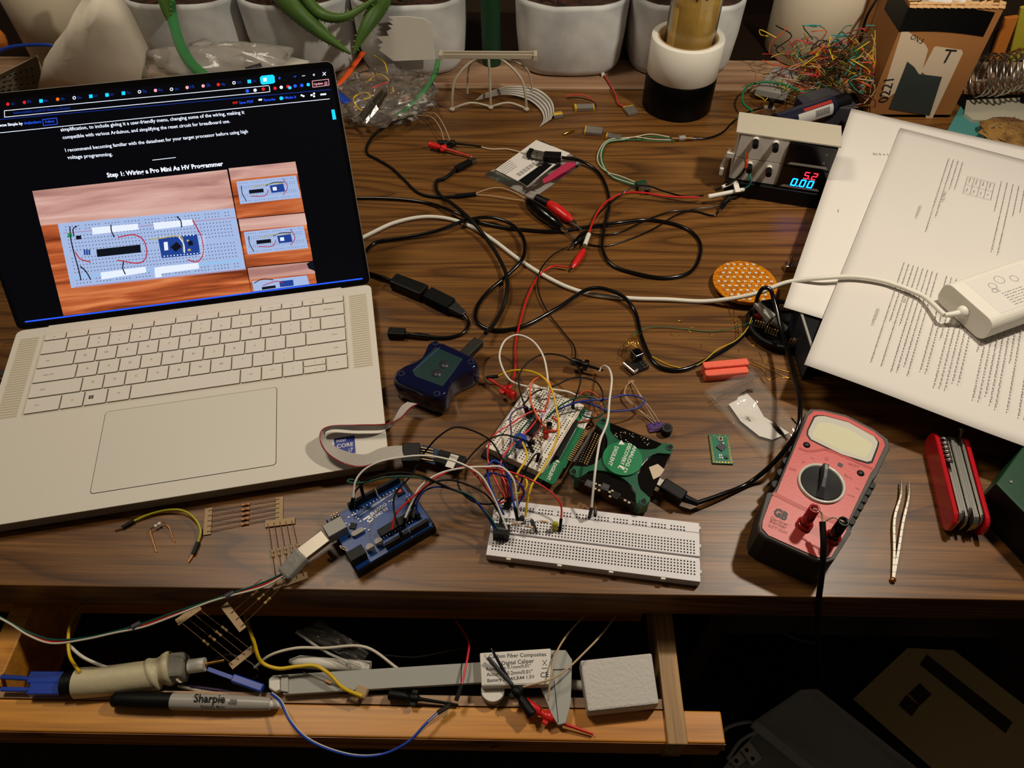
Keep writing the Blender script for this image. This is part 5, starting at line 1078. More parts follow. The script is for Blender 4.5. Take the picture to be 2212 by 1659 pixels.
T.part('label', g); g = G('pink_strip'); g.poly([Z2(*p, 3.4) for p in ((1740, 1430), (1930, 1290), (2010, 1290), (2000, 1320), (1800, 1440), (1750, 1460))][::-1]); T.part('pink_strip', g)
# ---- right rear corner items
T = Thing('flat_enclosure', 'flat grey plastic enclosure tilted under the wire tangle', 'enclosure', P(1680, 170, 4)); q = [T.at(x, y, 12) for x, y in ((1680, 138), (1735, 150), (1700, 205), (1632, 192))]
g = G('grey'); g.prism([(p.x, p.y) for p in q], 3, 12); T.part('lid', g, bev=.6); g = G('dark_grey'); g.prism([(p.x*.96, p.y*.96) for p in q], -1, 2.6); T.part('bottom', g)
T = Thing('cordless_tool', 'dark navy handheld electric tool with a silver barcode label', 'power tool', P(1720, 262, 20)); a = T.loc(P(1675, 268, 24)); b_ = T.loc(P(1795, 228, 30))
g = G('navy_dark'); g.tube([a, a.lerp(b_, .3), b_], 13, 24, 0); T.part('barrel', g, bev=1); g = G('black'); g.tube([b_, b_+(b_-a)*.28], 10.5, 20, 0); T.part('nose', g, bev=.8)
d = (b_-a).normalized(); s_ = V(-d.y, d.x, 0)
g = G('dark_grey'); c = b_+d*6+s_*16; g.at(c.x, c.y, -18, atan2(d.y, d.x)).prism([(-32, -6), (10, -34), (24, -30), (26, 14), (10, 22), (-34, 20)], 0, 30); T.part('grip', g, bev=1.5); g = G('navy_dark'); g.at(c.x-28*d.x, c.y-28*d.y, -12, atan2(d.y, d.x)).prism([(-14, -4), (2, -8), (2, 16), (-12, 12)], 0, 26); T.part('cap', g, bev=1)
def wrap(m_, t0, t1, a0, a1, r_):
    g = G(m_); X = d; Yv = s_; Zv = X.cross(Yv)
    g.sheet(lambda u, v: a.lerp(b_, t0+(t1-t0)*u)+Yv*(r_*cos(a0+(a1-a0)*v))+Zv*(r_*sin(a0+(a1-a0)*v)), 2, 8); return g
T.part('label', wrap('label_silver', .3, .92, pi*.72, pi*1.08, 13.15)); T.part('label', wrap('label_red', .42, .92, pi*.6, pi*.7, 13.15))
g = wrap('ink', 0, .01, 0, .01, 13.2)
for i in range(16): t = .6+i*.016; gg = wrap('ink', t, t+(.006, .01)[i % 2], pi*.78, pi*.98, 13.3); g.v, b0 = g.v, len(g.v); g.add(gg.v, gg.f)
T.part('barcode', g)
T = Thing('toggle_switch', 'small metal slide switch standing behind the power supply', 'switch', P(1660, 245, 6), -.3); g = G('steel'); g.cb(0, 0, 4, 16, 9, 9); T.part('frame', g, bev=.4); g = G('black'); g.cb(0, 1, 13, 6, 5, 12); T.part('lever', g, bev=.5)
T = Thing('wire_tangle', 'tangle of thin multicoloured wires in front of the white bucket', 'wires', P(1790, 170, 6))
rnd = random.Random(8); cols = ['maroon', 'orange', 'teal', 'yellow', 'beige_wire', 'green', 'brown_wire', 'olive', 'black', 'pink_red', 'dark_green', 'beige_wire']; grp = {}
for i in range(210):
    c = cols[i % len(cols)]; g = grp.setdefault(c, G(c)); x, y = rnd.gauss(1790, 52), rnd.gauss(165, 32); p = []
    for k in range(4): x += rnd.uniform(-42, 42); y += rnd.uniform(-30, 22); xx, yy = min(max(x, 1632), 1890), min(max(y, 55), 232); q = P(xx, yy, rnd.uniform(2, 34)); q = PY(xx, yy, 1006-rnd.uniform(0, 14)) if q.y > 1006 else q; q = PY(xx, yy, 898) if q.x > 446 and q.y > 898 else q; p.append(T.loc(q))
    g.tube(p, rnd.uniform(.45, .8), 5, 4)
G0 = G('maroon'); 
for c, g in grp.items(): G0.use(c).add(g.v, g.f, True)
o = T.part('strands', G0); bpy.data.objects.remove(T.o); o.parent = None; o.name = 'wire_tangle'; o.location = (P(1790, 170, 6)+V(0, 0, ZD))*K; tag(o, 'tangle of thin multicoloured wires in front of the white bucket', 'wires', kind='stuff')
# helping: spring stand, mat, cork
T = Thing('soldering_stand', 'coiled steel spring holder of a soldering iron stand at the right edge', 'soldering stand', PY(2150, 168, 938)-V(0, 0, 60)); g = G('steel'); N_ = 17
g.tube([V(-24+i*.62, 3*sin(i*.1), 0)+V(0, 26*cos(i*pi/6), 60+i*.12+26*sin(i*pi/6)) for i in range(N_*12)], 1.35, 7, 0); T.part('coil', g)
z_ = T.o.location.z/K-ZD; g = G('black'); g.box(-30, 80, -30, 24, -z_, 3-z_); g.box(50, 54, -4, 4, 3-z_, 62); T.part('base', g, bev=1)
T = Thing('cutting_mat', 'teal cutting mat with a clouded clear tray, behind the papers', 'mat', P(2140, 300, 0)); q = [T.at(x, y, 0) for x, y in ((2074, 232), (2230, 215), (2270, 470), (2110, 420), (2020, 330))]; g = G('teal_mat'); g.prism([(p.x, p.y) for p in q], 0, 2); T.part('sheet', g)
g = G('clear_grey'); q = [T.at(x, y, 2) for x, y in ((2085, 222), (2240, 215), (2240, 268), (2100, 265), (2080, 250))]; g.prism([(p.x, p.y) for p in q], 2, 6); T.part('tray', g)
T, g = crumple(tuple(P(2182, 296, 6.2)), 40, 32, 7, 'cork', 'cork_slab', 'rough brown cork slab sprinkled with solder beads', 'cork', 4, .22, 30); T.part('slab', g)
g = G('chrome'); rnd = random.Random(2)
for i in range(46): a_, r_ = rnd.random()*6.3, rnd.random()**.5*30; g.ball((r_*cos(a_), r_*sin(a_)*.8, 14.5+rnd.random()*1.5), rnd.uniform(.6, 1.4), 6)
T.part('solder_beads', g)['kind'] = 'stuff'
g = G('wood_orange'); g.bar(PY(2185, 35, 975), PY(2150, 130, 975), 16, 6, up=(0, -1, 0)); solo('wooden_stick', 'orange wooden stick leaning behind the coiled spring', 'stick', g, bev=1)
g = G('olive'); g.bar(PY(2225, 10, 985), PY(2195, 130, 985), 22, 5, up=(0, -1, 0)); solo('olive_strip', 'olive green strip at the top right edge', 'strip', g, bev=1)
g = G('slate'); g.bar(PY(2165, 60, 990), PY(2145, 130, 990), 16, 5, up=(0, -1, 0)); solo('slate_strip', 'slate grey strip between the cardboard box and the orange stick', 'strip', g, bev=1)

T = Thing('helping_hand', 'dark jointed holder with grey knobs standing between the electric tool and the cardboard box', 'holder', P(1862, 222, 0))
g = G('black'); g.cb(0, 0, 1.5, 30, 40, 3); T.part('base', g, bev=.6); g = G('dark_grey'); g.tube([(0, 0, 3), (2, 4, 40), (8, 10, 62)], 3, 10, 4); T.part('arm', g)
for x, y, z in ((-6, 0, 22), (8, 8, 44)): g = G('grey'); g.at(x, y, z, 0, pi/2).cyl(0, 0, -5, 5, 6, 16); T.part('knob', g)
# ================================================================ cables, leads, clips
def cable(name, label, cat_, pts, r, m_, group=None, n=8):
    p = [P(*q) if len(q) == 3 else P(q[0], q[1], r+.1) for q in pts]
    g = G(m_); g.tube(p, r, n, 7); return solo(name, label, cat_, g, origin=p[0], group=group)
def cab(name, label, cat_, pts, r, m_, group=None):
    """cable as a thing with parts: returns thing + local points"""
    p = [P(*q) if len(q) == 3 else P(q[0], q[1], r+.1) for q in pts]
    T = Thing(name, label, cat_, p[0], 0, group); L_ = [T.loc(q) for q in p]; g = G(m_); g.tube(L_, r, 8, 7); T.part('wire', g); return T, L_
def Lz(k, ox, oy): return lambda *q: [((x/k+ox), (y/k+oy), z) for x, y, z in q]
Z6 = lambda *q: [(x/3.19+740, y/3.19+380, z) for x, y, z in q]
Z7 = lambda *q: [(x/3.19+1200, y/3.19+380, z) for x, y, z in q]
ZA = lambda *q: [(x/4.148+1020, y/4.148+720, z) for x, y, z in q]
ZB = lambda *q: [(x/4.366+660, y/4.366+880, z) for x, y, z in q]
# thick black cable of the oscilloscope
T, L_ = cab('usb_cable', 'black cable from the instrument plug, looping over the dish and back behind the laptop', 'cable', [(1505, 1087, 9), (1560, 1068, 6), (1620, 1042, 4), (1680, 990, 24), (1722, 930, 42), (1728, 880, 44), (1712, 800, 30), (1690, 720, 24), (1672, 650, 34), (1663, 625, 40), (1650, 622, 40), (1637, 640, 30), (1628, 690, 8), (1600, 730, 2.2), (1540, 770, 2.2), (1470, 799, 2.2), (1420, 790, 2.2), (1388, 735, 2.2), (1370, 670, 3), (1345, 640, 8), (1300, 623, 12), (1270, 625, 10), (1200, 668, 2.2), (1120, 708, 2.2), (1060, 712, 2.2), (1030, 695, 2.2), (1030, 665, 2.2), (1055, 630, 2.2), (1090, 600, 4), (1128, 560, 9), (1132, 520, 9), (1105, 485, 8), (1060, 470, 8), (1010, 475, 8), (940, 500, 6), (860, 515, 3), (810, 525, 2.2), (788, 545, 2.2), (770, 562, 2.2)], 2.1, 'black_gloss')
g = G('black'); a, b_ = T.loc(P(1430, 1046, 11)), T.loc(P(1478, 1076, 11)); g.bar(a, b_, 11, 8); T.part('plug', g, bev=1.4); g = G('black'); g.tube([b_, T.loc(P(1508, 1088, 9))], 3.6, 10, 0, r1=2.4); T.part('strain_relief', g)
g = G('dull_metal'); g.bar(T.loc(P(1414, 1038, 11)), a, 7, 3.5); T.part('plug_tip', g)
# programmer cable with micro plug at other end
T, L_ = cab('usb_cable', 'black cable with a pale metal plug tip, running from the programmer up past the packet', 'cable', Z6((985, 1085, 14), (1030, 1040, 10), (1100, 920, 6), (1130, 820, 9), (1135, 720, 9), (1110, 630, 7), (1040, 500, 7), (960, 390, 9), (890, 310, 13), (780, 210, 8), (740, 180, 7), (690, 150, 3), (645, 90, 3), (655, 30, 3))+[(960, 385, 3), (985, 366, 3.5)], 2.1, 'black')
g = G('black'); g.bar(T.loc(P(985, 366, 4)), T.loc(P(1017, 349, 4)), 8, 6); T.part('plug', g, bev=1.2); g = G('chrome'); g.bar(T.loc(P(1017, 349, 4)), T.loc(P(1027, 343, 4)), 5, 2); T.part('plug_tip', g)
g = G('boot_side'); g.bar(T.loc(P(994, 778, 16)), T.loc(P(1035, 738, 15)), 11, 8); T.part('plug', g, bev=1.2); g = G('dull_metal'); g.bar(T.loc(P(988, 784, 16)), T.loc(P(994, 778, 16)), 7, 5); T.part('plug_tip', g)
# cable ending in the usb-a plug on the packet
T, L_ = cab('usb_cable', 'black cable ending in a rectangular plug on the component packet, looping at the centre', 'cable', [(1213, 340, 9), (1255, 348, 6), (1290, 370, 3), (1308, 400, 2.2), (1316, 440, 2.2), (1304, 500, 4), (1302, 540, 4), (1322, 572, 2.2), (1380, 592, 2.2), (1440, 600, 2.2), (1490, 588, 2.2), (1512, 550, 2.2), (1510, 520, 2.2), (1485, 495, 2.2), (1440, 480, 2.2), (1395, 475, 2.2), (1330, 482, 5), (1270, 490, 2.5), (1200, 500, 2.2), (1130, 496, 2.2), (1080, 490, 2.2), (1030, 478, 3), (980, 458, 7), (930, 440, 2.2), (860, 430, 2.2), (770, 428, 2.2), (740, 430, 2.2)], 2.0, 'black_gloss')
g = G('black'); g.bar(T.loc(P(1175, 338, 9)), T.loc(P(1212, 340, 9)), 13, 8); g.bar(T.loc(P(1140, 330, 9)), T.loc(P(1150, 332, 9)), 13, 7); T.part('plug', g, bev=1); g = G('dull_metal'); g.bar(T.loc(P(1148, 331, 9)), T.loc(P(1176, 337, 9)), 11, 4.5); g.use('hole').bar(T.loc(P(1158, 329, 11.4)), T.loc(P(1162, 330, 11.4)), 2, .2); g.bar(T.loc(P(1157, 337, 11.4)), T.loc(P(1161, 338, 11.4)), 2, .2); T.part('plug_tip', g)
# probe cable
T, L_ = cab('probe_cable', 'black cable splitting into two thin wires at each end, left of the pouch cells', 'cable', [(900, 248, 5), (865, 258, 8), (825, 278, 6), (798, 305, 3), (792, 330, 2), (815, 344, 2), (845, 362, 2), (875, 390, 2), (905, 417, 2), (940, 425, 2.4), (985, 424, 2.4)], 1.6, 'black')
g = G('black_matte'); g.tube([T.loc(P(983, 424, 2.8)), T.loc(P(1028, 419, 2.8))], 2.6, 10, 0); T.part('sleeve', g)
g = G('beige_wire'); g.tube([T.loc(P(*q)) for q in ((900, 248, 5), (935, 243, 12), (958, 270, 14), (972, 302, 8))], .6); T.part('thin_wire', g); g = G('beige_wire'); g.tube([T.loc(P(*q)) for q in ((900, 249, 5), (930, 252, 10), (950, 275, 12), (962, 312, 7))], .6)
T.part('thin_wire', g); g = G('beige_wire'); g.tube([T.loc(P(*q)) for q in ((1028, 418, 3), (1055, 408, 5), (1082, 406, 4), (1110, 415, 3), (1140, 432, 3))], .6); T.part('thin_wire', g); g = G('beige_wire'); g.tube([T.loc(P(*q)) for q in ((1028, 420, 3), (1070, 424, 3), (1105, 430, 3), (1132, 433, 3))], .6); T.part('thin_wire', g)
# white laptop charger cable
T, L_ = cab('charger_cable', 'long white cable crossing the desk from the laptop to the charger brick', 'cable', [(740, 535, 2.4), (800, 505, 2.4), (850, 482, 2.4), (910, 469, 2.4), (960, 471, 2.4), (1010, 486, 2.4), (1060, 515, 2.4), (1120, 560, 2.4), (1180, 598, 2.4), (1230, 622, 2.4), (1280, 636, 2.4), (1370, 645, 2.4), (1440, 647, 2.4), (1520, 651, 2.4), (1580, 645, 12), (1640, 632, 24), (1700, 610, 36), (1780, 600, 47), (1850, 598, 47), (1920, 610, 47), (1990, 637, 48)], 2.3, 'white')
# the last piece goes into the brick's strain relief
g = G('white'); g.tube([L_[-2], L_[-1], T.loc(CHP)], 2.3, 8, 5); T.part('wire', g)
# usb extension pair and taped plug right of laptop
T, L_ = cab('adapter_cable', 'black coupled plugs with a short curved tail, right of the laptop keyboard', 'cable', [(772, 588, 3), (800, 592, 3), (850, 608, 4)], 2.2, 'black')
g = G('black'); g.bar(T.loc(P(849, 606, 7)), T.loc(P(918, 634, 7)), 15, 11, taper=1.1); T.part('plug', g, bev=2); g = G('black_matte'); g.bar(T.loc(P(923, 636, 7)), T.loc(P(975, 662, 7)), 16, 11); g.use('rubber').bar(T.loc(P(975, 662, 7)), T.loc(P(1004, 680, 5)), 13, 8, taper=.5); T.part('socket', g, bev=1.6)
g = G('black_gloss'); g.tube([T.loc(P(*q)) for q in ((998, 676, 5), (1012, 695, 3), (1002, 718, 2), (970, 729, 2), (928, 728, 2.5))], 1.8); T.part('wire', g)
g = G('black_gloss'); g.tube([T.loc(P(*q)) for q in ((928, 728, 3), (875, 722, 4))], 2.6, 10, 0); T.part('sleeve', g); g = G('black'); g.bar(T.loc(P(876, 721, 5)), T.loc(P(839, 719, 5)), 9, 8); T.part('plug', g, bev=.8)
g = G('chrome'); g.tube([T.loc(P(*q)) for q in ((880, 720, 6.7), (905, 719, 6), (926, 722, 5))], .7); T.part('tape_edge', g)
# clips
def gator(label, pts, m_, r, m2='chrome', z=6):
    T = Thing('alligator_clip', label, 'clip', P(pts[0][0], pts[0][1], z)); a, b_ = V(0, 0, 0), T.loc(P(pts[1][0], pts[1][1], z*.7)); d = (b_-a).normalized()
    g = G(m_); g.tube([a.lerp(b_, t/10) for t in range(11)], lambda t: r*(.62+.5*sin(min(1, t*1.15)*pi)**.8) if t < .8 else r*(1.0-(t-.8)*2.8), 14, 0); T.part('boot', g)
    g = G(m2); g.bar(b_, b_+d*r*1.1, r*.9, r*.6, taper=.5); T.part('jaw', g); g = G(m2); g.bar(a-d*r*.7, a, r*.8, r*.5); T.part('crimp', g); return T
gator('large black alligator clip beside the big red one below the packet', ((1140, 435), (1214, 492)), 'black_gloss', 7, z=8)
T = gator('large red alligator clip with a black rear sleeve below the packet', ((1182, 438), (1236, 478)), 'red', 6, z=8); g = G('black'); g.tube([T.loc(P(1158, 428, 8)), T.loc(P(1184, 440, 8))], 5.2, 14, 0); T.part('sleeve', g)
gator('small black alligator clip hooked to the thin black lead', ((1268, 500), (1236, 532)), 'black_gloss', 3.6, z=6)
gator('small red alligator clip clamped on the red lead', ((1262, 540), (1236, 580)), 'red', 3.6, z=5)
g = G('white'); g.tube([P(1272, 506, 6), P(1263, 530, 6)], 2.6, 10, 0); solo('tape_wrap', 'white tape wrap on the lead above the small red clip', 'tape', g)
cable('test_lead', 'thin red lead running down from the small red clip to the red grabber', 'wire', [(1228, 577, 5), (1195, 575, 4), (1165, 595, 4), (1140, 640, 5), (1125, 690, 4), (1114, 740, 3), (1113, 800, 4), (1103, 838, 8)], 1.0, 'red')
cable('test_lead', 'thin black lead running from the small black clip to the black grabber', 'wire', [(1226, 533, 4), (1195, 550, 3), (1165, 590, 5), (1162, 625, 4), (1182, 672, 3), (1215, 715, 2), (1240, 748, 3), (1243, 775, 8)], .75, 'black')
cable('test_lead', 'black lead arching beside the red one toward the power supply', 'wire', [(1272, 495, 6), (1295, 460, 7), (1335, 425, 9), (1370, 403, 14), (1400, 402, 14), (1440, 415, 10), (1490, 426, 8), (1520, 422, 10)], 1.0, 'black_gloss')
cable('test_lead', 'red lead arching from the small clips toward the power supply', 'wire', [(1270, 508, 6), (1283, 475, 7), (1305, 440, 9), (1345, 418, 10), (1385, 416, 11), (1440, 424, 9), (1512, 427, 9)], 1.1, 'red')
cable('test_lead', 'black lead sweeping low from the large clips to the power supply, upper of two', 'wire', [(1236, 482, 5), (1270, 503, 3), (1330, 504, 2), (1390, 478, 2), (1450, 457, 2), (1500, 456, 2), (1545, 465, 2), (1556, 450, 5), (1578, 425, 14)], .9, 'black_gloss')
cable('test_lead', 'black lead sweeping low from the large clips to the power supply, lower of two', 'wire', [(1216, 495, 5), (1250, 520, 3), (1300, 532, 1.2), (1350, 520, 1.2), (1410, 495, 2), (1460, 465, 3.5), (1500, 452, 3.5), (1550, 445, 5), (1585, 425, 12)], .9, 'black_gloss')
g = G('white'); g.tube([P(1530, 425, 12), P(1570, 417, 14), P(1607, 409, 16)], 2.8, 10, 3, r1=2.4); solo('tape_wrap', 'long white tape wrap joining the red lead to the teal wire', 'tape', g)
g = G('white'); g.tube([P(1560, 404, 20), P(1590, 392, 22)], 2, 8, 0); g.bar(P(1588, 392, 24), P(1594, 415, 18), 6, 1.5); solo('tape_wrap', 'small white tape flag at the lower left of the power supply', 'tape', g)
cable('supply_wire', 'teal wire looping from the white tape up to the power supply knob', 'wire', [(1605, 409, 16), (1619, 400, 22), (1621, 385, 34), (1616, 366, 42), (1609, 345, 52), (1606, 328, 58)], 1.2, 'teal')
cable('supply_wire', 'orange wire beside the teal one at the left of the power supply', 'wire', [(1612, 328, 60), (1613, 345, 54), (1611, 362, 44)], 1.9, 'orange')
cable('supply_wire', 'black wire from the small clips up behind the white tape to the power supply', 'wire', [(1545, 412, 14), (1575, 396, 24), (1600, 378, 34), (1611, 360, 44)], 1.3, 'black_gloss')
gator('black clip hanging below the power supply front', ((1590, 405), (1556, 452)), 'black_gloss', 3.4, z=10)
def grab(label, m_, tip, mid, end, tz, mz, ez, group=None, hook=True):
    T = Thing('test_grabber', label, 'test clip', P(mid[0], mid[1], mz), 0, group); a, b_, c = T.loc(P(tip[0], tip[1], tz)), V(0, 0, 0), T.loc(P(end[0], end[1], ez)); d = (c-b_).normalized(); L = (c-b_).length
    g = G(m_); g.tube([a, b_], 1.0, 8, 0, r1=1.5); T.part('stem', g)
    g = G(m_); g.tube([b_+d*L*t for t in (0, .08, .3, .34, .42, .5, .9, .95, 1)], lambda t: (1.6, 3.8, 3.8, 2.6, 2.6, 3.9, 3.9, 4.4, 3.6)[min(8, int(t*8+.01))], 14, 0); T.part('barrel', g)
    s_ = d.cross(V(0, 0, 1)).normalized(); g = G(m_); g.bar(b_+d*L*.18-s_*6.2, b_+d*L*.18+s_*6.2, 4.5, 3); T.part('finger_wings', g, bev=.6)
    if hook: g = G('chrome'); u = (a-b_).normalized(); g.tube([a, a+u*2, a+u*3+V(0, 0, -1.2)], .4, 6, 3); T.part('hook', g)
    return T
grab('red test grabber left of the short breadboard, hooked to a black jumper end', 'red', (1052, 816), (1088, 838), (1110, 856), 8, 9, 11)
grab('black test grabber hooked to the white wire above the short breadboard', 'black_gloss', (1303, 800), (1272, 791), (1236, 780), 8, 9, 11)
grab('red test grabber lying beside a black one, above the curled black plug', 'red', (1017, 338), (965, 322), (927, 312), 3, 6, 7)
grab('black test grabber behind the red one above the curled black plug', 'black', (1040, 316), (985, 310), (945, 309), 3, 6, 6, hook=False)
T, L_ = cab('thin_wire', 'thin bare twisted wire from the black grabber to the plug on the packet', 'wire', [(1028, 314, 2), (1060, 322, 2), (1095, 322, 2), (1130, 330, 4)], .7, 'off_white'); g = G('white'); g.bar(L_[-1], T.loc(P(1142, 330, 6)), 5, 4); T.part('plug', g, bev=.5)
# green/white bundle and usb socket
for i, (m_, o_) in enumerate((('green', 0), ('off_white', 4), ('green', 7), ('off_white', -4))):
    cable('thin_wire', 'thin green or white wire of the loop from the pouch cell to the metal socket', 'wire', [(1450+o_, 299+o_*.8, 2), (1405, 295+o_*1.3, 3), (1370, 299+(-1)**i*3, 3), (1345, 300+o_*.4, 3), (1315, 304+o_*.5, 4), (1297+o_*.7, 325, 4), (1296+o_, 350, 3), (1315+o_, 375+o_, 3), (1345+o_, 386+o_*1.3, 3), (1378, 398+o_*.5, 5)], .65, m_, 'green and white wires of the socket loop')
g = G('amber_tape'); g.tube([P(1450, 300, 3), P(1496, 299, 3)], 2.6, 8, 0); solo('tape_wrap', 'amber tape wrap where the thin wires meet the dark cable', 'tape', g)
g = G('grey'); g.tube([P(1466, 299, 3.2), P(1480, 298, 3.2)], 3.6, 10, 0); solo('grey_sleeve', 'short grey sleeve over the amber tape', 'sleeve', g)
cable('supply_cable', 'dark cable from the amber tape to behind the power supply', 'cable', [(1494, 300, 2), (1530, 298, 2), (1562, 285, 2.4), (1585, 262, 8), (1610, 245, 14), (1650, 232, 10)], 1.3, 'black_gloss')
T = Thing('usb_socket', 'small metal socket soldered to thin green and white wires', 'socket', P(1390, 412, 1), .35); g = G('steel'); g.cb(0, -1, 4, 12, 12, 7); T.part('shell', g, bev=.4); g = G('dark_green'); g.cb(-1, 7, 4, 13, 6, 8); T.part('board', g); g = G('hole'); g.cb(0, -7.1, 4, 8, .2, 4); T.part('opening', g)
cable('green_cable', 'thick green wire arching over the desk left of the power supply', 'wire', [(1625, 240, 16), (1607, 225, 16), (1604, 205, 18), (1618, 185, 20), (1650, 177, 24), (1690, 182, 24), (1730, 197, 22), (1765, 204, 18)], 1.5, 'green')
cable('green_cable', 'thick green wire curving up to the cardboard box', 'wire', [(1812, 190, 10), (1815, 150, 24), (1840, 115, 40), (1880, 96, 60), (1926, 93, 66)], 1.5, 'green')
cable('black_wire', 'black wire hanging down between the white bucket and pipe', 'wire', [(1898, -8, 120), (1875, 30, 100), (1862, 70, 70), (1855, 100, 50)], 1.8, 'black')
cable('black_wire', 'thin black wire hanging along the white pipe', 'wire', [(1918, -6, 120), (1922, 30, 100), (1920, 60, 90), (1915, 82, 80)], 1.2, 'black')
cable('yellow_wire', 'thin yellow wire rising above the wire tangle', 'wire', [(1800, 130, 40), (1790, 95, 50), (1810, 65, 60), (1850, 95, 50)], .9, 'yellow')
# ---- ribbon cable of the programmer
T = Thing('ribbon_cable', 'grey ribbon cable with a red edge looping over the laptop corner', 'ribbon cable', P(890, 880, 10))
R1 = [T.loc(P(*q)) for q in ZB((1060, -30, 16), (1000, 0, 18), (890, 105, 24), (760, 155, 29), (500, 165, 31), (220, 180, 31), (150, 220, 31), (135, 300, 30), (190, 420, 27), (330, 520, 24), (520, 565, 23), (700, 520, 22), (870, 480, 20), (930, 470, 18))]
R2 = [T.loc(P(*q)) for q in ZB((960, -50, 16), (905, -10, 18), (835, 110, 20), (795, 190, 20), (500, 215, 20), (250, 205, 20), (185, 232, 20), (185, 280, 20), (260, 360, 22), (400, 420, 24), (560, 445, 24), (700, 390, 22), (820, 365, 20), (930, 362, 18))]
U, L_ = cat(R1, 6), cat(R2, 6); g = G('ribbon')
for j in range(20):
    g.use('red_dark' if j == 0 else ('ribbon' if j % 2 == 0 else 'ribbon_dark')); j0, j1 = (j//2+(.78 if j % 2 else 0))/10, (j//2+(1 if j % 2 else .78))/10
    g.add([U[i].lerp(L_[i], t) for i in range(len(U)) for t in (j0, j1)], [(2*i, 2*i+2, 2*i+3, 2*i+1) for i in range(len(U)-1)], True)
T.part('strands', g, solid=.9)
g = G('black'); a, b_ = T.loc(P(868, 1003-4, 8)), T.loc(P(908, 985, 8)); g.bar(T.loc(P(890, 963, 14)), T.loc(P(888, 1003, 12)), 15, 12); T.part('connector', g, bev=.8)
T = Thing('pin_adapter', 'small dark blue adapter strip plugged into the ribbon cable connector', 'adapter', P(930, 985, 6)); g = G('pcb_dark'); g.bar(T.loc(P(905, 975, 9)), T.loc(P(948, 990, 9)), 15, 1.6); T.part('board', g); g = G('pins')
for i in range(5): a = T.loc(P(906, 966+i*6, 11)); g.bar(a, a+V(12, -2.4, 0), .7, .7)
T.part('pins', g)['kind'] = 'stuff'
g = G('black'); g.bar(T.loc(P(945, 988, 9)), T.loc(P(1002, 1004, 9)), 13, 7); T.part('housing', g, bev=.5); g = G('white'); g.bar(T.loc(P(968, 994, 13)), T.loc(P(985, 999, 13)), 13.5, 1); T.part('label_wrap', g)
# ---- jumper wires
def W_(label, m_, pts, tips=(), r=.78):
    T, L_ = cab('jumper_wire', label, 'wire', pts, r, m_, 'jumper wires around the breadboards')
    for e, q in tips:
        g = G('black'); a = L_[e]; b_ = T.loc(P(*q)); g.bar(a, b_, 2.5, 2.5); T.part('pin_housing', g, bev=.25)
    return T
z = lambda q: q[0]
W_('thick white wire from the black grabber down to the long breadboard rail', 'white', ZA((1140, 345, 8), (1165, 300, 10), (1215, 305, 20), (1250, 400, 30), (1230, 600, 36), (1210, 800, 40), (1150, 950, 40), (1120, 1100, 40), (1095, 1300, 36), (1070, 1560, 22)), [(-1, ZA((1050, 1650, 9))[0])], 1.0)
W_('white wire making a tall loop above the short breadboard', 'white', ZA((945, 560, 14), (860, 525, 18), (700, 500, 24), (460, 470, 22), (340, 420, 20), (270, 310, 20), (245, 190, 22), (300, 60, 24), (400, 15, 26), (530, 60, 28), (630, 190, 30), (670, 350, 30), (685, 520, 24), (690, 660, 14)), (), .95)
W_('long yellow wire from the red grabber over the short breadboard to the long one', 'yellow', ZA((235, 385, 10), (320, 345, 16), (420, 330, 22), (540, 345, 26), (640, 400, 32), (710, 500, 36), (755, 680, 36), (778, 850, 34), (740, 1000, 30), (640, 1200, 26), (540, 1350, 24), (500, 1480, 20), (478, 1640, 10)), [(0, ZA((125, 395, 9))[0])], .95)
W_('black wire making a round loop above the short breadboard', 'black', ZA((470, 650, 20), (425, 500, 24), (418, 390, 26), (480, 280, 28), (600, 200, 28), (720, 185, 28), (850, 220, 26), (940, 300, 24), (972, 400, 20), (950, 510, 16), (905, 620, 20)), [(0, ZA((490, 730, 12))[0]), (-1, ZA((900, 670, 12))[0])])
W_('black wire arching from the chip of the short breadboard toward the camera module', 'black', ZA((460, 640, 20), (560, 530, 22), (740, 470, 22), (900, 400, 20), (1010, 400, 18), (1110, 435, 16), (1165, 520, 14), (1175, 610, 12)), ())
W_('orange wire looping over the middle of the short breadboard', 'orange', ZA((650, 690, 16), (680, 600, 22), (700, 480, 26), (680, 420, 28), (620, 395, 28), (550, 420, 28), (518, 510, 26), (530, 620, 24), (580, 740, 20), (650, 840, 16), (700, 870, 14), (765, 865, 14), (780, 800, 14), (720, 750, 13)), (), .85)
W_('orange brown wire looping at the right end of the short breadboard', 'brown_orange', ZA((945, 565, 13), (1010, 520, 16), (1080, 530, 16), (1150, 600, 14), (1140, 700, 12), (1060, 770, 12), (920, 800, 11)), ()) if 0 else None
W_('orange brown wire looping at the right end of the short breadboard', 'brown_orange', ZA((945, 565, 13), (1010, 520, 16), (1080, 530, 16), (1150, 600, 14), (1140, 700, 12), (1060, 770, 12), (920, 800, 11)), ())
W_('dark blue wire making a long flat loop to the right above the instrument', 'navy', ZA((700, 720, 16), (820, 660, 22), (980, 610, 24), (1200, 590, 22), (1350, 555, 20), (1480, 565, 16), (1545, 600, 14), (1500, 660, 14), (1330, 695, 16), (1200, 690, 18), (1080, 640, 20), (950, 615, 20), (780, 680, 16)), (), .85)
W_('dark green wire looping between the short breadboard and the instrument', 'green_wire', ZA((660, 770, 14), (760, 670, 20), (900, 590, 24), (1050, 570, 24), (1170, 620, 20), (1190, 700, 16), (1110, 755, 14), (1000, 740, 13), (980, 690, 13)), ())
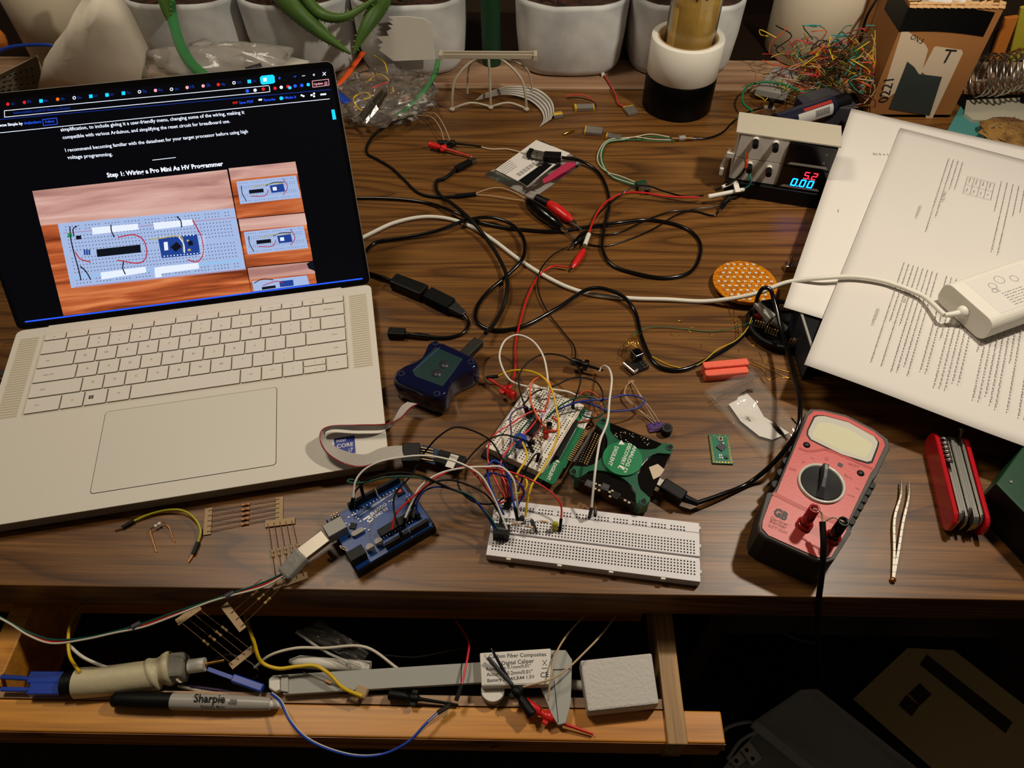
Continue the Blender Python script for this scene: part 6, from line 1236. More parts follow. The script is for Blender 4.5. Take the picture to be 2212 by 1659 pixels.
W_('red wire curving off the left edge of the short breadboard, outermost', 'pink_red', ZA((660, 700, 16), (540, 700, 20), (440, 750, 22), (320, 830, 22), (210, 900, 24), (150, 1000, 26), (140, 1120, 26), (180, 1250, 24), (240, 1380, 20), (290, 1470, 16)), ())
W_('red wire curving off the left edge of the short breadboard, inner one', 'pink_red', ZA((600, 740, 15), (530, 840, 18), (440, 930, 20), (330, 1030, 22), (270, 1120, 24), (250, 1230, 24), (310, 1380, 20), (330, 1490, 16)), ())
W_('purple wire dropping off the left edge of the short breadboard', 'purple', ZA((490, 660, 20), (400, 680, 24), (345, 740, 24), (350, 900, 22), (330, 1030, 20), (280, 1130, 18), (150, 1270, 14), (100, 1290, 10)), [(0, ZA((500, 740, 12))[0])])
W_('short maroon wire in the middle of the short breadboard', 'maroon', ZA((620, 760, 15), (605, 850, 19), (560, 910, 18), (515, 965, 13)), ())
W_('dark green wire leaving the short breadboard toward the front', 'green_wire', ZA((560, 735, 15), (450, 850, 19), (400, 950, 21), (350, 1060, 20), (290, 1130, 18)), ())
W_('yellow wire from the blue trimmer to the left end of the long breadboard', 'yellow', ZA((470, 900, 14), (450, 970, 20), (485, 1060, 24), (490, 1120, 24), (440, 1200, 24), (400, 1270, 22), (400, 1350, 18)), (), .95)
W_('small yellow loop above the long breadboard', 'yellow', ZA((460, 1280, 18), (490, 1330, 20), (480, 1390, 18), (430, 1430, 14), (370, 1435, 12)), (), .95)
W_('two-core black wire at the front end of the short breadboard', 'black', ZA((600, 1075, 18), (560, 1090, 22), (490, 1200, 20), (440, 1330, 14), (400, 1440, 12)), [(0, ZA((580, 1150, 12))[0])])
W_('black wire arching left from the short breadboard and down to the long one', 'black', ZA((500, 970, 18), (400, 935, 26), (280, 910, 30), (160, 945, 32), (60, 1020, 30))+ZB((1500, 530, 26), (1440, 640, 20), (1450, 760, 16), (1550, 870, 14), (1680, 912, 14), (1800, 900, 16), (1870, 850, 18)), [(0, ZA((545, 1070, 12))[0])])
W_('black wire arching highest from the ribbon adapter to the small breadboard side', 'black', ZB((1110, 440, 14), (1250, 280, 34), (1400, 190, 40), (1550, 210, 40), (1740, 310, 38), (1830, 440, 34), (1900, 580, 28), (1940, 780, 22), (1935, 850, 20)), [(-1, ZB((1915, 950, 9))[0])])
W_('long white wire from the microcontroller header to the black connector housing', 'white', ZB((450, 850, 30), (470, 700, 38), (540, 600, 42), (680, 520, 46), (880, 475, 50), (1100, 455, 52), (1300, 480, 52), (1500, 545, 50), (1650, 640, 46), (1740, 780, 38), (1820, 950, 28), (1900, 1150, 19)), [(0, ZB((450, 950, 21))[0])], .85)
W_('white wire from the microcontroller front header to the transistor', 'white', ZB((940, 1040, 28), (1000, 900, 34), (1080, 750, 40), (1250, 630, 44), (1500, 570, 48), (1700, 560, 48), (1850, 565, 46), (1960, 680, 40), (1990, 850, 30), (2010, 980, 18), (2060, 1050, 14), (2130, 1040, 12)), [(0, ZB((930, 1130, 21))[0])], .85)
W_('red wire from the microcontroller chip to the rail by the yellow LED', 'red', ZB((815, 1150, 26), (850, 1010, 32), (950, 900, 36), (1100, 770, 40), (1250, 650, 44), (1500, 560, 46), (1750, 580, 44))+ZA((330, 1240, 40), (560, 1330, 34), (700, 1420, 28), (775, 1500, 24), (800, 1570, 20), (797, 1660, 16)), [(-1, 0) if 0 else (-1, (805/4.254+1020, 540/4.254+1020, 9))])
W_('red wire diving down to the left rail of the long breadboard', 'red', ZB((1530, 560, 40), (1620, 650, 38), (1740, 810, 28), (1830, 900, 20), (1890, 880, 18)), ())
W_('dark green wire looping by the microcontroller to the black connector housing', 'green_wire', ZB((470, 690, 34), (420, 680, 36), (395, 695, 36), (440, 712, 36), (560, 708, 38), (760, 660, 42), (950, 650, 44), (1150, 680, 44), (1350, 760, 42), (1550, 830, 38), (1650, 930, 30), (1750, 1050, 24), (1810, 1150, 19)), ())
W_('black wire from the microcontroller header arching beside the green one', 'black', ZB((450, 860, 28), (470, 790, 32), (600, 680, 40), (750, 630, 44), (900, 615, 46), (1080, 640, 46), (1250, 710, 44), (1400, 780, 42), (1550, 840, 36), (1700, 1000, 26), (1790, 1140, 19)), [(0, ZB((425, 950, 21))[0])])
W_('navy wire from the microcontroller corner to the black connector housing', 'navy', ZB((1050, 1000, 27), (1055, 890, 32), (1120, 790, 36), (1240, 750, 40), (1400, 780, 40), (1600, 880, 34), (1700, 1000, 26), (1780, 1145, 19)), [(0, ZB((1045, 1060, 21))[0])])
W_('black wire from the microcontroller corner to the left end of the long breadboard', 'black', ZB((990, 1010, 28), (1060, 830, 38), (1180, 720, 42), (1350, 685, 44), (1500, 720, 42), (1700, 820, 36), (1800, 950, 26), (1850, 1040, 20)), [(-1, ZB((1835, 1110, 9))[0]), (0, ZB((985, 1080, 21))[0])])
W_('black wire dropping from the ribbon adapter onto the microcontroller board', 'black', ZB((1060, 530, 14), (980, 660, 22), (845, 820, 32), (832, 950, 36), (860, 1080, 34), (890, 1170, 26)), [(-1, ZB((905, 1215, 21))[0])])
W_('bright blue wire making a narrow loop above the long breadboard', 'blue', ZB((1870, 1010, 14), (1800, 880, 26), (1730, 700, 38), (1720, 560, 44), (1770, 505, 46), (1850, 540, 44), (1920, 680, 36), (1950, 850, 26), (1975, 950, 20)), [(-1, ZB((2000, 1060, 9))[0])], .9)
W_('navy wire loop at the back left of the long breadboard', 'navy', ZB((1690, 640, 30), (1760, 620, 34), (1900, 660, 36), (2040, 740, 32), (2060, 820, 26), (2020, 890, 20), (1995, 940, 18)), ())
for k, (a, b_, c) in enumerate((((1835, 600), (1860, 720), (1900, 850)), ((1850, 590), (1900, 720), (1945, 840)))):
    W_('red wire of the pair dropping to the back left rail of the long breadboard', 'red', ZB((a[0], a[1], 34), (b_[0], b_[1], 30), (c[0], c[1], 20)), [(-1, ZB((1880+k*38, 950, 9))[0])])
W_('red wire bowing right of the navy loop above the long breadboard', 'red', ZB((1980, 660, 34), (2040, 760, 30), (2050, 830, 24), (1960, 870, 18)), ())
W_('short black upright jumper in the microcontroller header', 'black', ZB((740, 745, 34), (525, 720, 36), (525, 760, 32)), [(-1, ZB((545, 850, 21))[0])]) if 0 else W_('short dark jumper end standing in the microcontroller header', 'green_wire', ZB((470, 690, 34), (500, 700, 36), (522, 740, 34)), [(-1, ZB((548, 850, 21))[0])])
for k, (x, y, x1, y1) in enumerate(((520, 430, 580, 520), )):
    g = G('dark_grey'); g.bar(P(545/4.254+1020, 440/4.254+1020, 20), P(578/4.254+1020, 535/4.254+1020, 9), 2.6); solo('pin_housing', 'dark jumper end leaning beside the gold-banded resistor', 'connector', g, bev=.3)
# ---- programming cable into the microcontroller usb socket, across the drawer
T = Thing('usb_cable', 'bare red, green and white wires from the taped silver plug, crossing the drawer', 'cable', P(700, 1167, 16))
g = G('dull_metal'); g.bar(T.loc(P(*ZB((195, 1218, 17))[0])), T.loc(P(652, 1199, 15)), 12, 4.6); T.part('plug', g, bev=.4); g = G('tape_grey'); g.bar(T.loc(P(656, 1196, 14)), T.loc(P(613, 1244, 9)), 14, 9, taper=.9); T.part('taped_sleeve', g, bev=2)
for m_, o_ in (('red', 0), ('off_white', 3), ('green_wire', -2.5)):
    g = G(m_); g.tube([T.loc(P(x, y+o_*(1+.6*sin(i*1.7)), zz+abs(o_)*.4)) for i, (x, y, zz) in enumerate(((615, 1240, 9), (570, 1262, 6), (500, 1284, 4), (450, 1300, 0), (380, 1325, -4), (310, 1350, -8), (250, 1365, -12), (180, 1380, -16), (110, 1385, -20), (60, 1368, -20), (20, 1345, -18), (-30, 1318, -14)))], .8); T.part('wire', g)
for x, y, zz in ((497, 1286, 4), (295, 1352, -8)): g = G('dark_grey'); g.tube([T.loc(P(x-9, y+4, zz)), T.loc(P(x+9, y-5, zz))], 2.6, 8, 0); T.part('tape_band', g)
# ---- resistor strips
def rstrip(label, ta, tb, n, t, z0, z1, body='resistor_tan', tb_on=True, k0=.1, k1=.9, bt=None):
    T = Thing('resistor_strip', label, 'resistors', P(ta[0][0], ta[0][1], z0)); f = lambda q, z: T.loc(P(q[0], q[1], z))
    for (q, z, on) in ((ta, z0, True), (tb, z1, tb_on)):
        if on: g = G('tape_tan'); g.bar(f(q[0], z), f(q[1], z), 6, .5); T.part('paper_tape', g)
    for i in range(n):
        s_ = k0+(k1-k0)*i/(n-1); a = f(ta[0], z0).lerp(f(ta[1], z0), s_)+V(0, 0, .5); b_ = f(tb[0], z1).lerp(f(tb[1], z1), s_)+V(0, 0, .5)
        g = G(body); c = a.lerp(b_, t if bt is None else t+bt*i); d = (b_-a).normalized(); g.tube([c+d*x for x in (-3.2, -2.8, -2, -1.6, 0, 1.6, 2, 2.8, 3.2)], lambda u: (.4, 1.15, 1.2, .85, .85, .85, 1.2, 1.15, .4)[min(8, int(u*8+.01))], 10, 0); g.use('maroon').tube([c-d*.3, c+d*.3], .9, 10, 0); T.part('resistor', g)
        g = G('copper_wire'); g.tube([a, b_], .3, 6, 0); T.part('lead', g)
    return T
rstrip('strip of five resistors between two tan paper tapes, below the laptop', ((451, 1098), (447, 1155)), ((604, 1074), (603, 1122)), 5, .52, 1, 1)
rstrip('strip of five resistors running down to beneath the taped silver plug', ((573, 1132), (637, 1124)), ((590, 1268), (664, 1242)), 5, .5, 1.4, 1, 'resistor_olive')
rstrip('strip of resistors hanging over the desk edge with its tan tape above the drawer', ((484, 1306), (525, 1360)), ((560, 1250), (618, 1266)), 4, .62, -6, 2, 'resistor_olive', False)
rstrip('strip of resistors hanging down into the drawer', ((432, 1310), (382, 1345)), ((548, 1400), (498, 1440)), 4, .5, -14, -44, 'resistor_olive')
T = Thing('resistor', 'single loose resistor with bent leads below the laptop', 'resistor', P(341, 1131, 4)); f = lambda *q: T.loc(P(*q)); g = G('copper'); g.tube([f(338, 1192, 1), (f(330, 1165, 2)), f(325, 1145, 3), f(333, 1137, 4), f(350, 1128, 4), f(362, 1135, 4), f(378, 1170, 1)], .4, 6); T.part('lead', g)
g = G('white_gloss'); a, b_ = f(333, 1138, 4), f(347, 1129, 4); g.tube([a.lerp(b_, x/8) for x in range(9)], lambda u: (.5, 1.2, 1.2, .9, .9, .9, 1.2, 1.2, .5)[min(8, int(u*8+.01))], 10, 0); g.use('maroon').tube([a.lerp(b_, .45), a.lerp(b_, .55)], .95, 10, 0); T.part('resistor_body', g)
T, L_ = cab('jumper_wire', 'curved yellow jumper wire with black ends below the laptop', 'wire', [(290, 1125, 2), (320, 1112, 3), (360, 1102, 4), (395, 1103, 5), (420, 1120, 5), (433, 1145, 4), (428, 1171, 2)], 1.0, 'olive_yellow')
for a, b_, c in (((290, 1125), (264, 1140), (248, 1146)), ((428, 1171), (417, 1198), (407, 1214))):
    g = G('black'); g.bar(T.loc(P(*a, 2)), T.loc(P(*b_, 1.8)), 3, 2.6); T.part('pin_housing', g, bev=.3); g = G('copper'); g.bar(T.loc(P(*b_, 1.8)), T.loc(P(*c, 1.2)), .9); T.part('pin', g)
# ---- camera-like module, purple board, buzzer, enamel wires
T = Thing('wire_module', 'tiny module with a silver socket, black cube and fine copper wires', 'circuit board', P(1372, 795, 0), .5); g = G('black'); g.box(-8, 11, -7, 6, 1, 3); T.part('board', g); g = G('chrome'); g.at(-6, 0, 5, -1.38).cb(0, 0, 0, 15, 6, 4); T.part('socket', g, bev=.5); g = G('black_gloss'); g.cb(6, 8, 8, 9, 9, 9); g.cyl(6, 8, 12.5, 14, 2.6, 14); T.part('cube', g, bev=.5); g = G('steel')
for i in range(9): g.cb(6+i % 3*3, -6+i//3*3, 4, 1.6, 1.2, 1.6)
T.part('solder_pads', g)['kind'] = 'stuff'
g = G('gold'); rnd = random.Random(9)
for i in range(9):
    x, y = 1362+i*3, 775; g.tube([T.loc(P(x, y, 4)), T.loc(P(x+rnd.uniform(-16, 16), 755, 12)), T.loc(P(1370+rnd.uniform(-16, 14), 738, 16)), T.loc(P(1372+rnd.uniform(-10, 14), 722+rnd.uniform(-4, 8), 12))], .35, 5, 4)
T.part('copper_wires', g)
for i, (a, b_, c, d) in enumerate((((1360, 822), (1350, 850), (1375, 880), (1412, 915)), ((1364, 820), (1380, 850), (1400, 885), (1416, 912)), ((1370, 822), (1352, 835), (1352, 860), (1408, 905)), ((1362, 822), (1392, 865), (1414, 895), (1424, 912)))):
    cable('thin_wire', 'thin beige wire between the tiny module and the purple board', 'wire', [(*a, 3), (*b_, 6), (*c, 6), (*d, 3)], .4, 'beige_wire', 'beige wires to the purple board')
T = Thing('purple_board', 'tiny purple board covered in solder beside the instrument', 'circuit board', P(1416, 924, 0), .2); g = G('purple_pcb'); g.box(-7, 7, -5, 5, .5, 2); T.part('board', g); g = G('chrome'); rnd = random.Random(6)
for i in range(26): g.ball((rnd.uniform(-6.5, 6.5), rnd.uniform(-4.5, 4.5), 2.4), rnd.uniform(.5, .9), 6)
T.part('solder_beads', g)['kind'] = 'stuff'
T = Thing('buzzer', 'small round black buzzer at the corner of the instrument', 'buzzer', P(1438, 935, 0)); g = G('black'); g.cyl(0, 0, 0, 8, 5, 24); T.part('case', g, bev=.4); g = G('dark_grey'); g.lathe([(3.4, 8), (3.4, 8.3), (4.4, 8.3), (4.4, 8)], 20); T.part('ring', g)
cable('enamel_wire', 'fine green wire running right from the tiny module to the dish', 'wire', [(1366, 728, 4), (1385, 712, 3), (1420, 705, 3), (1480, 711, 1), (1530, 716, 1), (1580, 710, 4), (1618, 698, 14)], .4, 'green')
cable('enamel_wire', 'fine yellow wire following the thick black cable to the dish', 'wire', [(1408, 770, 2), (1450, 790, 1), (1490, 795, 1), (1520, 780, 6), (1550, 755, 7), (1590, 735, 4), (1615, 708, 8), (1624, 685, 14)], .45, 'yellow')
for k, q in enumerate(([(1572, 655), (1578, 680), (1592, 700), (1596, 730)], [(1585, 655), (1586, 690), (1590, 715), (1588, 745)], [(1620, 785), (1650, 800), (1660, 820), (1680, 812)], [(1622, 780), (1655, 795), (1700, 815), (1735, 818)], [(1640, 760), (1655, 785), (1690, 800), (1735, 810), (1790, 822)], [(1690, 815), (1740, 822), (1800, 826), (1838, 818)])):
    cable('copper_strand', 'fine copper strand lying on the desk around the black dish', 'wire', [(x, y, .6) for x, y in q], .35, 'gold', 'copper strands around the dish')
rnd = random.Random(12)
for i in range(26):
    x, y = (rnd.gauss(1500, 60), rnd.gauss(712, 14)) if i < 16 else (rnd.gauss(1590, 30), rnd.gauss(740, 18)); a = rnd.random()*3.1; g = G('gold'); p = P(x, y, .4); d = V(cos(a), sin(a), 0)*rnd.uniform(.8, 2.6); g.tube([p-d, p+d], .28, 5, 0)
    solo('wire_clipping', 'tiny cut copper wire clipping strewn left of the dish', 'wire clipping', g, group='copper wire clippings')
# multimeter plugs and shared lead
T = Thing('test_lead', 'black lead whose two thin wires end in red and black plugs on the multimeter', 'test lead', MM.M @ mq(1000, 960, 37.5))
tops = []
for m_, b0, t0 in (('red_dark', (855, 990), (915, 838)), ('black_gloss', (1072, 1090), (1108, 925))):
    b_ = T.loc(MM.M @ mq(*b0, 37.6)); g = G('red_dark'); g.at(b_.x, b_.y, b_.z).lathe([(0, 0), (6, 0), (6, 3), (5, 4), (0, 4)], 24); T.part('plug_collar', g, label='red plug collar')
    g = G(m_); g.at(b_.x, b_.y, b_.z).lathe([(0, 3.9), (4.6, 3.9), (4.2, 8), (3.9, 26), (2.6, 26), (2.4, 22), (0, 22)], 24); T.part('plug', g); tops.append(b_+V(0, 0, 25)); g = G('steel'); g.at(b_.x, b_.y, b_.z).lathe([(0, 22.1), (1.4, 22.1), (1.4, 25), (0, 25.4)], 12); T.part('pin', g)
j = T.loc(P(*MT(1000, 972), 56)); g = G('beige_wire'); g.tube([tops[0], tops[0].lerp(j, .6)+V(2, 3, 1), j], .7); T.part('thin_wire', g); g = G('beige_wire'); g.tube([tops[1], tops[1].lerp(j, .5)+V(0, 3, 2), j], .7); T.part('thin_wire', g)
g = G('black'); g.tube([j+V(0, 1, 0), T.loc(P(1779, 1180, 48)), T.loc(P(1775, 1240, 30)), T.loc(P(1769, 1290, 6)), T.loc(P(1766, 1330, -40)), T.loc(P(1768, 1390, -110)), T.loc(P(1775, 1470, -200))], 2.3, 10); T.part('wire', g)
# ================================================================ in and on the drawer
ZD_ = ZT
T = Thing('marker_pen', 'grey and black permanent marker resting on the drawer front', 'marker', P(372, 1515, ZT+6.7)); f = lambda x, y, z=ZT+6.7: T.loc(P(x, y, z)); a, b_, c, d = f(242, 1512), f(372, 1515), f(585, 1521), f(607, 1522)
g = G('black'); g.tube([a+V(0, 0, 0), a+(b_-a)*.03, a+(b_-a)*.12, a+(b_-a)*.5, b_], lambda t: (3.5, 5, 5.8, 6.4, 6.5)[min(4, int(t*4+.01))], 20, 0); T.part('cap', g); g = G('barrel_grey'); g.tube([b_, b_.lerp(c, .5), b_.lerp(c, .9), c], lambda t: (6.1, 6.1, 5.2, 4.6)[min(3, int(t*3+.01))], 20, 0); g.use('white').tube([c, d], 3.6, 14, 0, r1=3); T.part('barrel', g)
X = (c-b_).normalized(); N_ = V(0, -.35, .94); g = G('ink'); Y = N_.cross(X)
def tx(t, u0, u1, v, hh=0): 
    o = b_+N_*6.35+Y*v; g.text(t, o+X*u0, o+X*u1, N_, .02)
tx('Sharpie', 19, 43, .6); tx('Permanent  Marker', 25, 44, -3); tx('FINE', 47, 52, 1.6); tx('POINT', 46, 52.5, -.4); T.part('lettering', g)
T = Thing('taped_tool', 'tool wrapped in creased white tape with a clear end and white nozzle in the drawer', 'tool', P(250, 1470, -52)); f = lambda x, y, z=-52: T.loc(P(x, y, z)); g = G('tape_cream')
g.tube([f(167, 1476), f(240, 1470), f(300, 1462), f(340, 1458)], 11.5, 20, 3); g.tube([f(325, 1460), f(345, 1450), f(372, 1442)], lambda t: 12+1.5*sin(t*9), 18, 4); T.part('wrapping', g)
g = G('black'); g.tube([f(140, 1480), f(168, 1477)], 10, 16, 0); T.part('rear_plug', g); g = G('clear_plastic'); g.bar(f(366, 1444), f(405, 1440), 20, 18); T.part('clear_box', g, bev=3); g = G('white'); g.tube([f(408, 1440), f(443, 1435)], 5.4, 16, 0); T.part('nozzle', g); g = G('gold'); g.tube([f(443, 1434), f(485, 1426)], 1.2, 8, 0); T.part('rod', g)
for k, y in enumerate((1466, 1490)):
    g = G('blue'); p = [P(138, y, -52), P(66, y, -52), P(62, y, -52), P(2, y-4+k*3, -52)]; g.bar(p[0], p[1], 9, 8); g.bar(p[2], p[3], 3.4, 3); solo('blue_test_hook', ('upper' if k == 0 else 'lower')+' of two blue test hooks plugged behind the taped tool', 'test clip', g, bev=.8)
T = Thing('blue_test_hook', 'single blue test hook lying between the taped tool and the caliper', 'test clip', P(540, 1475, -50)); g = G('blue'); g.bar(T.loc(P(503, 1465, -50)), T.loc(P(568, 1488, -52)), 6, 6); T.part('barrel', g, bev=.8); g = G('blue'); g.bar(T.loc(P(450, 1446, -50)), T.loc(P(503, 1465, -50)), 3, 3); T.part('stem', g)
# caliper
ZC = -50; T = Thing('caliper', 'grey plastic digital caliper lying across the drawer with a printed label', 'caliper', P(1040, 1450, ZC)); f = lambda x, y, z=ZC: T.loc(P(x, y, z))
def flat(m_, q, z0, z1, nm, bev=.3, **k):
    g = G(m_); p = [f(x, y, z1) for x, y in q]; g.prism([(v.x, v.y) for v in p], z0-ZC, z1-ZC); return T.part(nm, g, bev=bev, **k)
flat('caliper_grey', [(600, 1458), (1042, 1430), (1190, 1424), (1190, 1465), (1042, 1474), (612, 1500)], ZC-4, ZC, 'beam')
flat('white', [(580, 1466), (590, 1458), (604, 1458), (606, 1490), (594, 1494), (580, 1486)], ZC-5, ZC+1, 'end_cap', 1); flat('caliper_light', [(607, 1458), (622, 1457), (622, 1495), (606, 1492)], ZC-1, ZC+2, 'end_stop')
flat('caliper_grey', [(1170, 1404), (1222, 1404), (1236, 1425), (1233, 1520), (1222, 1562), (1206, 1566), (1192, 1545), (1166, 1478), (1165, 1440)], ZC-4, ZC+1, 'jaw', .5)
flat('white', [(1036, 1410), (1190, 1400), (1190, 1478), (1040, 1482)], ZC, ZC+9, 'display_body', 1)
g = G('white'); g.at(*tuple(f(1065, 1492, ZC-2))).cyl(0, 0, -4, 4, 9, 40); T.part('thumb_wheel', g)
g = G('caliper_light')
for i in range(20): a_ = pi+.3+i*.13; c0 = f(1065, 1492, ZC-2); g.cb(c0.x+9*cos(a_), c0.y+9*sin(a_), c0.z, .8, .8, 7.4)
T.part('wheel_ridges', g)['kind'] = 'stuff'
zl = ZC+9.3; g = G('paper'); g.poly([f(*q, zl) for q in ((1045, 1411), (1186, 1403), (1188, 1474), (1046, 1479))][::-1]); g.use('ink')
for t, a, b_ in (('Carbon Fiber Composites', (1056, 1422), (1180, 1417)), ('Digital Caliper', (1084, 1437), (1154, 1431)), ('Resolution 0.1mm/0.01"', (1051, 1449), (1147, 1441)), ('Accuracy 0.2mm/0.01"', (1051, 1461), (1151, 1454)), ('Battery SR44/LR44 1.5V', (1053, 1474), (1155, 1465))): g.text(t, f(*a, zl+.1), f(*b_, zl+.1), bold=.012)
g.text('CE', f(1168, 1464, zl+.1), f(1186, 1462, zl+.1), bold=.01); g.bar(f(1170, 1444, zl+.1), f(1182, 1443, zl+.1), .5, .1); g.bar(f(1172, 1426, zl+.1), f(1181, 1438, zl+.1), .4, .1); g.bar(f(1181, 1425, zl+.1), f(1172, 1438, zl+.1), .4, .1); T.part('label', g, label='white printed label')
g = G('ink'); g.bar(f(1197, 1470, ZC+1.2), f(1206, 1560, ZC+1.2), .5, .1); g.bar(f(1195, 1447, ZC+1.2), f(1232, 1445, ZC+1.2), .8, .1); g.bar(f(997, 1433, .1+ZC), f(996, 1476, .1+ZC), .8, .1); T.part('black_lines', g)
# foam, bag, pens
T = Thing('foam_block', 'white speckled foam block at the right end of the drawer', 'foam', P(1340, 1480, -57)); f = lambda x, y, z: T.loc(P(x, y, z)); q = [f(x, y, -42) for x, y in ((1253, 1426), (1408, 1410), (1424, 1520), (1270, 1537))]; g = G('foam_white'); g.prism([(p.x, p.y) for p in q], 0.3, 15); T.part('block', g, bev=1.5)
g = G('film_smooth'); T = Thing('zip_bag', 'crumpled shiny clear bag poking out of the drawer above the caliper', 'bag', P(710, 1400, -56)); f = lambda x, y, z: T.loc(P(x, y, z)); c = [f(640, 1365, -50), f(690, 1340, -44), f(800, 1405, -46), f(780, 1440, -50)]
g = G('film'); g.sheet(lambda u, v: c[0].lerp(c[1], v).lerp(c[3].lerp(c[2], v), u)+V(0, 0, 7*noise.noise(V(u*6, v*5, 3))), 24, 16); T.part('bag_film', g); g = G('film_milky'); g.tube([c[0], c[0].lerp(c[3], .5)+V(0, -3, 0), c[3]], 1.2, 6); T.part('zip_seal', g)
T = Thing('white_pen', 'white pen lying under the shiny bag with dark lettering', 'pen', P(660, 1432, -60)); f = lambda x, y, z: T.loc(P(x, y, z)); g = G('white'); a, b_ = f(625, 1428, -58), f(800, 1442, -60); g.tube([a, a.lerp(b_, .12), b_], lambda t: (1.5, 5, 5)[min(2, int(t*2+.01))], 16, 0); T.part('barrel', g); g = G('ink'); g.text('COUNTY', f(682, 1434, -52.5), f(640, 1432, -52.5), V(0, -.3, .95)); T.part('lettering', g)
g = G('white'); g.tube([P(1228, 1478, -66), P(1262, 1482, -66)], 4, 12, 0); solo('white_tube', 'short white tube between the caliper jaw and the foam block', 'tube', g)
def dc(name, label, pts, r, m_, group=None, cat_='wire'): return cable(name, label, cat_, pts, r, m_, group)
dc('yellow_wire', 'yellow wire looping down into the drawer above the taped tool', [(190, 1290, -70), (160, 1330, -60), (148, 1370, -45), (150, 1415, -45), (172, 1452, -40)], 1.3, 'yellow')
dc('yellow_wire', 'yellow wire snaking over the caliper beam', [(530, 1330, -70), (548, 1385, -45), (565, 1430, -40), (600, 1444, -40), (640, 1440, -40), (680, 1438, -40), (710, 1455, -40), (740, 1485, -44), (782, 1504, -46)], 1.5, 'yellow')
dc('white_wire', 'white wire arching behind the taped tool', [(150, 1395, -50), (180, 1420, -44), (220, 1438, -44), (260, 1450, -50)], 1.3, 'white')
dc('white_wire', 'white wire arching behind the shiny bag', [(550, 1442, -56), (585, 1415, -46), (640, 1400, -44), (700, 1400, -48), (790, 1398, -44), (860, 1445, -52)], 1.2, 'off_white')
T, L_ = cab('jumper_wire', 'blue and white jumper wire hanging in a loop over the drawer front', 'wire', [(585, 1498, -48), (605, 1515, -44), (625, 1555, -42), (655, 1590, -44), (700, 1615, -48), (770, 1633, -52), (830, 1628, -52), (885, 1600, -48), (918, 1565, -46), (945, 1540, -48)], 1.0, 'blue')
g = G('black'); g.bar(L_[-1], T.loc(P(975, 1522, -50)), 3, 3); T.part('pin_housing', g, bev=.3); g = G('off_white'); g.tube([p+V(.9, .6, .3) for p in L_], .5); T.part('white_strand', g)
T, L_ = cab('jumper_wire', 'red jumper wire with a long black end standing over the caliper beam', 'wire', [(985, 1340, -80), (1012, 1385, -60), (1010, 1420, -44), (998, 1478, -42)], 1.0, 'pink_red'); g = G('black'); g.bar(L_[-1], T.loc(P(985, 1514, -44)), 3, 3); T.part('pin_housing', g, bev=.3)
dc('beige_wire', 'beige wire from under the desk to the red grabber on the drawer', [(1270, 1322, -60), (1230, 1365, -44), (1202, 1410, -36), (1190, 1460, -34), (1184, 1515, -40)], .8, 'beige_wire')
dc('beige_wire', 'longer beige wire curving from under the desk to the black grabber', [(1335, 1322, -60), (1300, 1370, -44), (1262, 1410, -36), (1225, 1445, -34), (1195, 1465, -34), (1130, 1484, -40)], .8, 'beige_wire')
grab('red test grabber lying on the drawer front below the caliper jaw', 'red', (1282, 1586), (1195, 1555), (1132, 1517), ZT+3, ZT+6, ZT+8, hook=False)
grab('black test grabber with its stem leaning over the caliper label', 'black', (1064, 1406), (1108, 1484), (1150, 1545), -34, -42, -46)
grab('black test grabber lying on the drawer front below the caliper beam', 'black', (990, 1523), (906, 1510), (840, 1500), ZT+3, ZT+6, ZT+6, hook=False)
dc('black_rod', 'thin black rod leaning over the caliper label', [(1054, 1420, -35), (1106, 1478, -40)], 1.6, 'dark_grey', cat_='rod')
g = G('tape_tan'); g.bar(P(770, 1492, -50), P(792, 1500, -50), 8, 6); solo('foam_bit', 'small tan block where the yellow wire ends', 'block', g, bev=.5)
T = Thing('resistor', 'small resistor lying on the caliper beam', 'resistor', P(710, 1474, ZC+1)); g = G('copper_wire'); g.tube([T.loc(P(655, 1452, ZC+1)), T.loc(P(705, 1472, ZC+1.2)), T.loc(P(760, 1490, ZC+1))], .35, 6); T.part('lead', g); g = G('resistor_tan'); g.bar(T.loc(P(702, 1470, ZC+1.4)), T.loc(P(716, 1476, ZC+1.4)), 2.2); T.part('resistor_body', g, bev=.8)
# ================================================================ low right: box, organizer, printed card under the desk edge
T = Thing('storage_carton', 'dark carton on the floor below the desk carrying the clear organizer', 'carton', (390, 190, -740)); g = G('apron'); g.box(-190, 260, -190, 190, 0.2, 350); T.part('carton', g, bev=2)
ZO = -389; T = Thing('organizer_case', 'clear plastic organizer case with a hang tab, hinged lid raised', 'organizer', P(1760, 1610, ZO)); f = lambda x, y, z=-350: T.loc(P(x, y, z))
q = [f(x, y) for x, y in ((1575, 1640), (1650, 1565), (1720, 1600), (1730, 1700), (1640, 1760))]
def box_shell(q, z0, z1, nm, m_):
    g = G(m_); n = len(q); c = sum(q, Vector())/n
    g.prism([(p.x, p.y) for p in q], z0, z0+1.5)
    for i in range(n):
        a, b_ = q[i], q[(i+1) % n]; g.bar(V(a.x, a.y, (z0+z1)/2), V(b_.x, b_.y, (z0+z1)/2), 1.6, z1-z0)
    return T.part(nm, g)
q = [f(x, y) for x, y in ((1572, 1650), (1652, 1565), (1850, 1690), (1760, 1790))]; box_shell(q, 0.3, 36, 'tray', 'clear_dull')
q = [f(x, y, -330) for x, y in ((1632, 1558), (1730, 1492), (1765, 1490), (1985, 1665), (1880, 1760))]; box_shell(q, 38, 60, 'lid', 'clear_dull')
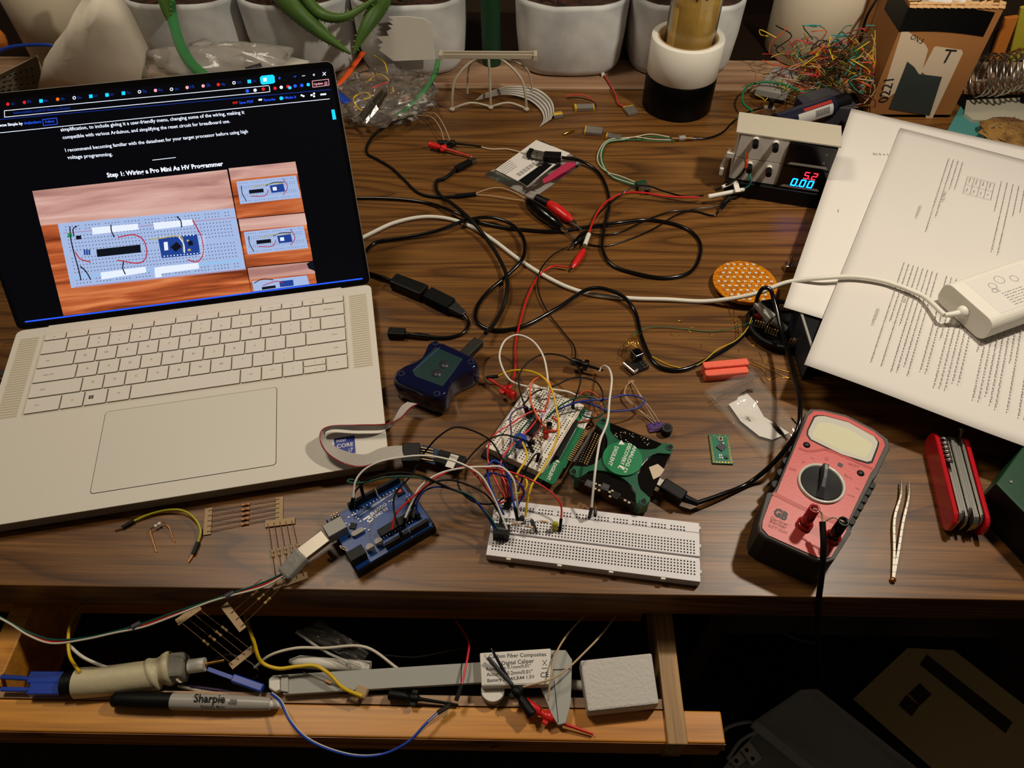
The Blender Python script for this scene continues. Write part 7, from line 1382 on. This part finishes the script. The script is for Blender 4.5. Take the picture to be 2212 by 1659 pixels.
g = G('clear_dull'); pt = [f(x, y, -352) for x, y in ((1562, 1620), (1562, 1580), (1600, 1562), (1632, 1562), (1638, 1575), (1600, 1600), (1572, 1640))]; g.tube(pt, 2, 8, 3); T.part('hang_tab', g)
for k, (x, y) in enumerate(((1590, 1645), (1612, 1622), (1625, 1640))):
    p = P(x, y, -385); t = Thing('plug_insert', 'white square part with a round hole inside the organizer case', 'part', p, .6, 'white parts in the organizer'); g = G('white'); g.cb(0, 0, 4, 15, 11, 8); g.use('hole').cyl(-2, 0, 8, 8.05, 2.4, 12); t.part('block', g, bev=.5)
T = Thing('printed_card', 'large tan printed card lying dim below the desk at the lower right', 'card', P(2030, 1540, -386)); f = lambda x, y, z=-386: T.loc(P(x, y, z)); g = G('card_tan'); g.poly([f(*q, -386) for q in ((1843, 1510), (1960, 1400), (2060, 1405), (2260, 1560), (2260, 1760), (2060, 1700))][::-1]); T.part('sheet', g, solid=1.2)
g = G('dark_brown')
g.bar(f(1995, 1425, -385), f(2180, 1572, -385), 18, .3); g.bar(f(1975, 1487, -385), f(2000, 1512, -385), 22, .3); g.bar(f(1950, 1512, -385), f(1978, 1536, -385), 18, .3)
T.part('printed_marks', g)
T = Thing('storage_carton', 'low dark carton under the tan printed card', 'carton', (640, 230, -740)); g = G('apron'); g.box(12, 300, -250, 230, .2, 352); T.part('carton', g, bev=2)
dc('black_strap', 'thin glossy black cable end hanging in the dark below the desk', [(1638, 1338, -150), (1680, 1358, -150), (1720, 1378, -150), (1760, 1388, -150)], 3, 'black_gloss', cat_='cable')

for k, (lb, m_, q) in enumerate((('dark purple wire running under the taped tool toward the caliper', 'purple', [(380, 1478), (430, 1485), (480, 1492), (560, 1508)]), ('off-white wire running under the taped tool toward the caliper', 'off_white', [(385, 1482), (430, 1492), (490, 1500), (555, 1506)]), ('black wire curled behind the taped tool nozzle', 'black_gloss', [(440, 1440), (490, 1415), (530, 1425), (560, 1455), (530, 1475)]), ('dark cable lying deep in the drawer behind the caliper', 'black', [(820, 1415), (900, 1420), (980, 1405), (1040, 1400)]))):
    dc('drawer_wire', lb, [(x, y, -66) for x, y in q], 1.2, m_)
g = G('black'); g.bar(P(600, 1494, -62), P(840, 1488, -62), 12, 8); g.use('print_ink').text('ELECTRONIC', P(752, 1496, -57.8), P(842, 1490, -57.8)) if 0 else None; solo('black_bar', 'black bar lying under the caliper beam', 'bar', g, bev=1)
